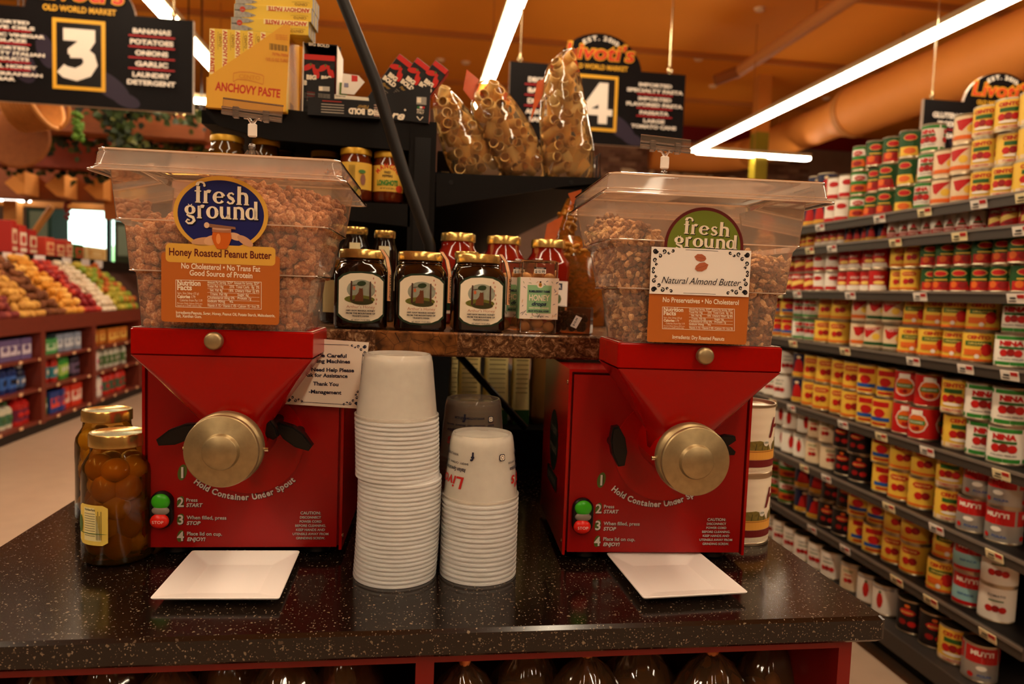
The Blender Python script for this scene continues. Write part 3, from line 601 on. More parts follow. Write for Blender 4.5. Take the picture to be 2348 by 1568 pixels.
for lv, k, pr, pl, r, h, rows in BLK:
    z = LEV[lv][1]; me = can_mesh(k, r, h); xo = .0 if lv < 7 else -.03
    ya_ = max(lasty.get(lv, 0), yat(pr, z) if pr < 2348 else 1.9); yb_ = yat(pl, z); n = max(1, round((yb_-ya_)/(2*r+.002)))
    for i in range(n):
        y = ya_+r+i*(2*r+.0015)
        for q in range(rows):
            rr = random.uniform(-.01, .01)
            nth = ['first', 'second', 'third', 'fourth', 'fifth', 'sixth', 'seventh', 'eighth', 'ninth', 'tenth', 'eleventh', 'twelfth', 'thirteenth', 'fourteenth', 'fifteenth', 'sixteenth', 'seventeenth', 'eighteenth', 'nineteenth', 'twentieth'][min(i, 19)]
            row = {1: [''], 2: ['lower row, ', 'upper row, '], 3: ['bottom row, ', 'middle row, ', 'top row, ']}[rows][q]
            lab = '%s, %s%s from right, %s' % (KD[k], row, nth, place[lv])
            if q == 2 and i % 2 and k in ('tutto2',): continue
            o = link('food_can', me, None, (XG+.025+r+rr+xo, y, z+.0005+q*(h+.0003)), -PI/2+.65+random.uniform(-.3, .3), label=lab, cat='can', group='%s, %s' % (KD[k].replace(' can ', ' cans ', 1), place[lv]))
            if n*rows == 1: del o['group']
    lasty[lv] = ya_+n*(2*r+.0015)+.003
# tall green and yellow cartons at the far end of the top deck
y = lasty[0]+.05
for i in range(3):
    q = B(); q.box(-.05, -.06, 0, .05, .06, .20, mat('#d8b43a', .5)); q.box(-.052, -.055, .15, -.05, .055, .195, CG2); q.box(-.052, -.04, .05, -.05, .04, .12, TOM); q.box(-.051, -.06, 0, -.05, .06, .04, CG2)
    q.obj('food_carton', loc=(XG+.1, y+.13*i, 1.6405), label='green and yellow carton at the far end of the right aisle top deck', cat='carton', group='cartons at the far end of the top deck')
# ------------------------------------------------------------------ produce stand on the left aisle
XP = -3.0
def yp(px, z=.9): return float(onx(px, 660+(1.3-z)*300, XP)[1])
YS, YE = 4.6, 10.2
ps = thing('produce_stand', 'red-brown wooden produce stand with shelves of cleaning products below', 'stand', (XP, 0, 0))
rail_z = .93; backx = -3.55; topz = float(onx(0, 588, backx)[2])
b = B(); b.box(-.03, YS, rail_z-.10, 0, YE, rail_z+.03, M_CABWOOD); b.obj('front_rail', ps)
b = B(); b.box(-.6, YS, 0, -.02, YE, .07, mat('#140c0a', .5)); b.obj('plinth', ps)
B().box(-.6, YS, .07, -.55, YE, .85, mat('#2a100a', .6)).obj('back_panel', ps)
levels = [.10, .37, .62]
for z in levels:
    s = B().box(-.55, YS, z-.025, -.01, YE, z, M_CABWOOD).obj('shelf', ps)
    for k in range(17): q = B(); q.box(-.004, -.025, -.012, 0, .025, .012, mat('#e0b088', .5)); q.obj('price_tag', s, (-.002, YS+.25+k*.3, z-.012))
divs = [yp(99, .6), yp(216, .6), yp(322, .6)]
for y in divs+[YS+.1]: B().box(-.56, y-.035, .07, .005, y+.035, rail_z-.1, M_CABWOOD).obj('divider', ps)
# sloped bed
sl = (topz-.05-rail_z)/(XP-.03-backx)
b = B(); V = [(-.03, YS, rail_z-.03), (-.03, YE, rail_z-.03), (backx-XP, YE, topz-.10), (backx-XP, YS, topz-.10)]
b.add(V+[(x, y, z-.03) for x, y, z in V], [(0, 1, 2, 3), (7, 6, 5, 4), (0, 4, 5, 1), (2, 6, 7, 3), (1, 5, 6, 2), (0, 3, 7, 4)], mat('#3a1c10', .7)); b.obj('sloped_bed', ps)
b = B(); b.box(backx-XP-.08, YS, topz-.05, backx-XP-.02, YE, topz+.045, BLACK); b.obj('top_rail', ps)
for px in (25, 47, 95, 157, 200, 230): 
    yy = float(onx(px, 590, backx)[1]); B().box(-.003, -.10, -.042, 0, .10, .042, mat('#e8e0dc', .5)).obj('price_card', ps, (backx-XP-.015, yy, topz))
B().box(-.62, YS, 0, -.58, YE, topz-.04, mat('#2a140c', .7)).obj('rear_panel', ps)
def blob(r, M, wob=.12):
    q = B(); q.ball((0, 0, 0), r, M, 10, 7); q.v = [(x*(1+random.uniform(-wob, wob)), y*(1+random.uniform(-wob, wob)), z) for x, y, z in q.v]; return q.mesh('produce')
def bed(kind, label, cat, group, y0, y1, cols, r, dens=1., layers=2):
    ms = [blob(r, c) for c in cols]; rr = (r[0]+r[1])/2*1.95; n = 0
    d = math.hypot(XP-.03-backx, topz-.1-rail_z)
    for lay in range(layers):
        a = .03+lay*rr*.4
        while a < d-.02:
            t = a/d; y = y0+rr*.5+(lay*rr*.5)
            while y < y1-rr*.3:
                if n < 290 and random.random() < dens*(1 if lay == 0 else .8):
                    x = XP-.03+(backx-XP+.03)*t; z = rail_z-.03+(topz-.10-rail_z+.03)*t+r[2]*1.6+.012+lay*r[2]*1.7
                    o = link(kind, random.choice(ms), None, (x+random.uniform(-.01, .01)-.0, y+random.uniform(-.012, .012), z), label=label, cat=cat, group=group, rot=(random.uniform(-.5, .5), random.uniform(-.5, .5)-.6, random.uniform(0, 6))); n += 1
                y += rr
            a += rr
cP = [mat(c, .7) for c in ('#7a4626', '#8c5430', '#693a1e')]; cY = [mat(c, .65) for c in ('#d09a48', '#dca850', '#c08a3c')]; cR = [mat(c, .65) for c in ('#8a3a34', '#a04a3c', '#7a2c2c')]
Y_ = lambda px: yp(px, .98)
bed('red_potato', 'dusky red potato in the leftmost heap of the produce stand', 'potato', 'red potatoes at the left edge', YS+.3, Y_(60), cR, (.04, .033, .03))
bed('yellow_potato', 'yellow potato heaped beside the red potatoes', 'potato', 'yellow potatoes on the stand', Y_(60), Y_(112), cY, (.042, .034, .03))
bed('brown_potato', 'brown potato in the large russet heap', 'potato', 'brown potatoes on the stand', Y_(112), Y_(160), cP, (.055, .036, .032))
bed('yellow_onion', 'golden onion heaped right of the brown potatoes', 'onion', 'golden onions on the stand', Y_(160), Y_(200), [mat(c, .45) for c in ('#e0a040', '#d8902c', '#ecb85c')], (.036, .036, .034))
bed('red_onion', 'red onion heaped in the middle of the stand', 'onion', 'red onions on the stand', Y_(203), Y_(245), [mat(c, .4) for c in ('#a02420', '#c23a28', '#8a1c24')], (.034, .034, .032))
bed('apple', 'pale cream squash bulb in the white strip of the stand', 'garlic', 'white garlic bulbs on the stand', Y_(247), Y_(275), [mat(c, .55) for c in ('#e6d4b8', '#f0e2c8')], (.03, .03, .028)) if False else None
bed('garlic_bulb', 'white garlic bulb in the pale strip of the stand', 'garlic', 'white garlic bulbs on the stand', Y_(247), Y_(278), [mat(c, .55) for c in ('#e6d4b8', '#f0e2c8')], (.032, .032, .028))
bed('green_apple', 'yellow-green apple at the right end of the stand', 'apple', 'yellow-green apples on the stand', Y_(280), Y_(325), [mat(c, .4) for c in ('#b0a83a', '#d0c050', '#8ea83a', '#c8682c')], (.038, .038, .035))
# boxes and packs along the top of the stand
ctn = [('#b02a22', '#e8c8a8', 0, 15), ('#c03428', '#efe0c8', 18, 38), ('#a8241e', '#d8c0a0', 41, 62), ('#c8402c', '#e8b080', 80, 104), ('#b4302a', '#e8c090', 105, 128), ('#c04a34', '#f0c8a0', 129, 146), ('#3c6a2c', '#d04030', 148, 172), ('#e8c88c', '#d8a860', 176, 226)]
for i, (c1, c2, p0, p1) in enumerate(ctn):
    y0 = float(onx(p0, 560, -3.75)[1]); y1 = float(onx(p1, 560, -3.75)[1]); t = thing('snack_box', ['red and cream box at the left end above the potatoes', 'second red and cream box above the potatoes', 'third red and cream box above the potatoes', 'red and orange fruit pack above the stand, next to the gap', 'red fruit pack in the middle above the stand', 'orange-red fruit pack above the stand', 'dark green and red fruit pack above the stand', 'wide pale yellow card box above the stand by the window'][i], 'box', (-3.75, y0, topz+.045))
    hh = (.30, .27, .24, .19, .17, .19, .16, .15)[i]
    B().bbox(-.1, 0, 0, .1, y1-y0-.02, hh, mat(c1, .5), .008).obj('carton', t)
    q = B(); L = Lab(); wd = y1-y0; L.rect(wd*.1, hh*.3, wd*.85, hh*.75, mat(c2, .5)); L.ell(wd*.5, hh*.5, wd*.25, hh*.15, mat(c1, .5)); L.rect(wd*.1, hh*.08, wd*.85, hh*.2, mat(c2, .5)); L.emit(q, lambda u, v, e: (.1+e, u, v), .0006); q.obj('box_print', t)
B().box(-4.1, YS+.2, topz+.0, -3.64, YE, topz+.044, mat('#3a1c10', .6)).obj('display_ledge', label='dark wooden ledge behind the potatoes carrying fruit packs', cat='ledge')
B().box(-3.95, YS+.25, 0, -3.75, YE-.05, topz, mat('#20100a', .8)).obj('ledge_support', label='dark panel under the ledge behind the produce stand', cat='panel')
# bottles and boxes on the lower shelves
def bottle(c, capc, labc, h, r, sx=1., shoulder=.7, jug=False):
    q = B(); M = mat(c, .3)
    q.lathe([(0, 0), (r*.96, 0), (r, .008), (r, h*shoulder), (r*.75, h*(shoulder+.1)), (r*.36, h*(shoulder+.17)), (r*.36, h*.88)], M, 14, Matrix.Diagonal((1, sx, 1, 1)))
    q.lathe([(r*.42, h*.87), (r*.42, h), (0, h)], mat(capc, .35), 12)
    if labc: q.lathe([(r*1.01, h*.15), (r*1.01, h*.55)], mat(labc, .4), 14, Matrix.Diagonal((1, sx, 1, 1))); q.ball((r*.98, 0, h*.36), (.004, r*.5*sx, h*.1), mat(capc, .4), 10, 6)
    if jug: q.tube([(0, r*.3*sx, h*.78), (0, r*1.0*sx, h*.8), (0, r*1.1*sx, h*.55), (0, r*.85*sx, h*.42)], r*.17, M, 8)
    return q.mesh('bottle')
def pack(c, c2, w_, h, d_=.1):
    q = B(); q.bbox(-d_/2, -w_/2, 0, d_/2, w_/2, h, mat(c, .4), .006); q.box(d_/2, -w_*.4, h*.25, d_/2+.002, w_*.4, h*.7, mat(c2, .45)); q.ball((d_/2+.002, 0, h*.55), (.003, w_*.25, h*.14), mat(c, .4), 10, 6); return q.mesh('pack')
rows = [ # bay px range, level idx, list of (mesh fn, count, noun, label)
 ((2, 92), 2, [(pack('#6a5a8a', '#d8d0e0', .16, .17), 5, 'sponge_pack', 'pack', 'shiny purple and white pack, left bay top shelf of the stand')]),
 ((2, 92), 1, [(bottle('#5c9a2c', '#e8e0c8', '#d8e0b0', .22, .04), 1, 'spray_bottle', 'bottle', 'green bottle at the left end of the middle shelf'), (bottle('#142a6a', '#101830', '#3a6ac0', .24, .042), 5, 'detergent_bottle', 'bottle', 'dark blue bottle on the middle shelf of the left bay'), (bottle('#181c3c', '#c8c8d0', '#4a6a9a', .2, .038), 3, 'dark_bottle', 'bottle', 'near-black bottle with pale cap, middle shelf of the left bay')]),
 ((2, 92), 0, [(bottle('#d8d8c0', '#4a7a4a', '#4a7a5a', .2, .06, 1.2, jug=True), 3, 'detergent_jug', 'jug', 'white and green jug on the bottom shelf of the left bay'), (bottle('#b8201c', '#b8201c', '#6a1c3c', .23, .065, 1.25, jug=True), 2, 'red_jug', 'jug', 'red jug on the bottom shelf of the left bay')]),
 ((108, 208), 2, [(pack('#4a9a58', '#b8d8b0', .17, .13), 3, 'wipes_pack', 'pack', 'green pack on the top shelf of the middle bay'), (pack('#8a98b0', '#d8e0e8', .1, .16), 4, 'tissue_pack', 'pack', 'grey-blue pack on the top shelf of the middle bay')]),
 ((108, 208), 1, [(bottle('#b82c20', '#e8e0d0', '#3c8a98', .24, .036), 5, 'spray_bottle', 'spray bottle', 'red and teal spray bottle in the middle bay'), (bottle('#3c9a38', '#e8e8d8', '#a8d060', .24, .036), 3, 'green_spray_bottle', 'spray bottle', 'bright green spray bottle in the middle bay'), (bottle('#2c1c30', '#20141c', '#6a5a7a', .23, .042), 2, 'dark_bottle', 'bottle', 'dark purple bottle in the middle bay')]),
 ((108, 208), 0, [(bottle('#58b040', '#d8e8d0', '#90d070', .21, .036), 2, 'green_bottle', 'bottle', 'green bottle on the bottom shelf of the middle bay'), (pack('#28408a', '#d84a3c', .1, .19), 3, 'soap_box', 'box', 'blue and red box on the bottom shelf of the middle bay'), (pack('#c8321c', '#e8c8b8', .13, .21), 4, 'washing_powder_box', 'box', 'red and white box on the bottom shelf of the middle bay')]),
 ((224, 312), 2, [(pack('#c8762c', '#e8c060', .15, .15), 5, 'orange_box', 'box', 'orange box on the top shelf of the right bay')]),
 ((224, 312), 1, [(bottle('#7ab82c', '#5c9a20', '#a8d84c', .24, .045), 1, 'green_bottle', 'bottle', 'lime green bottle in the right bay'), (bottle('#e8d8d0', '#d0508a', '#f0e0e0', .24, .05), 1, 'white_bottle', 'bottle', 'white bottle with a pink cap in the right bay'), (bottle('#c8c8b8', '#b8b8a8', '#5a7a4a', .23, .038), 6, 'pale_bottle', 'bottle', 'pale grey bottle in the right bay')]),
 ((224, 312), 0, [(bottle('#e8e0d8', '#d0508a', '#f0e8e0', .24, .06, 1.2), 2, 'white_bottle', 'bottle', 'white bottle with a pink cap, bottom shelf of the right bay'), (bottle('#c82c20', '#b8201c', '#48604a', .24, .055, 1.2), 4, 'red_bottle', 'bottle', 'red bottle on the bottom shelf of the right bay')])]
for (p0, p1), lv, its in rows:
    z = levels[lv]; ya_, yb_ = yp(p0, z)+.04, yp(p1, z)-.04; n = sum(i[1] for i in its); st = (yb_-ya_)/n; y = ya_+st/2
    for me, c, nm, cat, lab in its:
        for _ in range(c): link(nm, me, None, (XP-.12+random.uniform(-.015, .015), y, z+.0005), random.uniform(-.15, .15), label=lab, cat=cat, group=lab if c > 1 else None); y += st
# ------------------------------------------------------------------ wooden canopy over the produce, with ivy
def beam(nm, label, px0, py0, px1, py1, y, dz, dy, M, cat='beam'):
    a, c = ony(px0, py0, y), ony(px1, py1, y); zz = (a[2]+c[2])/2; L_ = c[0]-a[0]
    return B().box(0, 0, -dz, L_, dy, 0, M).obj(nm, loc=(a[0], y, zz), label=label, cat=cat)
beam('canopy_beam', 'dark wooden beam directly under the aisle three sign', -40, 232, 470, 268, 7.4, .22, .3, M_BEAM)
beam('canopy_beam', 'broad red-brown beam with ivy behind the basket', -40, 292, 500, 330, 8.0, .34, .25, mat('#7c2c10', .6, noise=.2, nscale=6))
beam('canopy_beam', 'long brown beam carrying the rafter tails', -60, 385, 500, 405, 8.8, .33, .25, M_BEAM)
beam('canopy_beam', 'lower light brown beam above the window', -60, 440, 460, 458, 9.4, .16, .2, mat('#b0702c', .6, noise=.2, nscale=6))
beam('wooden_board', 'large plain brown wooden panel behind the left bin', 238, 372, 480, 390, 8.7, .62, .06, mat('#985418', .6, noise=.12, nscale=3), 'board')
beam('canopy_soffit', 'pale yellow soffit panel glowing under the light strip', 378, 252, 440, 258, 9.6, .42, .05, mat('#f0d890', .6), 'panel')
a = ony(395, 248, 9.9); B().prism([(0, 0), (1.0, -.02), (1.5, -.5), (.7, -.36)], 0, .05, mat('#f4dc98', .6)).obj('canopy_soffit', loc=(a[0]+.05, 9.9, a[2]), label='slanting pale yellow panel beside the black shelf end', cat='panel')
for i, (px, py) in enumerate(((20, 408), (112, 414), (202, 420))):
    a = ony(px-10, py, 8.5); t = Matrix.Identity(4)
    q = B(); q.prism([(0, -.05), (.15, .08), (.20, .08), (.20, -.16), (.12, -.16)], 0, .3, mat('#d88c3c', .6), side=M_PINE); q.obj('rafter_tail', loc=(a[0], 8.5, a[2]), label=['leftmost light brown rafter tail', 'middle light brown rafter tail', 'rightmost light brown rafter tail'][i]+' on the canopy', cat='rafter')
a = ony(30, 480, 9.2)
t = thing('canopy_post', 'light wooden post with two braces at the left edge', 'post', (a[0], 9.2, 0))
B().box(-.07, -.07, 0, .07, .07, a[2]+.1, M_PINE).obj('post', t)
for s in (-1, 1): B().cyl((s*.07, 0, a[2]-.5), (s*.42, 0, a[2]+.05), .04, M_PINE, 4).obj('brace', t)
# ivy
lv = B(); GL = [mat(c, .6) for c in ('#1c2c0c', '#101c08', '#2c3c10', '#4a4c18')]
def leaf(x, y, z, s, M):
    a = random.uniform(0, 6.28); T_ = Matrix.Translation((x, y, z)) @ Matrix.Rotation(a, 4, 'Y') @ Matrix.Rotation(random.uniform(-.9, .9), 4, 'X')
    lv.add([(0, 0, 0), (s*.5, .0, s*.35), (s*.35, -.2*s, s*.8), (0, -.1*s, s*1.2), (-s*.35, -.2*s, s*.8), (-s*.5, 0, s*.35)], [(0, 1, 2, 3), (0, 3, 4, 5)], M, True, T_)
def ivy(label, segs):
    global lv
    lv = B()
    for (px0, py0, px1, py1, y, n, sp) in segs:
        for _ in range(n):
            f = random.random(); p = ony(px0+(px1-px0)*f, py0+(py1-py0)*f, y); leaf(p[0]+random.gauss(0, .05), y-.08+random.uniform(-.08, .03), p[2]+random.gauss(0, sp), random.uniform(.04, .08), random.choice(GL))
    lv.obj('ivy', label=label, cat='ivy', kind='stuff')
for sg_, lb_ in zip([(190, 240, 470, 275, 7.2, 150, .05), (255, 250, 310, 340, 7.2, 170, .08), (380, 260, 480, 350, 7.8, 110, .1), (130, 320, 440, 350, 7.8, 200, .06)], ('green ivy trailing under the aisle three sign', 'green ivy cluster hanging left of the spot lamps', 'green ivy beside the black shelf end', 'green ivy along the broad red-brown beam')): ivy(lb_, [sg_])
for sg_, lb_ in zip([(0, 375, 250, 390, 8.35, 150, .05), (0, 430, 240, 440, 9.2, 300, .04), (110, 340, 240, 400, 8.35, 110, .1)], ('green ivy at the left edge above the rafter tails', 'green garland along the lower light brown beam', 'green ivy left of the left bin lid')): ivy(lb_, [sg_])
a = ony(178, 260, 6.6); q = B()
for i in range(40): q.ball((random.uniform(-.03, .03), random.uniform(-.03, .03), -random.uniform(0, .22)), random.uniform(.015, .03), mat('#486a14', .6), 6, 5)
q.cyl((0, 0, 0), (0, 0, CEIL-a[2]), .004, GL[0], 5); q.obj('hanging_plant', loc=tuple(a), label='small bright green hanging plant right of the baskets', cat='plant')
q = B(); a = ony(154, 440, 8.9)
for i in range(16): q.ball((random.uniform(-.03, .03), random.uniform(-.03, .03), -.02*i), .022, mat('#8a2018', .5), 7, 5)
q.cyl((0, 0, 0), (0, 0, CEIL-a[2]), .004, BLACK, 5); q.obj('hanging_string', loc=tuple(a), label='dark red string of peppers hanging above the window', cat='pepper string')
# hanging baskets
def basket(label, px, py, y, r, h, rot, M):
    a = ony(px, py, y); t = thing('wicker_basket', label, 'basket', tuple(a)); T_ = Matrix.Rotation(rot[0], 4, 'X') @ Matrix.Rotation(rot[1], 4, 'Y')
    q = B(); n = 30
    q.lathe([(0, 0), (r*.75, 0), (r*.8, .01), (r*.97, h), (r*.94, h), (r*.76, .015), (0, .012)], M, n, T_); q.obj('body', t)
    q = B()
    for k in range(9): z = h*(k+.5)/9; rr = r*(.8+.17*z/h)+.004; q.tube([(rr*math.cos(2*PI*i/24)*(1+.012*(-1)**(i+k)), rr*math.sin(2*PI*i/24)*(1+.012*(-1)**(i+k)), z) for i in range(25)], .008, M, 5, T_)
    q.obj('weave', t); q = B(); q.tube([(r*math.cos(2*PI*i/24), r*math.sin(2*PI*i/24), h) for i in range(25)], .016, mat('#c88a48', .6), 6, T_); q.obj('rim', t)
    q = B(); q.tube([(r*math.cos(PI*i/12), 0, h+r*.75*math.sin(PI*i/12)) for i in range(13)], .012, mat('#c88a48', .6), 6, T_); q.obj('handle', t); q = B(); q.cyl(T_ @ Vector((0, 0, h*.5)), (0, 0, CEIL-a[2]), .004, BLACK, 5); q.obj('cord', t)
basket('tilted wicker basket hanging under the aisle three sign', 30, 250, 5.4, .19, .22, (0.3, 1.25), mat('#b87838', .65, noise=.3, nscale=30))
a = ony(45, 318, 5.6)
q = B(); q.lathe([(0, 0), (.20, .0), (.215, .012), (.20, .026), (0, .03)], mat('#9a5c2c', .65, noise=.25, nscale=25), 28, Matrix.Rotation(PI/2-.1, 4, 'X')); q.cyl((0, 0, .2), (0, 0, CEIL-a[2]), .004, BLACK, 5)
q.obj('round_tray', loc=tuple(a), label='round flat woven tray hanging below the wicker basket', cat='tray')
# dim back-left market stands between the canopy and the window
for i, (px0, px1, py, c) in enumerate(((-60, 60, 520, '#1c2a24'), (60, 118, 470, '#26443c'), (262, 330, 505, '#2c3420'))):
    a = ony(px0, py, 11); c_ = ony(px1, py, 11)
    t = thing('display_case', ['dark green display case at the far left', 'teal display case left of the window', 'low dark display stand under the window'][i], 'display case', (a[0], 11, 0))
    B().box(0, 0, 0, c_[0]-a[0], .5, a[2], mat(c, .5)).obj('case', t); B().box(.05, -.02, a[2]-.5, c_[0]-a[0]-.05, 0, a[2]-.08, mat('#7a8a78', .3)).obj('panel', t)
# ------------------------------------------------------------------ counter and cabinet
CT = .90
q = B(); q.bbox(-.592, .822, CT-.034, .616, 1.585, CT, M_SPECK, .006)
q.obj('countertop', label='black speckled laminate countertop carrying the two red grinders', cat='countertop')
cab = thing('base_cabinet', 'red wooden cabinet with open shelf bays under the speckled countertop', 'cabinet', (0, .84, 0))
CBR = mat('#7c120c', .4, noise=.15, nscale=8)
zt = CT-.0345; xl, xr = -.565, .582
B().box(xl, 0, zt-.014, xr, .02, zt, CBR).obj('top_rail', cab)
for x0, x1, n in ((xl, xl+.018, 'stile'), (.016, .038, 'stile'), (xr-.018, xr, 'stile')): B().box(x0, 0, .08, x1, .02, zt-.014, CBR).obj(n, cab)
B().box(xl, .0, .0, xr, .02, .08, CBR).obj('bottom_rail', cab)
for x in (xl, xr-.014): B().box(x, .02, 0, x+.014, .74, zt, CBR).obj('side_panel', cab)
B().box(xl+.014, .72, 0, xr-.014, .74, zt, mat('#2a0806', .6)).obj('back_panel', cab)
B().box(.02, .02, .02, .034, .72, zt-.014, CBR).obj('divider', cab)
for z in (.08, .62): B().box(xl+.014, .02, z-.018, .02, .72, z, CBR).obj('shelf', cab); B().box(.034, .02, z-.018, xr-.014, .72, z, CBR).obj('shelf', cab)
# cellophane bags of baked goods tied at the neck
BRD = [mat(c, .5, noise=.4, nscale=25) for c in ('#a86830', '#c07c44', '#8c5024')]
def tied_bag(label, x, y, z, r, h, fan, tilt=0.):
    t = thing('bread_bag', label, 'bag', (x, y, z), group=None)
    F_ = film('#e8c8a0', .22, '#c89868', .5, .08)
    n = 36; rings = []
    for zz, rr, pl in ((0, r*.85, 0), (h*.1, r, .01), (h*.45, r*1.02, .02), (h*.7, r*.85, .05), (h*.88, r*.5, .10), (h*.97, r*.16, .2), (h*1.0, r*.10, .25)):
        rings.append([(rr*(1+pl*math.cos(9*2*PI*i/n+zz*30))*math.cos(2*PI*i/n)+tilt*zz, rr*.8*(1+pl*math.cos(9*2*PI*i/n+zz*30))*math.sin(2*PI*i/n), zz) for i in range(n)])
    q = B(); q.loft(rings, F_, True, False, True); q.obj('bag_body', t)
    q = B(); rings = []
    for zz, wx, wy in ((h, r*.10, r*.1), (h+fan*.4, r*.45, r*.18), (h+fan, r*.9, r*.22)):
        rings.append([(wx*math.cos(PI*i/20)+tilt*zz, wy*math.sin(i*PI/2)*.9, zz+(.006*math.cos(i*1.7) if zz > h+fan*.9 else 0)) for i in range(21)])
    q.loft(rings, F_, smooth=False, closed=False); q.obj('bag_top', t)
    q = B(); q.lathe([(r*.13, h-.006), (r*.16, h), (r*.13, h+.006)], mat('#d88048', .3, .3), 14, Matrix.Translation((tilt*h, 0, 0))); q.obj('twist_tie', t)
    q = B()
    for i in range(9): a = random.uniform(0, 6.28); q.ball((r*.45*math.cos(a), r*.35*math.sin(a), r*.25+random.random()*h*.5), (r*.38, r*.3, r*.22), random.choice(BRD), 10, 7)
    q.obj('bread', t)
bags = [(90, .055), (235, .06), (385, .06), (520, .06), (655, .06), (795, .056), (1062, .056), (1215, .06), (1345, .06), (1480, .065), (1635, .065), (1790, .06)]
for i, (px, r) in enumerate(bags):
    a = ony(px, 1530, .955 if i % 2 else .94); top = [.845, .85, .84, .85, .85, .846, .85, .83, .835, .85, .852, .83][i]
    wh = ['at the far left end', 'second from the left', 'third from the left', 'left of the middle of the left bay', 'with the orange-tinted tie, left bay', 'beside the middle stile in the left bay']
    wr = ['with a fan top just right of the middle stile', 'slumped second in the right bay', 'slumped third in the right bay', 'with a tall fan top in the right bay', 'with a bright tie in the right bay', 'with a spiky top, right end']
    fan = .05 if i in (6, 9, 10) else .03
    tied_bag('brown bread bag %s under the counter' % ((wh+wr)[i]), a[0], a[1]+.03*(i % 2), .6205, r, top-.62-fan, fan, random.uniform(-.02, .02))

# ------------------------------------------------------------------ stone-look shelf behind the grinders
SH = 1.233
sh = thing('stone_shelf', 'brown stone-look shelf holding the honey jars between the grinders', 'shelf', (0, 1.12, 0))
q = B(); q.bbox(-.36, 0, SH-.038, .47, .455, SH, M_MARBLE, .004); q.obj('shelf_board', sh)
for x in (-.345, .435): B().box(x, .25, CT+.0005, x+.02, .445, SH-.038, BLK2).obj('support', sh)
# ------------------------------------------------------------------ black display shelving seen end-on
GY = 1.60; gf = Fr((0, GY, 0))
gd = thing('display_shelving', 'black metal display shelving seen from its end behind the counter', 'shelving', (0, GY, 0))
BM = mat('#060403', .6, spec=.10, noise=.3, nscale=20); BM2 = mat('#0b0705', .55, spec=.14)
px0, px1 = -.014, .044; GE = 3.2
def P(x, y): return gf.px(x, y)
zl, zr, zm = 1.655, 1.555, 1.482
B().box(px0, 0, 0, px1, .06, zl+.005, BM2).obj('post', gd)
B().box(px0+.012, -.004, .3, px1-.012, 0, zl-.03, BLACK).obj('post_face', gd)
B().box(.005, .06, 0, .025, GE, zl, BM).obj('spine_panel', gd)
B().box(-.45, GE-.02, 0, .45, GE, 1.66, BM).obj('end_panel', gd)  # added black panel that blocks the bright store behind the shelf gaps
def brk(pts, nm='bracket'): B().prism([P(*p_) for p_ in pts], .0, .012, BM2).obj(nm, gd)
B().box(-.445, .01, zl-.028, px0, GE-.02, zl, BM).obj('shelf', gd)
brk([(476, 229), (940, 284), (940, 345), (760, 332), (620, 320), (500, 288), (471, 258)])
B().box(-.435, .01, zm-.02, px0, GE-.02, zm, BM).obj('shelf', gd)
brk([(480, 455), (940, 468), (940, 520), (800, 505), (480, 475)])
B().box(px1, .01, zr-.022, .432, GE-.02, zr, BM).obj('shelf', gd)
brk([(1000, 398), (1398, 408), (1395, 418), (1290, 428), (1000, 474)])
for z in (1.23,): B().box(px1, .75, z-.022, .43, GE-.02, z, BM).obj('shelf', gd); B().box(-.43, .01, z-.022, px0, GE-.02, z, BM).obj('shelf', gd)
B().box(px1, .01, .96, .43, GE-.02, .985, BM).obj('shelf', gd); B().box(-.43, .01, .96, px0, GE-.02, .985, BM).obj('shelf', gd)
B().box(-.43, .01, 0, .43, GE-.02, .1, BM).obj('base_deck', gd)
B().box(-.43, .012, .1, -.016, .03, .96, BM).obj('gap_cover_panel', gd); B().box(.046, .012, .1, .43, .03, .96, BM).obj('gap_cover_panel', gd)  # black panels added to cover the bright gap under the shelves
for (x, y) in ((1034, 418), (1310, 418), (893, 300)):
    u, v = P(x, y); q = B(); q.cyl((u, -.0016, v), (u, .001, v), .005, BLACK, 12); q.obj('hole', gd)
# wire end rack
wr_ = thing('wire_rack', 'black wire rack end beside the pasta bags', 'wire rack', (0, GY+.0, zr))
q = B(); PW = [P(1362, 360), P(1400, 335), P(1399, 392), P(1392, 405)]
PW = [(u, v-zr) for u, v in PW]; q.tube([(PW[0][0], .10, .045), (PW[1][0], .09, PW[1][1]), (PW[2][0], .09, PW[2][1]), (PW[3][0]-.01, .09, .004)], .0028, BLACK, 8); q.obj('rim_wire', wr_)
for k in range(6):
    f = k/6; x = PW[0][0]+(PW[1][0]-PW[0][0])*f; B().cyl((x, .095, .001), (x, .095, .045+(PW[1][1]-.045)*f), .0016, BLACK, 6).obj('wire', wr_)
# hanging cable and brace
a = ony(782, -10, 1.42); c = ony(862, 190, 1.42); e = ony(925, 395, 1.42); f_ = ony(985, 560, 1.42); g_ = ony(1000, 650, 1.42)
up = [a[0]-(c[0]-a[0])*1.2, 1.42, CEIL]
q = B(); q.tube([(up[0]-.55, 1.42, CEIL), (a[0]-.12, 1.42, 2.4), tuple(a), tuple(c), tuple(e), tuple(f_), (g_[0], 1.42, SH+.001)], .0115, mat('#120d08', .45), 12)
q.obj('power_cable', label='thick dark cable hanging diagonally in front of the black shelving', cat='cable')
a = ony(1050, 812, 1.56); c = ony(1205, 982, 1.56)
q = B(); q.tube([tuple(a), tuple(c)], .008, BLACK, 8); q.obj('brace_bar', label='black diagonal bar under the stone shelf in front of the beige bags', cat='bar')

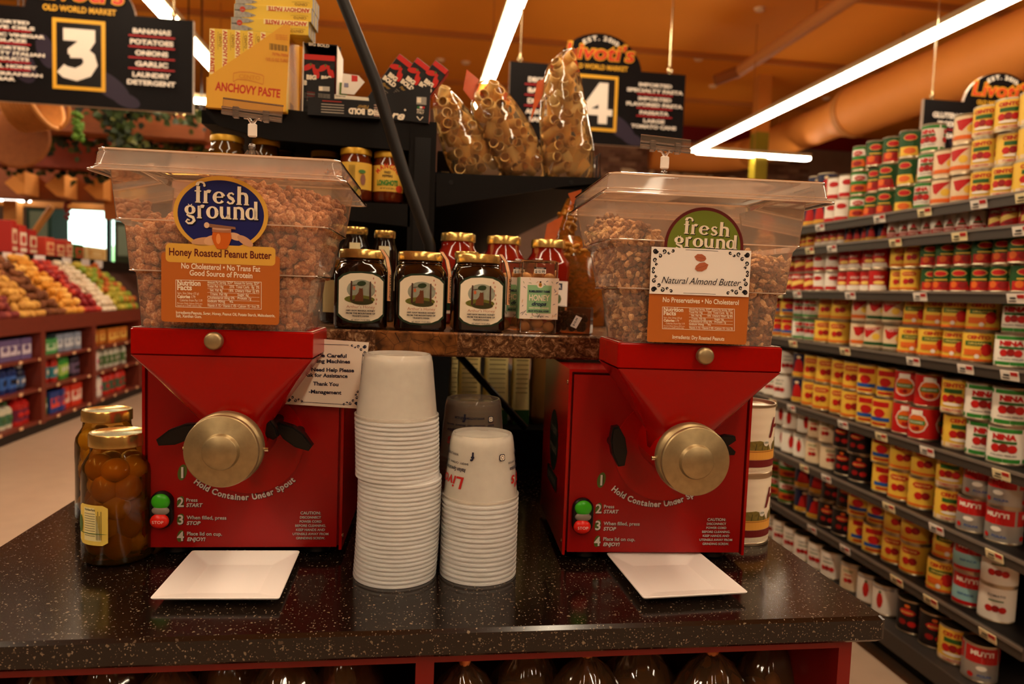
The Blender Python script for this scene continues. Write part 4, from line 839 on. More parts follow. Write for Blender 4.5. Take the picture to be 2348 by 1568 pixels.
# ------------------------------------------------------------------ generic jars
def jar(name, label, o, r, h, body, lidc, lab=None, glass=None, lid_r=None, lid_h=.014, seg=28, neck=.86, sh_=.16, rz=0, group=None, wavy=False, cat='jar', contents=None, tag=None):
    t = thing(name, label, cat, tuple(o), rz, group)
    lr = lid_r or r*.82; hb = h-lid_h-.004
    prof = [(0, .001), (r*.9, .001), (r, .006), (r, hb*(1-sh_)), (r*.97, hb*(1-sh_*.7)), (lr*.95, hb*(1-sh_*.18)), (lr*.93, hb+.006)]
    q = B(); q.lathe(prof, glass or body, seg, sharp=60); q.obj('glass_body', t)
    if contents: contents(t)
    q = B(); z0 = h-lid_h
    q.lathe([(lr*.96, z0), (lr, z0+.001), (lr, h-.003), (lr*.97, h-.0005), (lr*.9, h), (lr*.86, h-.0012), (0, h-.0012)], lidc, seg, sharp=50)
    if wavy: q.v = [(x*(1+.012*math.cos(9*math.atan2(y, x))), y*(1+.012*math.cos(9*math.atan2(y, x))), z) for x, y, z in q.v]
    q.obj('lid', t)
    if lab:
        q = B(); L = Lab(step=r*.2); lab(L, r, h); L.emit(q, round_(r*1.006), .00025); q.obj('paper_label', t)
    return t
# honey jars on the stone shelf
HON = mat('#160804', .08, coat=.6); HG = film('#c08040', .0, '#3a1808', .4, .04)
GRN = mat('#20301a', .5); CRP = mat('#efe4c8', .5)
def honey_art(L):
    w_, z0, z1 = .0335, .012, .0865
    def arch(w1, a, c, k): 
        P_ = [(-w1, a+k), (-w1*.8, a+k*.45), (-w1*.5, a+.1*k), (0, a), (w1*.5, a+.1*k), (w1*.8, a+k*.45), (w1, a+k), (w1, c-k), (w1*.8, c-k*.45), (w1*.5, c-.1*k), (0, c), (-w1*.5, c-.1*k), (-w1*.8, c-k*.45), (-w1, c-k)]; return P_
    L.conv(arch(w_+.002, z0-.003, z1+.003, .012), GRN); L.conv(arch(w_, z0, z1, .012), CRP)
    m1 = mat('#9aa08c', .6, noise=.3, nscale=150); m2 = mat('#6a6c20', .6, noise=.5, nscale=200); br = mat('#4a2a18', .6); 
    L.ell(0, .061, .0215, .0155, m1, rot=0); L.ell(-.002, .046, .023, .0065, m2); L.ell(.002, .0425, .017, .005, mat('#3a3812', .6))
    L.conv([(-.0165, .043), (-.013, .043), (-.0135, .074), (-.0158, .074)], br); L.conv([(.0125, .045), (.0155, .045), (.0148, .074), (.0128, .074)], br)
    L.stroke([(-.0145, .067), (-.008, .068), (-.002, .0695)], .0009, br); L.ell(.0005, .0705, .0068, .0038, mat('#2a3c1c', .6), rot=.15)
    L.ell(-.0105, .063, .0021, .003, mat('#c86a3c', .6)); L.stroke([(-.0105, .0675), (-.0105, .0655)], .0006, br)
    L.conv([(-.0095, .043), (-.0085, .051), (-.005, .055), (-.002, .061), (.001, .0615), (.003, .058), (.0035, .05), (.0035, .043)][::-1], mat('#6c3c1c', .7)); L.ell(-.0003, .0597, .0033, .0032, mat('#6c3c1c', .7)); L.ell(-.002, .0625, .001, .001, mat('#6c3c1c', .7)); L.ell(.0018, .0625, .001, .001, mat('#6c3c1c', .7))
    for k in range(7): L.ell(.0185+.0045*(k/6)+(.0015 if k % 2 else 0), .079-.0065*k, .0011, .0018, mat('#c89078', .6), n=10)
    L.text("Arthur's Honey", 0, .0325, .0042, mat('#b0683c', .6), w=.043, bold=.0)
    for i, s_ in enumerate(('100% RAW MANNA HONEY', 'FROM THE MOUNTAINS OF', 'TRANSYLVANIA')): L.text(s_, 0, .0275-.0042*i, .0022, INK, w=(.044, .044, .026)[i], bold=.045)
    L.text('NET WEIGHT: 17.4 OZ (485G)', 0, .0135, .0019, INK, w=.029, bold=.02)
def honey(label, x, yf, rz):
    t = thing('honey_jar', label, 'honey jar', (x, yf+.041, SH+.0005), rz)
    q = B(); s = .082
    rings = []
    for z, w_, r_ in ((0, s*.92, .012), (.005, s, .014), (.082, s, .014), (.092, s*.97, .02), (.100, .074, .036), (.104, .0685, .0342), (.112, .0685, .0342)): rings.append([(a, c_, z) for a, c_ in rrect(w_, w_, r_, 5)])
    q.loft(rings, HON, True, True, True); q.obj('glass_body', t)
    q = B()
    for z in (.1045, .108): q.lathe([(.0345, z), (.0353, z+.001), (.0345, z+.002)], mat('#2a1408', .1, coat=.5), 28)
    q.obj('thread_ring', t)
    q = B(); q.lathe([(.0345, .1095), (.0358, .1105), (.0358, .121), (.0345, .1235), (.033, .1238), (0, .1238)], GOLD, 32); q.obj('lid', t)
    q = B(); L = Lab(); honey_art(L); L.emit(q, lambda u, v, e: (u, -s/2-.0004-e, v), .00012); q.obj('paper_label', t)
    q = B(); RB = mat('#d8a070', .5)
    p1 = [(.030, -.030, .1245), (.0385, -.034, .112), (.041, -.041, .098), (.0425, -.0425, .09), (.0425, -.0425, .045)]
    for off, M_, wd in ((0, mat('#1c2c18', .5), .0036), (-.0006, RB, .0024)):
        V = []; 
        for (x_, y_, z_) in p1: V += [(x_-wd, y_+off-.0012*(off != 0)-.0008, z_), (x_+wd, y_+off-.0012*(off != 0)-.0008, z_)]
        q.add(V, [(2*i, 2*i+1, 2*i+3, 2*i+2) for i in range(len(p1)-1)], M_)
    L = Lab(); L.text("ARTHUR'S HONEY", 0, -.0012, .0024, INK, w=.04, bold=.03, rot=-PI/2)
    L.emit(q, lambda u, v, e: (.0425+u, -.0425-.0028, .0675+v), 0)
    q.obj('ribbon', t)
for lab, xa_, xb_, yf in (('leftmost dark honey jar with a paper label, next to the left bin', 763, 886, 1.135), ('middle dark honey jar with a paper label', 900, 1026, 1.128), ('rightmost dark honey jar with a paper label, beside the honey drops', 1036, 1164, 1.128)):
    a = ony((xa_+xb_)/2-2, 750, yf); honey(lab, a[0], yf, .06)
# clear boxes of honey drops
def drops(label, x, yf, full=True):
    W_, D_, H_ = .061, .030, .118
    t = thing('candy_box', label, 'box', (x, yf+D_/2, SH+.0005))
    CL = film('#f4e4d0', .06, '#e8d0b0', .35)
    q = B(); q.bbox(-W_/2, -D_/2, 0, W_/2, D_/2, H_, CL, .005); q.tube([(-W_/2+.002, -D_/2-.0004, .002), (W_/2-.002, -D_/2-.0004, .002), (W_/2-.002, -D_/2-.0004, H_-.002), (-W_/2+.002, -D_/2-.0004, H_-.002), (-W_/2+.002, -D_/2-.0004, .002)], .0011, film('#ffffff', .35, '#e8d8c0', .5), 6)
    q.cyl((-.006, 0, H_), (.006, 0, H_), .003, CL, 10); q.obj('clear_case', t)
    CA = [mat(c, .25) for c in ('#f0c48c', '#f8d0a0', '#e8b478')]; cm = [B().ball((0, 0, 0), (.0105, .0085, .009), c, 12, 8).mesh('candy') for c in CA]
    for k in range(5):
        for i in range(3): link('candy', random.choice(cm), t, (-.0195+.0195*i+random.uniform(-.001, .001), random.uniform(-.003, .003), .011+.0195*k+(.006 if i % 2 else 0)), rot=(random.random(), random.random(), random.random()))
    q = B(); L = Lab(); GR = mat('#8fbf8a', .5); L.rect(-.031, .024, .031, .090, mat('#f0e2d0', .5))
    for _ in range(64):
        x_, z_ = random.uniform(-.029, .029), random.uniform(.026, .088)
        if abs(x_) < .022 and .034 < z_ < .078: continue
        a = random.uniform(0, PI); c_ = random.choice([mat('#20203c', .5), mat('#c89048', .5), mat('#6a8a4a', .5), mat('#4a3c5c', .5)]); l = random.uniform(.0015, .004)
        L.stroke([(x_-l*math.cos(a), z_-l*math.sin(a)), (x_, z_+.0006), (x_+l*math.cos(a), z_+l*math.sin(a))], [.0004, .0010, .0004], c_, lay=2)
    L.lay = 2; L.rect(-.0195, .0335, .0195, .078, GR); L.ell(.001, .079, .0055, .0055, mat('#f0e2d0', .5))
    L.ell(.001, .0785, .0026, .0034, mat('#e0a030', .5)); L.rect(-.0013, .0775, .0033, .0783, INK); L.rect(-.0011, .0795, .0031, .0803, INK); L.ell(.001, .083, .0016, .0014, INK)
    NB = mat('#182448', .5); L.text('BUMBLEBERRY FARMS', 0, .0665, .0034, NB, w=.034, bold=.04); L.text('HONEY', 0, .0535, .0092, mat('#f4e4cc', .5), w=.033, bold=.02); L.text('drops', 0, .0455, .0062, NB, w=.024, bold=.03, shear=.3); L.text('HARD HONEY CANDIES', 0, .0405, .0024, mat('#f4e4cc', .5), w=.032, bold=.02); L.text('MADE WITH REAL HONEY', 0, .0355, .0026, NB, w=.034, bold=.045); L.text('5.29OZ / 150G', 0, .0275, .002, INK, w=.016)
    L.rect(-.010, .0965, .009, .1065, mat('#f4ead8', .5)); L.rect(-.010, .1035, .009, .1065, INK); L.text('GROCERY', -.0005, .1042, .0015, mat('#f4ead8', .5), w=.013); L.text('$10.99', -.0005, .0975, .0045, INK, w=.0155)
    L.emit(q, lambda u, v, e: (u, -D_/2-.0016-e, v), .00012); q.box(-W_/2-.0016, -D_/2-.0014, .024, -W_/2-.0006, D_/2, .09, GR); q.obj('card_sleeve', t)
a = ony(1233, 760, 1.135); drops('clear honey drops box with green label and price sticker, in front', a[0], 1.135)
a = ony(1172, 755, 1.17); drops('clear honey drops box behind, half hidden by the honey jar', a[0]+.012, 1.185)
# clear clamshell of dark sweets
t = thing('sweets_box', 'low clear box of dark brown sweets beside the right bin', 'box', (.262, 1.17, SH+.0005), -.35)
q = B(); q.bbox(-.035, -.025, 0, .035, .025, .045, film('#d8b090', .08, '#c0a080', .35), .003); q.obj('clear_case', t)
q = B()
for _ in range(40): q.ball((random.uniform(-.028, .028), random.uniform(-.018, .018), .008+random.random()*.024), random.uniform(.005, .008), mat('#3c1408', .4, noise=.4), 8, 6)
q.obj('sweets', t); q = B(); L = Lab(); L.raw([(.003, .014), (.013, .010), (.022, .028), (.012, .032)], [(0, 1, 2, 3)], mat('#f0e8e0', .5)); L.text('$10.99', .0125, .0205, .003, INK, w=.014, rot=1.1); L.emit(q, lambda u, v, e: (u, -.0257-e, v), .0002); q.obj('price_sticker', t)
# red sauce jars behind
SAU = mat('#7a1408', .12, coat=.5, noise=.15, nscale=30)
def slab_(L, r, h):
    L.rect(-.028, .02, .05, .09, mat('#efe6dc', .5)); L.rect(-.006, .073, .03, .086, mat('#101c3c', .5)); L.text('SILVER', .012, .076, .007, mat('#f0e8e0', .5), w=.03); L.rect(-.02, .026, .04, .042, mat('#12301c', .5)); L.text('KETTLE', -.014, .052, .006, INK, w=.022); L.ell(.02, .055, .008, .009, mat('#5a6a4a', .5))
YS_ = 1.43
for i, (pa, pb, py) in enumerate(((1012, 1090, 536), (1118, 1193, 543), (1222, 1292, 551))):
    a = ony((pa+pb)/2, py, YS_)
    jar('sauce_jar', ['leftmost red tomato sauce jar with a wavy gold lid', 'middle red tomato sauce jar with a wavy gold lid', 'rightmost red tomato sauce jar, label half hidden by the honey drops'][i], (a[0], YS_, SH+.0005), .045, a[2]-SH, SAU, GOLD, lab=slab_, lid_r=.034, lid_h=.017, sh_=.22, wavy=True, rz=-.1)
for i, (px, pt, w_) in enumerate(((817, 522, .022), (883, 530, .020))):
    a = ony(px, pt, 1.40)
    jar('small_jar', ['small dark jar with pale label behind the leftmost honey jar', 'small dark jar with pale label behind, nearer the cable'][i], (a[0], 1.40, SH+.0005), w_+.004, a[2]-SH, mat('#120a06', .12, coat=.5), GOLD, lab=lambda L, r, h: (L.rect(-.010, .06, .010, h-.03, mat('#d8cca0', .5)), L.rect(-.008, .08, .008, .083, GRN)), lid_r=w_)
a = ony(760, 700, 1.27)
jar('spread_jar', 'jar with a cream label behind the left bin corner', (a[0]+.012, 1.29, SH+.0005), .034, .11, mat('#1a0e06', .12, coat=.5), GOLD, lab=lambda L, r, h: L.rect(-.03, .02, .04, .075, mat('#d8c890', .5)))
a = ony(1078, 585, 1.30)
jar('spread_jar', 'small gold-lidded jar between the middle and rightmost honey jars', (.094, 1.275, SH+.0005), .026, a[2]-SH+.004, mat('#1a0e06', .12, coat=.5), GOLD)
# ------------------------------------------------------------------ pepper jars on the left shelf
PEP = mat('#5c2008', .12, coat=.4, noise=.6, nscale=60); OLI = mat('#4a2c08', .12, coat=.4, noise=.6, nscale=50); GLY = mat('#c89a28', .35, .3)
def plab(kind):
    def f(L, r, h):
        L.rect(-.045, h*.22, .045, h*.72, mat('#e0b444', .5))
        if kind: L.arc('MANCINI', 0, h*.44, h*.22, math.radians(150), math.radians(30), .010, mat('#c03018', .5), bold=.04); L.text('FRIED', 0, h*.56, .005, INK, w=.014); L.text('PEPPERS', 0, h*.49, .005, INK, w=.022); L.text('LONGHOTS', 0, h*.335, .011, mat('#2c7a2c', .5), w=.046, bold=.05); L.ell(.028, h*.28, .01, .008, mat('#c84020', .5)); L.text('NET WT 12 OZ (340 g)', 0, h*.26, .0035, INK, w=.03)
        else:
            for k in range(5): L.rect(-.012+k*.0028, h*.28, -.0108+k*.0028, h*.66, mat('#7a6420', .5))
            L.ell(.018, h*.4, .006, .012, mat('#8a5a48', .5)); L.ell(.016, h*.55, .008, .004, mat('#4a7a3a', .5)); L.ell(-.028, h*.48, .008, .006, mat('#c83a20', .5))
    return f
pj = [((482, 560), 312, 1.64, 'gold-lidded pepper jar at the left end of the shelf under the anchovy display', None, OLI), ((578, 642), 320, 1.66, 'gold-lidded pepper jar behind the left sign clip', None, OLI), ((648, 668), 338, 1.9, 'pepper jar deep in shadow right of the sign clip', None, OLI), ((713, 778), 348, 1.78, 'shadowed pepper jar just above the left bin lid', None, OLI), ((780, 854), 342, 1.63, 'pepper jar with a yellow side label right of the left bin', 0, PEP), ((857, 925), 350, 1.64, 'pepper jar with MANCINI LONGHOTS on its yellow label', 1, PEP)]
for (pa, pb), py, Y_j, lb, kd, M_ in pj:
    a = ony(pa, py, Y_j); c = ony(pb, py, Y_j); r = (c[0]-a[0])/2*1.06; x = (a[0]+c[0])/2
    if pa == 648: r = .033; x = a[0]+.0
    jar('pepper_jar', lb, (x, Y_j, zm+.0005), r, a[2]-zm, M_, GLY, lab=plab(kd) if kd is not None else (lambda L, r, h: L.rect(-.04, h*.2, .04, h*.68, mat('#e0b444', .5))), lid_r=r*.93, rz=0)
for k in range(10):
    jar('dim_jar', 'dim jar further back on the unlit left shelf', (-.36+.085*(k % 5)+.01*(k//5), 2.05+.35*(k//5), zm+.0005), .036, .1, OLI, GLY, group='dim jars at the back of the left shelf')
# ------------------------------------------------------------------ beige coffee bags under the stone shelf
for i, (pa, pb) in enumerate(((1027, 1047), (1047, 1100), (1108, 1164), (1172, 1212), (1216, 1262), (1262, 1300))):
    Yb = 1.68; a = ony(pa, 1000, Yb); c = ony(pb, 1000, Yb); w_ = c[0]-a[0]; h = .30
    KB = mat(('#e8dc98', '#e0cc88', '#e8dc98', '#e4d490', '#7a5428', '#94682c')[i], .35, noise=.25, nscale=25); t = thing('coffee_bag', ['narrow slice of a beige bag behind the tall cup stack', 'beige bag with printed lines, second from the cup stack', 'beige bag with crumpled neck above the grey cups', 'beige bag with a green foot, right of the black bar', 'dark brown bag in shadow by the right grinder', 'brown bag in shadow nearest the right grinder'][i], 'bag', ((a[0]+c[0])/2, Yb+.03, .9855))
    rings = []
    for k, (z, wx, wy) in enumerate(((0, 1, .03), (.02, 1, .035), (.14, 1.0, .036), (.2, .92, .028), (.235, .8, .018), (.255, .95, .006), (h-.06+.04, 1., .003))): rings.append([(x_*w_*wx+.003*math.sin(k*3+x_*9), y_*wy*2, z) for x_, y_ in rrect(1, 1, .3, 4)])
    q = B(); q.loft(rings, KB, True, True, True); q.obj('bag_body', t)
    q = B(); L = Lab()
    if i < 4:
        L.rect(-w_*.45, .0, w_*.45, .035, mat('#20481c', .5))
        for k in range(9): L.rect(-w_*.36, .075+k*.011, w_*.3, .0775+k*.011, mat('#8a7a48', .5))
        L.emit(q, lambda u, v, e: (u, -.0375-e, v), .0003); q.obj('bag_print', t)
# ------------------------------------------------------------------ pasta bags on the right top shelf
PAS = [mat(c, .45, noise=.1, nscale=40) for c in ('#f8cc7c', '#fcd890', '#f4c068')]
def tube_mesh(M, r=.0105, L_=.036, th=.0016):
    q = B(); n = 16
    q.lathe([(r, -L_/2), (r, L_/2), (r-th, L_/2), (r-th, -L_/2), (r, -L_/2)], M, n); return q.mesh('pasta_tube')
tm = [tube_mesh(c, r, l) for c in PAS for r, l in ((.0125, .036), (.0115, .042))]
BAGF = film('#fffaf0', .07, '#ffecc8', .34, .05); ORG = film('#ffb070', .5, '#f08a50', .3, .15)
def pasta_bag(label, secs, Yb, ntube, flaps, seed, zs, floor_z):
    random.seed(seed); S_ = []
    for (x, y, w_) in secs: p_ = ony(x, y, Yb); S_.append((np.array([p_[0], p_[2]]), w_/F_PX*Yb*1.0))
    o = (S_[0][0][0], Yb, floor_z); t = thing('pasta_bag', label, 'pasta bag', o)
    rings = []; n = 40; NS = 22; cen = []
    for j in range(NS+1):
        f = j/NS*(len(S_)-1); k = min(int(f), len(S_)-2); g_ = f-k
        c = S_[k][0]*(1-g_)+S_[k+1][0]*g_; w_ = S_[k][1]*(1-g_)+S_[k+1][1]*g_
        cen.append((c, w_))
    for j, (c, w_) in enumerate(cen):
        a = cen[max(j-1, 0)][0]; b_ = cen[min(j+1, NS)][0]; d = (b_-a)/np.linalg.norm(b_-a); nx = np.array([d[1], -d[0]])
        f = j/NS
        if f < .12: k_ = f/.12; nx = nx*k_+np.array([1, 0])*(1-k_); nx /= np.linalg.norm(nx)
        th = (.038*(1-f**3)+.002)*(min(1, .85+f*3)); ring = []
        for i in range(n):
            A_ = 2*PI*i/n; cx, sy = math.cos(A_), math.sin(A_); ex = math.copysign(abs(cx)**.7, cx); ey = math.copysign(abs(sy)**.8, sy)
            wr = 1+.035*math.sin(7*A_+j*1.3)+random.uniform(-.03, .03)
            q_ = c+nx*ex*w_/2*(1 if j else .96); z_ = q_[1] if j else floor_z+.001
            ring.append((q_[0]-o[0], ey*th*wr, max(z_-floor_z, .001)))
        rings.append(ring)
    q = B(); q.loft(rings, BAGF, True, True, True); q.obj('clear_film', t)
    m_ = 0
    for layer in (0, 1):
        tries = 0; placed = []
        while tries < 1500 and len(placed) < ntube[layer]:
            tries += 1; f = random.uniform(.03, zs); j = f*NS; k = min(int(j), NS-1); c, w_ = cen[k]; c = c*(1-(j-k))+cen[k+1][0]*(j-k)
            a = cen[max(k-1, 0)][0]; b_ = cen[min(k+1, NS)][0]; d = (b_-a)/np.linalg.norm(b_-a); nx = np.array([d[1], -d[0]])
            s_ = random.uniform(-.5, .5)*max(0, w_-.046); p_ = c+nx*s_
            if p_[1]-floor_z < .016: continue
            if any(np.linalg.norm(p_-r_) < (.0185 if layer == 0 else .024) for r_ in placed): continue
            placed.append(p_); ax = random.uniform(-.9, .9)
            link('pasta_tube', random.choice(tm), t, (p_[0]-o[0], -.014+layer*.026+random.uniform(-.003, .003), p_[1]-floor_z), rot=(random.uniform(.3, 1.9), ax, random.uniform(-.7, .7)))
    for fl in flaps:
        q = B(); V = [ony(x, y, Yb-.006) for x, y in fl]; q.prism([(v[0]-o[0], v[2]-floor_z) for v in V], -.005, -.0035, ORG); q.obj('seal_flap', t)
    return t
pasta_bag('leftmost clear bag of pasta tubes leaning against the black tray', [(1100, 400, 128), (1066, 330, 108), (1036, 270, 84), (1016, 225, 52), (1004, 203, 16)], 1.70, (46, 22), [[(990, 205), (1015, 203), (1005, 240), (992, 245)]], 21, .82, zr+.0005)
pasta_bag('middle clear bag of pasta tubes with a tall orange flap', [(1208, 402, 105), (1172, 325, 118), (1138, 262, 104), (1115, 215, 82), (1098, 190, 30)], 1.68, (48, 22), [[(1070, 158), (1098, 182), (1088, 238), (1062, 205)], [(1090, 192), (1130, 190), (1165, 215), (1158, 235), (1100, 225)]], 22, .84, zr+.0005)
pasta_bag('rightmost clear bag of pasta tubes, the tallest, before the aisle four sign', [(1306, 403, 118), (1300, 340, 122), (1292, 270, 112), (1288, 205, 96), (1290, 160, 74), (1300, 130, 34), (1318, 112, 8)], 1.66, (60, 28), [[(1262, 150), (1300, 122), (1326, 108), (1322, 135), (1330, 165), (1270, 165)], [(1232, 186), (1250, 180), (1246, 215), (1228, 250), (1216, 280)]], 23, .78, zr+.0005)
random.seed(5)
# amber noodle bags lower right, behind the right bin
NOO = mat('#a8701c', .5, noise=.45, nscale=35)
def noodle(label, secs, Yb, z0, flap=None):
    S_ = [(ony(x, y, Yb), w_/F_PX*Yb) for x, y, w_ in secs]; o = (S_[0][0][0], Yb, z0); t = thing('noodle_bag', label, 'noodle bag', o); rings = []
    for j, (p_, w_) in enumerate(S_): rings.append([(p_[0]-o[0]+math.cos(2*PI*i/30)*w_/2*(1+random.uniform(-.04, .04)), math.sin(2*PI*i/30)*.028*(1-.25*j)*(1+random.uniform(-.08, .08)), (p_[2]-z0) if j else .001) for i in range(30)])
    q = B(); q.loft(rings, film('#f4c080', .22, '#c88c38', .3, .1), True, True, True); q.obj('clear_film', t)
    q = B()
    for _ in range(130):
        j = random.random()*(len(S_)-1.3); k = int(j); g_ = j-k; c = S_[k][0]*(1-g_)+S_[k+1][0]*g_; w_ = S_[k][1]*(1-g_)+S_[k+1][1]*g_
        x = c[0]-o[0]+random.uniform(-.30, .30)*w_; z = c[2]-z0; l = .01
        if z < .02: continue
        q.tube([(x-l, random.uniform(-.012, .012), z+random.uniform(-l, l)), (x, random.uniform(-.012, .012), z+random.uniform(-l, l)), (x+l, random.uniform(-.012, .012), z+random.uniform(-l, l))], .004, NOO, 5)
    q.obj('noodles', t)
    if flap: q = B(); q.prism([(ony(x, y, Yb)[0]-o[0], ony(x, y, Yb)[2]-z0) for x, y in flap], -.012, -.010, ORG); q.obj('seal_flap', t)
noodle('amber bag of noodles behind the right bin, beside the sauce jars', [(1340, 735, 110), (1335, 660, 110), (1320, 590, 90), (1305, 540, 50)], 1.46, SH+.0005, [(1252, 515), (1290, 495), (1268, 560), (1240, 580)])
noodle('dark amber noodle bag under the right black shelf', [(1282, 700, 70), (1280, 600, 70), (1292, 530, 55), (1312, 455, 24)], 1.53, SH+.0005, [(1300, 445), (1330, 436), (1332, 462), (1310, 470)])

a = ony(1003, 395, 1.74); c = ony(1052, 395, 1.74); q = B(); q.bbox(0, 0, 0, c[0]-a[0], .05, .075, mat('#100c0c', .45), .002); q.box(.01, -.001, .02, c[0]-a[0]-.004, 0, .026, mat('#c8b890', .5)); q.box(.004, -.001, .016, .02, 0, .024, mat('#2c5a3c', .5))
q.obj('black_pouch', loc=(a[0], 1.76, zr+.0005), label='small black carton with a green and cream stripe behind the leftmost pasta bag', cat='carton')
# ------------------------------------------------------------------ goods on the left top shelf
YF = 1.575
zT = zl+.0005
# anchovy paste display carton
a = onz(472, 222, zT); yaw = -.045
f0 = ony(472, 222, YF+.01); fa = Fr((f0[0], YF+.01, zT), yaw)
t = thing('display_carton', 'large yellow slant-cut display carton lettered ANCHOVY PASTE', 'carton', (f0[0], YF+.01, zT), yaw)
Pa = lambda x, y, p=0: fa.px(x, y, p)
YC = mat('#e2a832', .5, noise=.05, nscale=5); YT = mat('#e8c440', .45); RI = mat('#c23a1c', .5); RI2 = mat('#c8702c', .5)
w_, _ = Pa(655, 243); D_ = .135
k0 = Pa(475, 176)[1]; k1 = Pa(668, 58)
cut = [(0, 0.0), (w_, 0.0), (k1[0]-.002, k1[1]), (k1[0]-.014, k1[1]+.001), (.004, k0)]
q = B(); q.prism(cut, 0, .002, YC); q.prism([(x, z) for x, z in cut], D_-.002, D_, YC); q.box(w_-.002, .002, 0, w_, D_-.002, k1[1], YC); q.box(0, .002, 0, .002, D_-.002, k0, YC); q.box(.002, .002, 0, w_-.002, D_-.002, .002, YC); q.obj('carton_body', t)
L = Lab(); L.fit('ANCHOVY PASTE', Pa(493, 206), Pa(642, 224), .0165, RI, bold=.035)
L.stroke([Pa(x, y) for x, y in ((536, 168), (550, 165), (575, 166), (600, 172), (605, 175))], .0012, RI2); L.stroke([Pa(x, y) for x, y in ((535, 187), (545, 182), (568, 184), (592, 190), (603, 194))], .0012, RI2)
L.stroke([Pa(536, 168), Pa(535, 187), Pa(541, 191)], .0008, RI2); L.stroke([Pa(605, 175), Pa(604, 193), Pa(598, 192)], .0008, RI2); L.fit('CENTO', Pa(548, 179), Pa(597, 184), .008, mat('#d8962c', .5))
for k in range(15): x = 618+k*2.75; L.raw([Pa(x, 99+k*.4), Pa(x+(1.7 if k % 3 else 1), 99+k*.4), Pa(x+(1.7 if k % 3 else 1), 114+k*.3), Pa(x, 114+k*.3)], [(3, 2, 1, 0)], mat('#4a3a1a', .5), lay=1)
L.fit('70796-70006', Pa(624, 127), Pa(661, 131), .0055, RI2); L.fit('12/2.12 OZ TUBES', Pa(610, 139), Pa(661, 143), .0055, RI2)
for k, s_ in enumerate(('DISTRIBUTED BY', 'CENTO FINE FOODS INC', 'WEST DEPTFORD NJ')): L.fit(s_, Pa(632, 82+k*4.6), Pa(660, 84+k*4.6), .0022, RI2)
q = B(); L.emit(q, flat(0), .0002)
L = Lab()
for k in range(9): L.rect(.03+.0*k, .10+k*.006, .09, .1015+k*.006, RI2, lay=1)
L.rect(.04, .012, .075, .03, mat('#a87820', .5), lay=1); L.emit(q, lambda u, v, e: (w_+e, u, v), .0004); q.obj('carton_print', t)
# tube cartons
def tube_carton(vert=True):
    """slim yellow carton 0.029 x 0.021 x 0.155, front print"""
    W_, D2, H_ = .0288, .021, .158; q = B(); q.bbox(-W_/2, -D2/2, 0, W_/2, D2/2, H_, YT, .0008, n=1); q.box(-W_/2, -D2/2+.001, H_-.0008, W_/2, D2/2-.001, H_+.0004, mat('#5a4a2c', .5)) 
    L = Lab(); L.rect(-W_/2+.0006, H_*.42, -W_/2+.0105, H_-.001, mat('#efe0a0', .5)); L.text('ANCHOVY PASTE', -W_/2+.0025, H_-.003, .0078, RI, w=H_*.54, al='l', bold=.04, rot=-PI/2); L.text('CENTO', W_/2-.0095, H_-.010, .005, mat('#8a6420', .5), w=.026, al='l', bold=.02, rot=-PI/2)
    L.stroke([(W_/2-.011, H_-.006), (W_/2-.0125, H_-.02), (W_/2-.011, H_-.042)], .0007, mat('#9a8430', .5))
    FI = mat('#8a8478', .35, .3, noise=.5, nscale=200); FD = mat('#4a463c', .4)
    L.rect(-W_/2+.0006, 0.001, W_/2-.0006, .022, FD)
    L.conv([(-W_/2+.001, .001), (-.002, .001), (-.004, .035), (-.008, .048), (-W_/2+.0015, .035)], FI); L.conv([(.0, .001), (W_/2-.001, .001), (W_/2-.002, .03), (.008, .046), (.002, .03)], FI)
    L.ell(-.007, .038, .001, .001, INK, n=8); L.ell(.009, .036, .001, .001, INK, n=8); L.ell(-.003, .018, .0058, .0058, RI, n=16); L.text('OMEGA 3', -.003, .0168, .002, FI, w=.008, rot=-PI/2)
    L.emit(q, flat(D2/2+.0002), .00015); return q.mesh('tube_carton')
tc_ = tube_carton()
zf = k1[1]
for i in range(6):
    lab = ['leftmost slim yellow tube carton standing in the yellow display', 'second slim yellow tube carton from the left in the display', 'third slim yellow tube carton in the display', 'fourth slim yellow tube carton in the display', 'fifth slim yellow tube carton, mostly hidden by the slanted front', 'rightmost slim yellow tube carton in the display, only its corner showing'][i]
    x = Pa(478+i*29.3, 120)[0]+.0142; p_ = fa.o+fa.u*x-fa.n*.016
    link('tube_carton', tc_, None, (p_[0], p_[1], zT+.0025+.0), yaw, label=lab, cat='carton', group='tube cartons in the yellow display')
for i in range(6):
    x = Pa(478+i*29.3, 120)[0]+.0142; p_ = fa.o+fa.u*x-fa.n*.055
    if i > 1: pass
# stack of cartons lying on top, ends to the right
t_top = Pa(560, 45)[1]
rowsz = [(520, 40, 703, 66, 0), (522, 12, 708, 38, 1), (524, -16, 712, 10, 2)]
for i in range(3):
    zc = zT+.1615+.0+i*.0295
    for j in range(3):
        A_ = ony(523+(4 if i else 0), 40, YF); p_ = (A_[0]+.079+i*.001+.002*j, YF+.03+.0225*j+.006*i, zc+.0145)
        o = link('tube_carton', tc_, None, p_, label=['%s slim carton lying %s on the anchovy stack' % (('bottom', 'second', 'third')[i], ('in front', 'in the middle', 'at the back')[j])][0], cat='carton', group='tube cartons lying on top of the display')
        o.matrix_world = Matrix.Translation(p_) @ Matrix.Rotation(yaw-.03, 4, 'Z') @ Matrix.Rotation(PI/2, 4, 'Y') @ Matrix.Translation((0, 0, -.079))
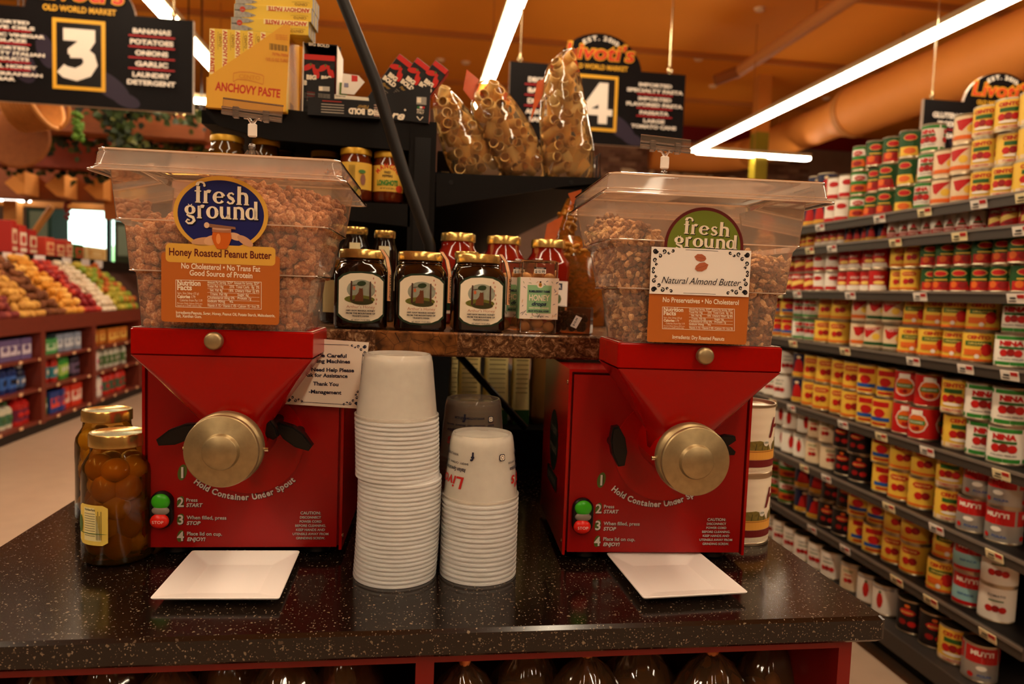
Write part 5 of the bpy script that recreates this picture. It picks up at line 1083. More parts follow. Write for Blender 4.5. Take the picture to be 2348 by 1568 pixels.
# black cartons of tomato paste with pepper print
BKC = mat('#0e0b0a', .45); PEPR = mat('#c8281c', .35); CRX = mat('#efe2c8', .5); GLD = mat('#a8843c', .5)
def small_carton():
    W_, D2, H_ = .036, .03, .128; q = B(); q.bbox(-W_/2, -D2/2, 0, W_/2, D2/2, H_, BKC, .001, n=1); q.box(W_/2-.0002, -D2/2+.001, .001, W_/2+.0004, D2/2-.001, H_-.001, mat('#a81c14', .45))
    L = Lab(); L.rect(-W_/2+.001, H_-.012, W_/2-.001, H_-.001, PEPR); L.conv([(-W_/2+.001, H_-.012), (W_/2-.001, H_-.012), (0, H_-.022)][::-1], BKC)
    L.ell(-.008, H_-.028, .0125, .0058, PEPR, rot=.5); L.ell(.009, H_-.036, .006, .015, PEPR, rot=.35); L.ell(.012, H_-.024, .0055, .007, mat('#1c1c14', .5)); L.ell(-.002, H_-.022, .002, .003, mat('#5a6a2c', .5))
    L.text('BIG', 0, H_-.053, .0088, CRX, w=.021, bold=.07); L.text('BOLD', 0, H_-.065, .0088, CRX, w=.031, bold=.07); L.text('Flavor', 0, H_-.076, .006, GLD, w=.02, shear=.4)
    for k in range(3): L.rect(-.014, H_-.083-.004*k, .012, H_-.082-.004*k, mat('#8a8070', .5))
    L.emit(q, flat(D2/2+.0002), .00015)
    L = Lab()
    L.rect(-.013, H_-.02, .013, H_-.003, PEPR); L.emit(q, lambda u, v, e: (W_/2+.0004+e, u, v), .0002); return q.mesh('pepper_carton')
sc_ = small_carton()
ft = Fr((ony(695, 238, YF+.03)[0], YF+.03, zT), -.03); Pt = lambda x, y, p=0: ft.px(x, y, p)
# left black upright display
t = thing('display_tray', 'black cardboard display tray beside the yellow carton', 'tray', tuple(ft.o), ft.yaw)
V = [Pt(700, 243), Pt(768, 250), Pt(766, 178), Pt(730, 182), Pt(704, 184)]; V = [(x, max(z, 0)) for x, z in V]
q = B(); q.prism(V, 0, .002, BKC); xa_, xb_ = Pt(692, 240)[0], Pt(770, 250)[0]; zz = Pt(730, 97)[1]
q.box(xa_, .002, 0, xa_+.002, .09, zz, mat('#e8e0d0', .5)); q.box(xb_, .002, 0, xb_+.002, .09, zz-.005, mat('#efe6d8', .5)); q.box(xa_, .06, 0, xb_, .062, zz+.012, BKC); q.box(xa_+.002, .002, zz-.004, xb_, .06, zz-.002, BKC); q.obj('tray_body', t)
q = B(); L = Lab(); L.fit('BIG BOLD', Pt(708, 104), Pt(755, 109), .006, CRX); L.rect(*Pt(731, 208), *Pt(756, 199), mat('#b8b0a0', .5)); L.rect(*Pt(731, 208), *Pt(740, 199), CRX)
for k in range(6): L.fit('NATURALLY GROWN PEPPERS', Pt(730, 216+k*3.6), Pt(757, 219+k*3.6), .0018, mat('#a8a090', .5)); L.fit('INGREDIENTS', Pt(704, 212+k*4), Pt(722, 214+k*4), .0018, mat('#a8a090' if k % 2 else '#a03020', .5))
L.emit(q, flat(.0), .0002); q.obj('tray_print', t)
for i, px in enumerate((712, 746)):
    u = Pt(px, 240)[0]; p_ = ft.o+ft.u*u-ft.n*.022; link('pepper_carton', sc_, None, (p_[0], p_[1], zT+.0035), ft.yaw, label=['left upright black carton with red peppers, cut off by the yellow display', 'right upright black carton with red peppers reading BIG BOLD'][i], cat='carton')
# lying black carton upside down and pale panel
t = thing('lying_carton', 'long black carton lying upside down on the top shelf with a nutrition panel', 'carton', tuple(ft.o), ft.yaw)
u0, u1 = Pt(704, 240)[0]+.004, Pt(872, 262)[0]
q = B(); q.box(u0, -.016, 0, u1, -.002, .036, BKC); q.obj('carton_body', t)
L = Lab(); h_ = .036
L.text('BIG', u1-.012, .018, .011, CRX, w=.026, bold=.07, rot=PI); L.text('BOLD', u1-.048, .018, .011, CRX, w=.034, bold=.07, rot=PI); L.text('Flavor', u1-.035, .026, .008, GLD, w=.024, rot=PI, shear=.3)
for k in range(4): L.rect(u0+.028, .006+k*.0055, u0+.075, .0078+k*.0055, mat('#a8a090', .5), lay=1)
L.rect(u0+.03, .029, u0+.07, .031, mat('#a02c1c', .5), lay=1)
for k in range(5): L.ell(u1-.006, .006+k*.0055, .007, .0018, mat('#a88878', .5), lay=1, n=10)
q = B(); L.emit(q, flat(.0165), .0002); q.obj('carton_print', t)
t = thing('black_carton', 'black carton with a cream nutrition panel behind the lying carton', 'carton', tuple(ft.o), ft.yaw)
v0 = Pt(800, 215)[1]; B().box(xb_+.004, .002, 0, u1-.002, .03, v0-.004, BKC).obj('carton_body', t)
q = B(); L = Lab(); L.raw([Pt(767, 234), Pt(848, 241), Pt(845, 224), Pt(767, 216)], [(0, 1, 2, 3)], mat('#e8dcc0', .5)); L.fit('Nutrition Facts', Pt(769, 221), Pt(792, 223), .003, INK)
for k in range(3): L.raw([Pt(770, 225+k*4), Pt(842, 231+k*4), Pt(842, 232+k*4), Pt(770, 226+k*4)], [(3, 2, 1, 0)], mat('#8a7c68', .5), lay=1)
L.emit(q, flat(.0), .0002); q.obj('nutrition_panel', t)
t = thing('paper_flap', 'white folded card with a red block behind the black carton', 'card', tuple(ft.o), ft.yaw)
V = [Pt(782, 214, -.035), Pt(812, 217, -.035), Pt(836, 188, -.035), Pt(822, 173, -.035), Pt(786, 168, -.035)]; q = B(); q.prism(V, .035, .037, mat('#efe4d4', .5)); q.obj('card_body', t)
q = B(); L = Lab(); L.raw([Pt(806, 187, -.035), Pt(820, 187, -.035), Pt(820, 174, -.035), Pt(806, 172, -.035)], [(0, 1, 2, 3)], mat('#c82c24', .5)); L.rect(*Pt(789, 200, -.035), *Pt(799, 191, -.035), mat('#8a88a0', .5)); L.emit(q, flat(-.035), .0003); q.obj('card_print', t)
q = B(); q.bbox(-.012, -.01, 0, .012, .01, .085, mat('#5a7a2c', .5), .002); q.box(-.0125, -.0105, .0, .0125, .0105, .04, BKC); q.obj('green_carton', loc=(ft.o[0]+ft.u[0]*Pt(777, 200)[0]+.0, YF+.075, zT), label='small black and green carton in the gap behind the tray', cat='carton')
# right tray
t = thing('display_tray', 'black display tray lettered in white script with three tilted cartons in it', 'tray', tuple(ft.o), ft.yaw)
V = [Pt(861, 270), Pt(983, 283), Pt(988, 197), Pt(862, 221)]; V = [(x, max(z, .0)) for x, z in V]; V[1] = (V[1][0], 0)
q = B(); q.prism(V, -.003, 0, BKC); q.prism(V, .075, .077, BKC); q.box(V[1][0]-.001, 0, 0, V[1][0]+.001, .075, V[2][1], mat('#c87860', .5)); q.box(V[0][0], 0, 0, V[1][0], .075, .002, BKC); q.obj('tray_body', t)
q = B(); L = Lab(); L.fit('more', Pt(850, 268), Pt(928, 276), .018, CRX, bold=.03, shear=.35); L.ell(*Pt(929, 253), .0022, .0022, CRX)
L.rect(*Pt(955, 240), *Pt(978, 224), mat('#9a9488', .5)); L.rect(*Pt(956, 236), *Pt(966, 225), CRX); a_ = Pt(957, 249); 
for k, c in enumerate(('#2c7a3c', '#efe6d8', '#c82c24')): L.rect(a_[0]+k*.0052, a_[1], a_[0]+(k+1)*.0052, a_[1]+.0042, mat(c, .5))
L.fit('MADE IN', Pt(956, 254), Pt(972, 256), .0035, CRX); L.fit('ITALY', Pt(956, 261), Pt(972, 263), .005, CRX); L.stroke([Pt(956, 268), Pt(963, 277), Pt(970, 269)], .0022, CRX)
L.emit(q, flat(.003), .0002); q.obj('tray_print', t)
for i, (px, py, an) in enumerate(((872, 238, .62), (913, 246, .62), (955, 252, .62))):
    u, v = Pt(px-8, py-22); p_ = ft.o+ft.u*(u-.012)-ft.n*(.022+.017*0)
    o = link('pepper_carton', sc_, None, (0, 0, 0), label=['leftmost', 'middle', 'rightmost'][i]+' of the three tilted black pepper cartons in the script-lettered tray', cat='carton')
    o.matrix_world = Matrix.Translation((p_[0], p_[1]-.002, zT+.0)) @ Matrix.Rotation(ft.yaw, 4, 'Z') @ Matrix.Translation((0, 0, v-.026)) @ Matrix.Rotation(.60, 4, 'Y')
# ------------------------------------------------------------------ grinders with bins
LT = mat('#c8beb4', .5); SHD = mat('#2c0806', .5); OLV = mat('#4c5c1c', .5)
def circ3(a, b_, c):
    ax, ay, bx, by, cx, cy = *a, *b_, *c; d = 2*(ax*(by-cy)+bx*(cy-ay)+cx*(ay-by))
    ux = ((ax*ax+ay*ay)*(by-cy)+(bx*bx+by*by)*(cy-ay)+(cx*cx+cy*cy)*(ay-by))/d; uy = ((ax*ax+ay*ay)*(cx-bx)+(bx*bx+by*by)*(ax-cx)+(cx*cx+cy*cy)*(bx-ax))/d
    return ux, uy, math.hypot(ax-ux, ay-uy)
OL, YL = (-.233, 1.065, CT), -.0321; OR, YR = (.371, 1.020, CT), -.0495
FL = Fr(OL, YL); FRr = Fr(OR, YR)
def wing(t, x, z, p, ang, ln=.03, sz=1.):
    q = B(); T_ = Matrix.Translation((x, -p, z)) @ Matrix.Rotation(ang, 4, 'Y'); c = BLACK; k = sz
    q.cyl((0, p, 0), (0, 0, 0), .008*k, c, 14, T=Matrix.Translation((x, -p, z)))
    pr = [(-ln, -.0045*k), (-ln*.35, -.011*k), (ln*.35, -.011*k), (ln, -.0045*k), (ln, .0045*k), (ln*.35, .011*k), (-ln*.35, .011*k), (-ln, .0045*k)]
    q.prism(pr, -.013*k, 0, c, T=T_); q.prism([(a*.9, b_*.8) for a, b_ in pr], -.0155*k, -.013*k, mat('#14110e', .3), T=T_); q.obj('wing_knob', t)
def grinder(label, o, yaw, fr, ox, Lm):
    t = thing('nut_grinder', label, 'nut grinder', o, yaw)
    H_ = .290; W_ = .14
    q = B(); q.box(-W_+.004, .006, .016, W_-.004, .25, H_-.004, REDP); q.obj('housing', t)
    q = B(); q.box(-W_, -.002, .012, -W_+.004, .25, H_, RED); q.box(W_-.004, -.002, .012, W_, .25, H_, RED); q.box(-W_+.004, -.002, H_-.004, W_-.004, .25, H_, RED); q.obj('casing', t)
    q = B(); q.box(-W_+.0075, -.001, .016, W_-.0075, .006, H_-.008, REDP); q.obj('front_panel', t)
    for x in (-W_-.0005, W_+.0005):
        for z in (.03, H_-.02): q = B(); q.ball((x, .008, z), (.0012, .004, .004), CHROME, 10, 6); q.obj('screw', t)
    for x in (-.1, .1):
        for y in (.03, .22): q = B(); q.lathe([(0, 0), (.018, 0), (.02, .004), (.018, .0125), (0, .0125)], BLACK, 20, Matrix.Translation((x, y, .0002))); q.obj('foot', t)
    # raised disc
    c0 = fr.px(572, 1010, .004) if Lm else (.0, .165)
    cx, cz = .008, .172
    q = B(); q.cyl((cx, 0, cz), (cx, -.004, cz), .076, RED, 56); q.obj('gear_cover', t)
    # funnel
    q = B(); y0, y1 = -.105, -.004; hw = .113; zr0, zr1 = .303, .338
    q.bbox(ox-hw, y0, zr0, ox+hw, y1+.02, zr1, RED, .003); q.obj('hopper_rim', t)
    q = B(); q.loft([[(ox+(a), (y0+y1+.02)/2+b_, zr1+.0003) for a, b_ in rrect(2*hw-.002, y1+.02-y0-.002, .003)], [(ox+a, (y0+y1+.02)/2+b_, zr1+.0003) for a, b_ in rrect(2*hw-.008, y1+.02-y0-.008, .002)]], mat('#d8c8b8', .5)); q.obj('rim_edge', t)
    rings = []; sx, sy, sz = .007, -.062, .188
    for f in (0, .12, .3, .5, .68, .84, 1.0):
        z = zr0-(zr0-.212)*f; g_ = f**.95; wx = 2*hw*(1-g_)+.088*g_; wy = .121*(1-g_)+.086*g_; r_ = .003*(1-f)+.042*f
        rings.append([(ox*(1-f)+sx*f+a, (y0+y1+.02)/2*(1-f)+sy*f+b_, z) for a, b_ in rrect(wx, wy, r_, 5)])
    rings.append([(sx+a, sy+b_, .19) for a, b_ in rrect(.084, .082, .041, 5)])
    q.loft(rings, RED, smooth=True) if False else None
    q = B(); q.loft(rings, RED, smooth=True, cap1=True); o_ = q.obj('funnel', t)
    # neck and head
    q = B(); q.cyl((sx, -.004, sz), (sx, -.118, sz), .041, RED, 40); q.obj('neck', t)
    T_ = Matrix.Translation((sx, -.108, sz)) @ Matrix.Rotation(PI/2, 4, 'X')
    q = B(); q.lathe([(0, 0), (.044, 0), (.0465, .002), (.0475, .006), (.0475, .014), (.046, .018), (.044, .019), (.0425, .0205), (.0425, .026)], METAL, 64, T_, sharp=50); q.obj('clamp_ring', t)
    q = B(); q.lathe([(.042, .0255), (.0455, .0265), (.0455, .031), (.0448, .0325), (.044, .033), (.0235, .033), (.0228, .0335), (.0215, .0385), (.0205, .0395), (0, .0395)], METAL, 64, T_, sharp=50); q.obj('head_cap', t)
    for s_ in (-1, 1): q = B(); q.cyl((sx+s_*.046, -.118, sz-.001), (sx+s_*.0525, -.118, sz-.001), .0028, CHROME, 6); q.obj('bolt', t)
    # rim knob
    q = B(); kx = ox+(-.008 if Lm else .002)
    q.lathe([(0, 0), (.0085, 0), (.0085, .004), (.0112, .005), (.0114, .012), (.010, .0145), (.008, .0155), (0, .0155)], METAL, 28, Matrix.Translation((kx, y0, .324)) @ Matrix.Rotation(PI/2, 4, 'X'), sharp=40); q.obj('rim_knob', t)
    if Lm:
        a = fr.px(412, 992, .03); wing(t, a[0]+.004, a[1], .03, -.38, .031); a = fr.px(678, 997, .03); wing(t, a[0], a[1], .03, .62, .028); a = fr.px(616, 980, .07); wing(t, a[0], a[1], .065, .9, .017, .85)
    else:
        a = fr.px(1414, 1019, .03); wing(t, a[0], a[1], .03, 1.38, .029); a = fr.px(1658, 1012, .07); wing(t, a[0]+.001, a[1], .06, -.25, .018, .7); a = fr.px(1664, 1033, .06); wing(t, a[0]+.002, a[1], .045, .35, .016, .6)
    # start and stop switch
    bx, bz = -.112, .072
    q = B(); q.loft([[(bx+a, y, bz+c_) for a, c_ in rrect(.0315*k, .054*k, .0157*k, 8)] for y, k in ((-.001, 1), (-.007, 1), (-.009, .93))], BLACK, False, True, False); q.f = [f[::-1] for f in q.f]; q.obj('switch_plate', t)
    q = B(); q.ball((bx, -.009, bz+.013), (.0128, .0055, .0115), mat('#3cb01c', .3), 24, 14); q.obj('start_button', t)
    q = B(); q.ball((bx, -.0095, bz+.0), (.0122, .0045, .0068), mat('#8a7c70', .3), 24, 12); q.obj('indicator_lens', t)
    q = B(); q.ball((bx-.001, -.0105, bz-.0145), (.013, .0065, .0108), mat('#e02416', .3), 24, 14)
    L = Lab(); L.text('STOP', bx-.001, bz-.0165, .0042, mat('#f0d0c8', .5), w=.0155, bold=0); L.emit(q, flat(.0172), .0001); q.obj('stop_button', t)
    # panel print
    L = Lab(); PL = lambda x, y: FL.px(x, y, .0015)
    def sh_text(fn, dx=.0007):
        pass
    def num(n, px, py, rx, ry, h):
        u, v = PL(px, py); L.ell(u, v, rx, ry, OLV, rot=-.2, lay=1); L.text(n, u+.0008, v-h/2-.0006, h, SHD, bold=.03, lay=2); L.text(n, u, v-h/2, h, LT, bold=.02, lay=3)
    num('1', 418, 1083, .0062, .0118, .0155); num('2', 414, 1151, .0048, .0088, .0135); num('3', 414, 1191, .0048, .0088, .0135); num('4', 414, 1229, .0048, .0088, .0135)
    def tx(s_, x0, y0_, x1, y1_, h, bold=.015, shear=0):
        A_, B_ = PL(x0, y0_), PL(x1, y1_); L.fit(s_, (A_[0]+.0005, A_[1]-.0005), (B_[0]+.0005, B_[1]-.0005), h, SHD, bold=bold+.015, shear=shear, lay=2); L.fit(s_, A_, B_, h, LT, bold=bold, shear=shear, lay=3)
    tx('Press', 427, 1150, 453, 1150, .0052); tx('START', 427, 1162, 465, 1162, .0052, .03, .2); tx('When filled, press', 428, 1190, 519, 1191, .0052); tx('STOP', 428, 1203, 460, 1203, .0052, .03, .2); tx('Place lid on cup.', 429, 1227, 509, 1228, .0052); tx('ENJOY!', 429, 1240, 471, 1240, .0052, .03, .2)
    for i, (s_, hw_) in enumerate((('CAUTION:', 23), ('DISCONNECT', 24), ('POWER CORD', 25), ('BEFORE CLEANING.', 35), ('KEEP HANDS AND', 33), ('UTENSILS AWAY FROM', 41), ('GRINDING SCREW.', 33))): tx(s_, 712-hw_, 1179+i*9.5, 712+hw_, 1179+i*9.5, .0042 if i == 0 else .0034)
    ux, uy, R_ = circ3(PL(446, 1108), PL(560, 1146), PL(674, 1105)); A0, A1 = math.atan2(PL(443, 1106)[1]-uy, PL(443, 1106)[0]-ux), math.atan2(PL(678, 1101)[1]-uy, PL(678, 1101)[0]-ux)
    A0 = A0+2*PI if A0 < -PI else A0
    L.arc('Hold Container Under Spout', ux+.0006, uy-.0006, R_, A0, A1, .0085, SHD, bold=.05, lay=2); L.arc('Hold Container Under Spout', ux, uy, R_, A0, A1, .0085, LT, bold=.035, lay=3)
    q = B(); L.emit(q, flat(.0012 if True else 0), .00015)
    q.v = [(x, y-(.0042 if math.hypot(x-cx, z-cz) < .0765 else 0), z) for x, y, z in q.v]; q.obj('panel_print', t)
    # oval badge on the left side
    L = Lab(); L.ell(0, 0, .045, .05, mat('#0e1c10', .5)); L.text('fresh', 0, .012, .016, mat('#6a6458', .5), w=.06); L.text('ground', 0, -.018, .016, mat('#6a6458', .5), w=.07); L.rect(-.05, -.075, .05, -.05, mat('#0e1c10', .5)); L.text('NUT GRINDER', 0, -.068, .01, mat('#6a6458', .5), w=.08)
    q = B(); L.emit(q, lambda u, v, e: (-W_-.0002-e, .12-u, .16+v), .0003); q.obj('side_badge', t)
    return t
grinder('left red nut grinder under the honey roasted peanut bin', OL, YL, FL, -.002, True)
grinder('right red nut grinder under the almond bin', OR, YR, FRr, .019, False)
BIN = [(.3385, .104, -.104, -.100, .012), (.406, .1095, -.106, -.100+.15, .014)]
def bin_sections(ox):
    # z, x0, x1, yfront, yback
    return [(.3388, ox-.104, ox+.102, -.101, .014), (.407, ox-.110, ox+.107, -.103, .042), (.412, ox-.117, ox+.116, -.106, .052), (.466, ox-.122, ox+.122, -.107, .082), (.475, ox-.131, ox+.129, -.110, .095), (.541, ox-.138, ox+.134, -.112, .135)]
BINF = film('#fff2e4', .20, '#f4e0cc', .10, .06, .4)
BINF2 = film('#fff2e4', .45, '#f8e8d4', .2, .06, .4)
LIDF = film('#fff2e4', .30, '#f8e8d8', .22, .06, .4)
def bin_(label, o, yaw, ox, lx):
    t = thing('bin', label, 'bin', o, yaw)
    q = B(); S_ = bin_sections(ox)
    q.loft([[((x0+x1)/2+a, (y0+y1)/2+b_, z) for a, b_ in rrect(x1-x0, y1-y0, .012, 4)] for z, x0, x1, y0, y1 in S_], BINF, True, False, False); q.obj('clear_tub', t)
    q = B()
    for z, x0, x1, y0, y1 in (S_[2], S_[4]): q.tube([((x0+x1)/2+a, (y0+y1)/2+b_, z-.002) for a, b_ in (lambda r: r+r[:1])(rrect(x1-x0, y1-y0, .012, 4))], .0011, BINF2, 6)
    q.obj('step_ridge', t)
    q = B(); x0, x1, y0, y1 = ox-.157+lx, ox+.153+lx, -.128, .158; cx, cy, W_, D_ = (x0+x1)/2, (y0+y1)/2, x1-x0, y1-y0
    rg = [[(cx+a, cy+b_, z) for a, b_ in rrect(W_+2*g_, D_+2*g_, .014, 5)] for z, g_ in ((.5295, .001), (.5315, 0), (.536, -.006), (.552, -.008), (.5575, -.011))]
    q.loft(rg, LIDF, False, True, True); q.obj('lid', t)
    q = B()
    for z, g_, r_ in ((.5305, .0, .0013), (.5565, -.0095, .0016), (.537, -.006, .0007)): pt = [(cx+a, cy+b_, z) for a, b_ in rrect(W_+2*g_, D_+2*g_, .014, 5)]; q.tube(pt+pt[:1], r_, BINF2, 6)
    q.obj('lid_rim', t)
    return t
bL = bin_('clear plastic bin of honey roasted peanuts on the left grinder', OL, YL, -.002, .0)
bR = bin_('clear plastic bin of chopped almonds on the right grinder', OR, YR, .019, .011)
def fill(name, label, o, yaw, ox, surf, sp, shapes, mats, cat, mg):
    S_ = bin_sections(ox); V = []; Fc = []; MI = []; n = 0; zs = [s[0] for s in S_]
    z = .3388+sp*.4
    while z < .53:
        k = max(i for i in range(len(S_)-1) if zs[i] <= z) if z < zs[-1] else len(S_)-2
        g_ = (z-zs[k])/(zs[k+1]-zs[k]); x0, x1, y0, y1 = [S_[k][i]*(1-g_)+S_[k+1][i]*g_ for i in range(1, 5)]
        m_ = mg; y = y0+m_
        while y < y1-m_:
            x = x0+m_+random.uniform(0, sp*.9)
            while x < x1-m_:
                if z < surf(x-ox, y):
                    deep = y > y0+.045 and z > .362 and z < surf(x-ox, y)-.03 and x-x0 > .03 and x1-x > .03
                    if not deep:
                        v, f = random.choice(shapes); R_ = Matrix.Rotation(random.uniform(0, 6.28), 3, 'Z') @ Matrix.Rotation(random.uniform(0, 6.28), 3, 'X') @ Matrix.Rotation(random.uniform(0, 6.28), 3, 'Y')
                        A_ = np.array(R_); P_ = v @ A_.T*random.uniform(.85, 1.12)+np.array([min(max(x+random.uniform(-1, 1)*sp*.3, x0+m_*.95), x1-m_*.95), min(max(y+random.uniform(-1, 1)*sp*.3, y0+m_*.95), y1-m_*.95), z+random.uniform(-1, 1)*sp*.33])
                        V.append(P_); Fc.append((f, n)); MI += [random.randrange(len(mats))]*len(f); n += len(v)
                x += sp
            y += sp
        z += sp*.82
    V = np.concatenate(V); fl = [[i+off for i in t_] for f, off in Fc for t_ in f]
    me = bpy.data.meshes.new(name); me.from_pydata(V.tolist(), [], fl)
    for m_ in mats: me.materials.append(m_)
    me.polygons.foreach_set('material_index', MI); me.polygons.foreach_set('use_smooth', [cat == 'peanuts']*len(fl)); me.update()
    return link(name, me, None, o, yaw, label=label, cat=cat, kind='stuff')
def nut(rx, ry, rz, seg, rg, wob):
    q = B(); q.ball((0, 0, 0), (rx, ry, rz), INK, seg, rg); v = np.array(q.v); v = v*(1+rng.uniform(-wob, wob, (len(v), 1))); return v, q.f
sh1 = [nut(.0080+rng.uniform(-.0012, .001), .0056, .0050, 10, 7, .10) for _ in range(14)]
def peanut_mat(c):
    def f(nt, b):
        Lk = nt.links.new; tc = nn(nt, 'ShaderNodeTexCoord'); no = nn(nt, 'ShaderNodeTexNoise'); no.inputs['Scale'].default_value = 420; no.inputs['Detail'].default_value = 3; Lk(tc.outputs['Object'], no.inputs['Vector'])
        cr = nn(nt, 'ShaderNodeValToRGB'); e = cr.color_ramp.elements; e[0].position = .42; e[0].color = (*lin(c[0]), 1); e[1].position = .72; e[1].color = (*lin(c[1]), 1); Lk(no.outputs[0], cr.inputs[0]); Lk(cr.outputs[0], b.inputs['Base Color']); b.inputs['Roughness'].default_value = .55
        bp = nn(nt, 'ShaderNodeBump'); bp.inputs['Strength'].default_value = .6; bp.inputs['Distance'].default_value = .001; Lk(no.outputs[0], bp.inputs['Height']); Lk(bp.outputs[0], b.inputs['Normal'])
    return ramp_mat('nut_skin', f)
PM = [peanut_mat(c) for c in (('#a05c26', '#dca870'), ('#b46c30', '#ecca9c'), ('#8a4a1a', '#c88a50'))]
def sL(x, y): return min(.535, .462+(y+.11)*.55*(1-abs(x-.01)/.2)+.02*math.exp(-((x-.07)/.05)**2)+.025*math.exp(-((x-.0)/.05)**2)-.25*max(0, -x-.085))
fill('roasted_peanuts', 'brown sugar-crusted peanuts heaped in the left bin', OL, YL, -.002, sL, .0108, sh1, PM, 'peanuts', .0086)
def chunk(r):
    q = B(); q.ball((0, 0, 0), (r*1.15, r*.85, r*.75), INK, 6, 4); v = np.array(q.v); v = v*(1+rng.uniform(-.3, .22, (len(v), 1)))
    v[:, 1] = np.minimum(v[:, 1], r*rng.uniform(.3, .7)); return v, q.f
sh2 = [chunk(rng.uniform(.0042, .0064)) for _ in range(20)]
AM = [peanut_mat(c) for c in (('#7c4c22', '#b07c48'), ('#c08e58', '#f0cc9c'), ('#6a3e1a', '#94602e'), ('#dcb078', '#f8dcb0'), ('#84562c', '#a8703c'))]
def sR(x, y): return min(.53, .448+.04*math.exp(-((x+.10)/.05)**2)+(y+.11)*.15+.008*math.sin(x*60)-.0*x)
fill('almond_pieces', 'chopped brown almond pieces heaped in the right bin', OR, YR, .019, sR, .0086, sh2, AM, 'almonds', .0072)
# ------------------------------------------------------------------ bin labels
NAVY = mat('#161a5c', .4); GOLDP = mat('#d8a43c', .45); ORGP = mat('#b5601c', .45); CRL = mat('#f0e0c4', .45); MAR = mat('#5c1410', .45); DRK = mat('#0c0a10', .5)
def nutr(L, PP, x0, y0, x1, y1, M, k=0.):
    """nutrition table frame and rows given its pixel corners; k = slope per px"""
    def q4(a, b_, c, d): L.raw([PP(a, b_), PP(c, b_+(c-a)*k), PP(c, d+(c-a)*k), PP(a, d)][::-1], [(0, 1, 2, 3)], M, lay=6)
    t_ = 1.1
    q4(x0, y0, x1, y0+t_); q4(x0, y1-t_, x1, y1)
    L.raw([PP(x0, y1), PP(x0+t_, y1), PP(x0+t_, y0), PP(x0, y0)], [(0, 1, 2, 3)], M, lay=6); s_ = (x1-x0)*k; L.raw([PP(x1-t_, y1+s_), PP(x1, y1+s_), PP(x1, y0+s_), PP(x1-t_, y0+s_)], [(0, 1, 2, 3)], M, lay=6)
    W_, H_ = x1-x0, y1-y0
    def tt(s__, fx0, fy, fx1, h, b_=.02): A_ = PP(x0+W_*fx0, y0+H_*fy+W_*fx0*k); B_ = PP(x0+W_*fx1, y0+H_*fy+W_*fx1*k); L.fit(s__, A_, B_, h, M, bold=b_, lay=6)
    tt('Nutrition', .02, .20, .29, H_*.0006*.12*1.45, .03); tt('Facts', .02, .37, .19, H_*.0006*.12*1.45, .03)
    h = H_*.0006*.075*1.2
    tt('Serv. Size 2tbsp (32 g)', .02, .52, .27, h*.8, 0); tt('Calories', .02, .66, .17, h*1.15, .04); tt('179', .185, .66, .23, h, 0); tt('Calories from Fat 119', .05, .78, .31, h*.9, 0); tt('Percent Daily Values (DV) are', .02, .88, .31, h*.6, 0); tt('based on a 2,000 calorie diet', .02, .96, .30, h*.6, 0)
    rows_ = [('Amount Per Serving  %DV*  Amount Per Serving  %DV*', .37, .975, .11), ('Total Fat 16g       25%  Total Carb.  8g  3%', .37, .975, .25), ('Sat. Fat 4g       18%  Dietary Fiber 2g 8%', .4, .975, .39), ('Trans. Fat 0g           Sugar 6g', .4, .85, .53), ('Cholesterol 0mg 0%   Protein 7g', .37, .88, .66), ('Sodium 90mg     4%', .37, .67, .79), ('Vitamin A 1% • Vitamin C 0% • Calcium 1% • Iron 2%', .37, .975, .95)]
    for s__, a, b_, y in rows_: tt(s__, a, y, b_, h, .015)
    for y in (.14, .29, .43, .56, .70, .84): q4(x0+W_*.37, y0+H_*y+W_*.37*k, x1-W_*.025, y0+H_*y+.7+W_*.37*k)
PF = .1135
def P1(x, y): return FL.px(x, y, PF)
L = Lab(); a = P1(507, 487); rx = (P1(616, 490)[0]-P1(398, 482)[0])/2; rz_ = P1(507, 400)[1]-a[1]
L.ell(a[0], a[1]-.002, rx, rz_, GOLDP, n=64); L.ell(a[0], a[1]-.0025, rx-.0052, rz_-.0046, NAVY, n=64)
# jar and peanuts picture
L.lay = 3
c = P1(494, 553); L.ell(c[0]-.012, c[1]-.001, .017, .0055, mat('#c89468', .5), rot=.1); L.ell(c[0]-.004, c[1]+.001, .01, .006, mat('#d8a478', .5), rot=.3)
c = P1(540, 548); L.ell(c[0], c[1]+.003, .0085, .0045, mat('#d8a880', .5), rot=-.3); L.ell(c[0]+.012, c[1]-.002, .011, .0048, mat('#c8946c', .5), rot=-.55)
L.lay = 7
def fgl(L, PP, x0, y0, x1, y1, xh, word, Mt, Ms):
    A_ = PP(x0, y0); B_ = PP(x1, y1); k = math.hypot(B_[0]-A_[0], B_[1]-A_[1])/FGW[word]; ang = math.atan2(B_[1]-A_[1], B_[0]-A_[0])
    for dx, dz, M_ in ((.0011, -.0011, Ms), (0, 0, Mt)):
        n0 = len(L.it); fg_word(word, L, 0, 0, 1, M_)
        sub = L.it[n0:]; L.it = L.it[:n0]
        for V, F_, M2, l in sub: L.it.append(([(A_[0]+dx+(u*k)*math.cos(ang)-(v*xh)*math.sin(ang), A_[1]+dz+(u*k)*math.sin(ang)+(v*xh)*math.cos(ang)) for u, v in V], F_, M2, l))
fgl(L, P1, 446, 464, 574, 471, .0150, 'fresh', CRL, DRK); fgl(L, P1, 424, 499, 594, 505, .0152, 'ground', CRL, DRK)
x0_, z0_ = P1(380, 604); x1_, z1_ = P1(632, 561); cen = ((x0_+x1_)/2, (z0_+z1_)/2)
L.rect(P1(370, 590)[0], P1(505, 741)[1], P1(642, 600)[0], P1(505, 583)[1], ORGP, r=.004, lay=2)
L.rect(x0_, P1(505, 605)[1], x1_, P1(505, 562)[1], GOLDP, r=.005, lay=4); 
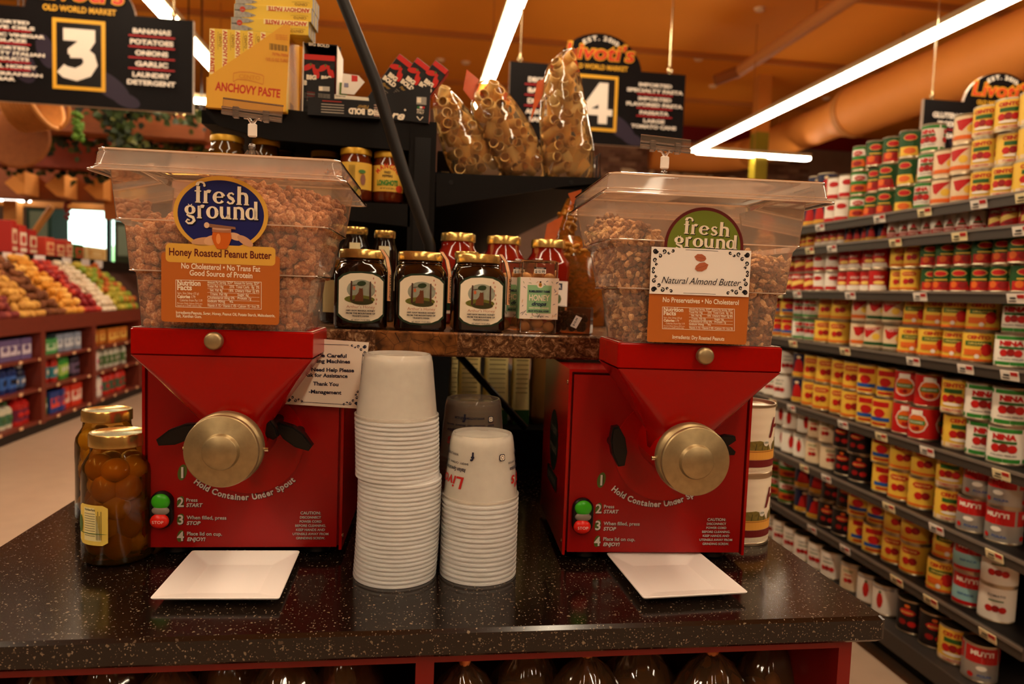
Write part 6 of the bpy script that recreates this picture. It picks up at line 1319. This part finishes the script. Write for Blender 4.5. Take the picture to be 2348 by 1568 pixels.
c = P1(509, 548); HJ = mat('#c8601c', .3)
L.lay = 10; L.conv([(c[0]-.011, c[1]+.008), (c[0]+.011, c[1]+.008), (c[0]+.012, c[1]+.001), (c[0]+.0095, c[1]-.006), (c[0]+.0055, c[1]-.0125), (c[0]-.0055, c[1]-.0125), (c[0]-.0095, c[1]-.006), (c[0]-.012, c[1]+.001)][::-1], HJ); L.ell(c[0]-.004, c[1], .0028, .0065, mat('#e8904c', .3)); L.rect(c[0]-.0115, c[1]+.008, c[0]+.0115, c[1]+.0125, mat('#a86c48', .5), r=.001); L.ell(c[0], c[1]+.0128, .0118, .002, mat('#c89878', .5)); L.conv([(c[0]-.018, c[1]+.014), (c[0]+.017, c[1]+.0125), (c[0]+.0165, c[1]+.0155), (c[0]-.018, c[1]+.0185)], mat('#8a5c40', .5)); L.ell(c[0]-.018, c[1]+.0163, .0032, .0036, mat('#d8b490', .5))
def tt1(s_, xa_, ya_, xb_, yb_, h, M, bold=.02, shear=0): L.fit(s_, P1(xa_, ya_), P1(xb_, yb_), h, M, bold=bold, shear=shear, lay=6)
tt1('Honey Roasted Peanut Butter', 388, 585, 623, 594, .0092, MAR, .02); tt1('No Cholesterol • No Trans Fat', 416, 615, 597, 623, .0068, CRL, .02); tt1('Good Source of Protein', 435, 631, 579, 638, .0068, CRL, .02)
nutr(L, P1, 403, 641, 600, 704, CRL, .027); tt1('Ingredients:Peanuts, Sugar, Honey, Peanut Oil, Potato Starch, Maltodextrin,', 404, 719, 631, 727, .0036, CRL, .02); tt1('Salt, Xanthan Gum.', 404, 727, 463, 729, .0036, CRL, .02)
q = B(); L.emit(q, flat(PF), .00012); q.obj('product_label', bL, label='blue, gold and orange label reading fresh ground Honey Roasted Peanut Butter')
def P2(x, y): return FRr.px(x, y, PF)
L = Lab(); a = P2(1614, 566); rx = (P2(1705, 566)[0]-P2(1523, 566)[0])/2; rz_ = P2(1614, 475)[1]-a[1]
GRL = mat('#6c7a1e', .45); L.ell(a[0], a[1], rx, rz_, MAR, n=64); L.ell(a[0], a[1], rx-.0042, rz_-.0042, GRL, n=64)
L.rect(P2(1487, 700)[0], P2(1600, 787)[1], P2(1716, 700)[0], P2(1600, 672)[1], ORGP, r=.004)
fgl(L, P2, 1566, 535, 1674, 543, .0122, 'fresh', CRL, DRK); fgl(L, P2, 1545, 564, 1690, 572, .0122, 'ground', CRL, DRK)
def tt2(s_, xa_, ya_, xb_, yb_, h, M, bold=.02, shear=0, lay=None): L.fit(s_, P2(xa_, ya_), P2(xb_, yb_), h, M, bold=bold, shear=shear, lay=lay)
tt2('No Preservatives • No Cholesterol', 1519, 692, 1693, 699, .0064, CRL); nutr(L, P2, 1518, 703, 1684, 754, CRL, .03); tt2('Ingredients: Dry Roasted Peanuts', 1541, 776, 1660, 781, .005, CRL)
q = B(); L.emit(q, flat(PF), .00012); q.obj('product_label', bR, label='green and orange label reading fresh ground')
def curl(L, x, z, s, sx, sz, M):
    """scroll ornament in a corner"""
    for (px_, pz_, R_, a0, tn) in ((.10, .10, .09, 0, 1.6), (.36, .10, .07, 2, -1.5), (.10, .36, .07, 1, 1.5), (.62, .07, .05, 2.6, -1.3), (.07, .62, .05, 1.4, 1.3), (.24, .24, .06, 4, 1.4), (.5, .14, .04, 0, 1.2), (.14, .5, .04, 0, -1.2)):
        P_ = []
        for i in range(13): f = i/12; r_ = R_*(1-f*.85); A_ = a0+f*tn*2*PI*.8; P_.append((x+sx*s*(px_+r_*math.cos(A_)), z+sz*s*(pz_+r_*math.sin(A_))))
        L.stroke(P_ if sx*sz > 0 else P_, [s*.02+s*.022*math.sin(PI*i/12) for i in range(13)], M, lay=3)
    L.ell(x+sx*s*.12, z+sz*s*.12, s*.055, s*.055, M, n=12, lay=3)
PF2 = PF+.0018
def P3(x, y): return FRr.px(x, y, PF2)
cx0, cz0 = P3(1489, 677); cx1, cz1 = P3(1723, 570)
cz0 = P3(1605, 677)[1]; cz1 = P3(1605, 570)[1]; L = Lab(); L.rect(cx0, cz0, cx1, cz1, mat('#efe6da', .5))
for sx, sz in ((1, 1), (-1, 1), (1, -1), (-1, -1)): curl(L, cx0+.001 if sx > 0 else cx1-.001, cz0+.001 if sz > 0 else cz1-.001, .044, sx, sz, DRK)
L.stroke([(cx0+.045, cz1-.0022), (cx1-.045, cz1-.0022)], .0005, DRK, lay=3); L.stroke([(cx0+.045, cz0+.0022), (cx1-.045, cz0+.0022)], .0005, DRK, lay=3); L.lay = 4
AL = mat('#b0603c', .5)
for (px_, py_, s_, r_) in ((1606, 591, 1, -.15), (1608, 612, 1.15, .35)):
    u, v = P3(px_, py_); c_, d_ = math.cos(r_), math.sin(r_); pts = [(-.0085, 0), (-.005, -.004), (.001, -.005), (.006, -.003), (.008, 0), (.006, .003), (.001, .005), (-.005, .004)]
    if s_ > 1: pts = [(-x_, y_) for x_, y_ in pts][::-1]
    L.conv([(u+s_*(x_*c_-y_*d_), v+s_*(x_*d_+y_*c_)) for x_, y_ in pts], AL); L.stroke([(u+s_*(x_*c_), v+s_*(x_*d_)) for x_ in (-.006, .006)], .0004, mat('#8a4020', .5))
L.fit('Natural Almond Butter', P3(1516, 649), P3(1698, 656), .0088, DRK, bold=0, shear=.35)
q = B(); q.box(cx0, -PF2+.0002, cz0, cx1, -PF2+.0009, cz1, mat('#efe6da', .5)); L.emit(q, flat(PF2), .00012); q.obj('card_label', bR, label='white card with black scroll corners reading Natural Almond Butter')
# ------------------------------------------------------------------ clear sign clips on the lids
CLP = film('#fff4e8', .16, '#fff0e0', .6, .04); CLP2 = mat('#f0e4d4', .3)
def clip(label, fr, yaw, p, base, stem, bar, zlid):
    """pixel anchors: base centre on the lid, stem joint, bar ends (4 corners)"""
    bu, bz_ = fr.px(*base, p); su, sz_ = fr.px(*stem, p); q4 = [fr.px(x, y, p) for x, y in bar]
    o = (fr.o[0]+fr.u[0]*bu+fr.n[0]*p, fr.o[1]+fr.u[1]*bu+fr.n[1]*p, CT+zlid); t = thing('sign_clip', label, 'sign clip', o, yaw)
    R_ = lambda u, v: (u-bu, v-zlid)
    s1 = R_(su, sz_)
    q = B()
    for dx in (-.018, -.007, .007, .018): q.add([(dx, -.008, 0), (dx+.003, -.008, 0), (dx*.3+.002, -.003, s1[1]*.45), (dx*.3, -.003, s1[1]*.45), (dx, .008, 0), (dx+.003, .008, 0), (dx*.3+.002, .003, s1[1]*.45), (dx*.3, .003, s1[1]*.45)], [(0, 1, 2, 3), (5, 4, 7, 6), (0, 3, 7, 4), (1, 5, 6, 2)], CLP)
    q.bbox(-.018, -.009, 0, .018, .009, .003, CLP, .002); q.cyl((0, 0, .003), (s1[0]*.5, 0, s1[1]*.62), .0032, CLP, 10); q.ball((s1[0]*.5, 0, s1[1]*.55), .005, CLP, 12, 8); q.obj('base', t)
    q = B(); q.bbox(s1[0]-.006, -.003, s1[1]-.009, s1[0]+.006, .003, s1[1]+.009, CLP2, .002); q.obj('joint', t)
    V = [R_(*p_) for p_ in q4]; q = B(); q.prism(V, -.0012, 0, film('#f4ece0', .06, '#fff0dc', .45, .04)); q.obj('plate', t)
    a_, b_ = Vector((V[0][0], -.003, V[0][1])), Vector((V[1][0], -.003, V[1][1])); q = B()
    q.cyl(a_+Vector((0, 0, .003)), b_+Vector((0, 0, .003)), .0032, CLP, 12); q.cyl(a_+Vector((0, 0, .009)), b_+Vector((0, 0, .009)), .0018, CLP, 8)
    d_ = V[3][1]-V[0][1]
    q.cyl(Vector((V[3][0], 0, V[3][1])), Vector((V[2][0], 0, V[2][1])), .0012, CLP, 8); q.obj('gripper', t)
    for f in (.24, .74):
        c_ = a_.lerp(b_, f); q = B(); q.bbox(c_.x-.004, -.0075, c_.z-.003, c_.x+.004, .001, c_.z+.012, CLP, .001); q.obj('hinge', t)
    q = B()
    for f in (.36, .66): c_ = a_.lerp(b_, f); q.tube([(c_.x, 0, c_.z), (s1[0]+(c_.x-s1[0])*.45, 0, s1[1]+.016), (s1[0], 0, s1[1]+.008)], .0022, CLP, 8)
    q.obj('yoke', t)
clip('clear plastic sign clip on the lid of the peanut bin', FL, YL, .02, (577, 357), (579, 299), [(510, 262), (647, 282), (650, 243), (512, 225)], .5578)
clip('clear plastic sign clip on the lid of the almond bin', FRr, YR, .02, (1521, 418), (1524, 373), [(1467, 340), (1581, 353), (1584, 322), (1470, 309)], .5578)
# ------------------------------------------------------------------ notice taped by the left grinder
pN = .0085
def P4(x, y): return FL.px(x, y, pN)
A_, B_, C_ = P4(653, 926), P4(828, 937), P4(846, 785); D4 = (A_[0]+(C_[0]-B_[0]), A_[1]+(C_[1]-B_[1]))
t = thing('notice_sheet', 'white notice sheet behind the left grinder funnel with scroll corners', 'notice', OL, YL)
q = B(); q.prism([A_, B_, C_, D4], -pN-.0006, -pN, PAPER); q.obj('paper', t)
L = Lab()
def tn(s_, x0, y0, x1, y1, h=.0052): L.fit(s_, P4(x0, y0), P4(x1, y1), h, mat('#14142c', .6), bold=.035, lay=3)
tn('Please Be Careful', 686, 817, 795, 820); tn('Operating Machines', 684, 830, 803, 833); tn('If You Need Help Please', 677, 850, 812, 853); tn('Ask for Assistance', 697, 863, 797, 866); tn('Thank You', 718, 883, 776, 885); tn('-Management', 708, 901, 783, 904)
DN = mat('#101430', .6)
for (x, y, sx, sz) in ((842, 789, -1, -1), (823, 931, -1, 1), (657, 923, 1, 1)):
    u, v = P4(x, y); curl(L, u, v, .034, sx, sz, DN)
for p0, p1 in (((735, 789), (800, 791)), ((832, 810), (824, 910)), ((690, 921), (800, 928)), ((662, 890), (665, 905))): L.stroke([P4(*p0), P4(*p1)], .0007, DN, lay=3)
L.emit(q := B(), flat(pN+.0006), .00012); q.obj('notice_print', t)
# ------------------------------------------------------------------ square plates
def plate(label, c4):
    P_ = [onz(x, y, CT+.012) for x, y in c4]; cx, cy = sum(p_[0] for p_ in P_)/4, sum(p_[1] for p_ in P_)/4
    t = thing('square_plate', label, 'plate', (cx, cy, CT+.0005)); W2 = [(p_[0]-cx, p_[1]-cy) for p_ in P_]
    rings = [[(x*k, y*k, z) for x, y in W2] for k, z in ((.50, 0.), (.60, .0005), (.985, .0095), (1., .0115), (.99, .0125), (.62, .0045), (.58, .0038))]
    def rr(r, n=3):
        out = []
        for i in range(4):
            a = Vector(r[i]); p_ = Vector(r[i-1]); nx = Vector(r[(i+1) % 4]); e = .004 if (a-nx).length > .05 else .003
            s0 = a+(p_-a).normalized()*e; s1 = a+(nx-a).normalized()*e
            for k in range(n+1): f = k/n; out.append(tuple((s0*(1-f)+a*f)*(1-f)+(a*(1-f)+s1*f)*f))
        return out
    q = B(); q.loft([rr(r)[::-1] for r in rings], WHITE, True, True, False); q.f = [f for f in q.f]; q.obj('plate_body', t)
    return t
plate('white square plate in front of the left grinder', [(440, 1263), (688, 1263), (641, 1372), (343, 1372)])
plate('white square plate in front of the right grinder', [(1390, 1268), (1600, 1264), (1716, 1358), (1475, 1371)])
# ------------------------------------------------------------------ cups
CUPM = film('#fffaf0', .88, '#fffefa', .3, .15, .3); CUPL = film('#fffaf0', .38, '#fffaf0', .22, .14, .4); CUP_SHADE = film('#e8dccc', .35, '#b0a290', .24, .12, .4)  # last film is greyed: the rear stack's shade put into its colour
def cup_mesh(R_, h, M, tr=.80):
    q = B(); rt = R_*tr
    q.lathe([(R_*.965, .001), (R_, .0), (R_*1.005, .0015), (R_, .003), (R_*.962, .0032), (R_*.955, .006), (R_*.95, .0075), (rt*1.035, h*.86), (rt*1.02, h*.9), (rt*.99, h*.97), (rt*.95, h), (rt*.90, h), (rt*.88, h-.004), (0, h-.0035)], M, 48, sharp=50); return q.mesh('cup')
def cup_print(L, R_, h, dim=False):
    RD = mat('#b42018' if not dim else '#7a2018', .5); K_ = mat('#14142c', .5)  # dim puts the rear stack's shade into a darker red print
    # upside down print: angles measured along the wall
    def put(s_, uc, v, hh, wd, M, shear=0): L.text(s_, uc, v+hh, hh, M, w=wd, rot=PI, bold=.02, shear=shear)
    for c in ((-.066, .080) if not dim else (-.01, .12)): 
        put("Livoti's", c+.0, h*.20, .016, .075, RD, .2); put('Italian Specialties & Marketplace', c, h*.46, .0052, .078, K_, .2)
        put('BAKERY · CATERING · DELI · PRODUCE · SEAFOOD', c, h*.58, .0026, .085, K_); put('WWW.LIVOTISMARKET.COM', c, h*.70, .0034, .05, K_)
    L.text('f', -.018, h*.78, .011, K_, rot=PI, bold=.04)
    u, v = .026, h*.70
    for k, M_ in ((1, K_), (.76, CRX)): L.rect(u-.0046*k, v-.0046*k, u+.0046*k, v+.0046*k, M_, r=.0014)
    L.ell(u, v, .0026, .0026, K_, n=14); L.ell(u, v, .0017, .0017, CRX, n=14)
def stack(label, top_label, X, Y, n, pitch, R_, h, M, lean, group, pr=None, top=None, tr=.80):
    me = cup_mesh(R_, h, M, tr); mt = cup_mesh(R_, h, top or M, tr)
    for i in range(n):
        lx, ly = lean(i); nt_ = n-i; W1 = ['first', 'second', 'third', 'fourth', 'fifth', 'sixth', 'seventh', 'eighth', 'ninth', 'tenth', 'eleventh', 'twelfth', 'thirteenth', 'fourteenth', 'fifteenth', 'sixteenth', 'seventeenth', 'eighteenth', 'nineteenth', 'twentieth']; nth = (W1[nt_-1]+' from the top' if nt_ <= 20 else W1[min(i, 19)]+' from the bottom'); o = link('deli_cup', mt if i == n-1 else me, None, (X+lx, Y+ly, CT+.0004+i*pitch), random.uniform(0, 6), label=label+', '+nth if i < n-1 else top_label, cat='cup', group=group)
        if i < n-1 and False: pass
        if i == n-1 and pr is not None:
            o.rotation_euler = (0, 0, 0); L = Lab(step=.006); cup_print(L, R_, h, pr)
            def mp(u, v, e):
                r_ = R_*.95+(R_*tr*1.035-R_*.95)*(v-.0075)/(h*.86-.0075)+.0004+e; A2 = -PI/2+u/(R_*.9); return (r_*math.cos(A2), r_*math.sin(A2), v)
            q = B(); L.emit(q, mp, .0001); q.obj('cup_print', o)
a = onz(903, 1352, CT); cL = (a[0], a[1]+.0585)
stack('frosted white cup of the tall left stack', 'topmost frosted cup of the tall left stack', cL[0], cL[1], 39, .00588, .0578, .086, CUPM, lambda i: (.0004*i-(.0035 if i > 23 else 0)-.00001*i*i, 0), 'frosted cups of the tall left stack', top=CUPL)
a = onz(1097, 1345, CT); cR = (a[0]+.001, a[1]+.0545)
stack('white cup of the short front right stack', 'topmost printed cup of the short front right stack', cR[0]+.003, cR[1], 18, .0066, .0545, .088, CUPM, lambda i: (0, 0), 'cups of the short front right stack', pr=False, top=CUPL)
a = ony(1086, 905, 1.135)
stack('greyish cup of the shaded rear stack', 'topmost shaded cup of the rear stack', a[0], 1.135, 22, .0066, .0545, .09, CUP_SHADE, lambda i: (0, 0), 'cups of the shaded rear stack', pr=True)
# ------------------------------------------------------------------ pickle jars at the left, tomato cans at the right
AMB = film('#f0d898', .10, '#b8842c', .28, .03); LIQ = mat('#6a3f0c', .15, coat=.3)
OLVP = [mat(c, .35, coat=.3, noise=.35, nscale=25) for c in ('#a06018', '#b8741c', '#c48c28')]
YOL = [mat(c, .35, coat=.3, noise=.3, nscale=25) for c in ('#c89c28', '#d8b038', '#ac8018')]
def pickle(label, x, y, mats, lab=True, seed=1, lr=.038, r=.047, h=.182):
    random.seed(seed)
    def cont(t):
        q = B()
        for k in range(5):
            for j in range(5): A_ = j*2*PI/5+k*.6; q.ball((math.cos(A_)*r*.50, math.sin(A_)*r*.50, .024+k*.027), (r*.40, r*.40, .018+random.uniform(-.002, .003)), random.choice(mats), 14, 9)
        q.obj('peppers', t)
    def lb(L, r_, h_):
        c = .004; L.rect(c-.05, .032, c+.0, .088, mat('#e8c85c', .5), r=.004); L.rect(c-.037, .038, c-.009, .084, mat('#efe0a0', .5)); L.text('Nutrition Facts', c-.035, .080, .003, INK, w=.018, al='l')
        for k in range(10): L.rect(c-.035, .045+k*.0034, c-.017, .0456+k*.0034, INK, lay=4)
        for k in range(4): L.rect(c-.0155+k*.0022, .040, c-.0148+k*.0022, .074+(k % 2)*.006, INK, lay=4)
        L.ell(c-.046, .06, .006, .012, mat('#4a6a2c', .5)); L.rect(c-.05, .048, c, .049, mat('#4a6a2c', .5), lay=5)
    t = jar('pickle_jar', label, (x, y, CT+.0005), r, h, None, GOLD, lab=lb if lab else None, glass=AMB, lid_r=lr, lid_h=.019, sh_=.2, contents=cont)
    return t
zl_ = CT+.18
a = onz(272, 992, zl_); pickle('front left tall jar of dark pickled peppers with a yellow label', a[0], a[1], OLVP, True, 3)
b2 = onz(246, 940, zl_); pickle('tall jar of yellow-green pickled peppers behind the front one', b2[0], b2[1], YOL, False, 4)
a = onz(318, 967, zl_); pickle('third pickle jar half hidden by the left grinder, lower lid', -.385, 1.275, YOL, False, 5)
a = onz(290, 918, zl_); pickle('rear pickle jar half hidden by the left grinder, highest lid', -.458, 1.475, OLVP, False, 6)
random.seed(9)
def tomcan(z0, label):
    r, h = .0515, .1155; t = thing('tomato_can', label, 'can', (.555, 1.13, z0), -.25)
    q = B(); q.lathe([(0, .001), (r*.94, .001), (r, 0), (r, .004), (r*.98, .005)], TIN, 40); q.lathe([(r*.98, h-.005), (r, h-.004), (r, h), (r*.96, h), (r*.93, h-.005), (r*.6, h-.0045), (r*.58, h-.005), (0, h-.005)], TIN, 40); q.obj('tin_ends', t)
    q = B(); q.lathe([(r*.985, .0048)]+[(r*(.985+.004*math.sin(k*1.1)), .0048+(h-.0096)*k/40) for k in range(1, 41)], mat('#eadcc0', .5), 40, sharp=80); q.obj('paper_wrap', t)
    L = Lab(step=.006); M2 = mat('#6c1414', .5); O_ = mat('#e0a040', .5)
    for c in (-.01, .1, -.12):
        L.rect(c-.055, .0085, c+.055, .0135, mat('#d8c8a8', .5), lay=1); L.rect(c-.055, .0145, c+.055, .0255, M2, lay=1); L.rect(c-.055, .0265, c+.055, .0420, O_, lay=1); L.rect(c-.055, .0255, c+.055, .0262, M2, lay=2); L.rect(c-.055, .0395, c+.055, .0402, M2, lay=2)
        P_ = [(c-.054, .042), (c+.054, .042), (c+.05, .052), (c+.03, .058), (c, .0555), (c-.03, .059), (c-.05, .054)]; L.conv(P_, mat('#7a6a2c', .5, noise=.6, nscale=220), lay=2)
        for k in range(9): L.stroke([(c-.05+k*.012, .0425), (c-.045+k*.0115, .053)], .0012, mat('#3c3a1c', .5), lay=3)
        L.conv([(c+.048, .062), (c+.056, .062), (c+.064, .095), (c+.057, .095)], M2, lay=3); L.conv([(c+.058, .078), (c+.075, .078), (c+.075, .084), (c+.0595, .084)], M2, lay=3); L.ell(c+.042, .055, .006, .006, mat('#e8e0d0', .5), lay=4); L.text('USDA', c+.042, .0535, .003, mat('#2c5c3c', .5), w=.009, lay=5)
    q = B(); L.emit(q, round_(r*.993), .00025); q.obj('label_print', t)
tomcan(CT+.0005, 'lower tall cream tomato can right of the right grinder'); tomcan(CT+.1162, 'upper tall cream tomato can stacked right of the right grinder')
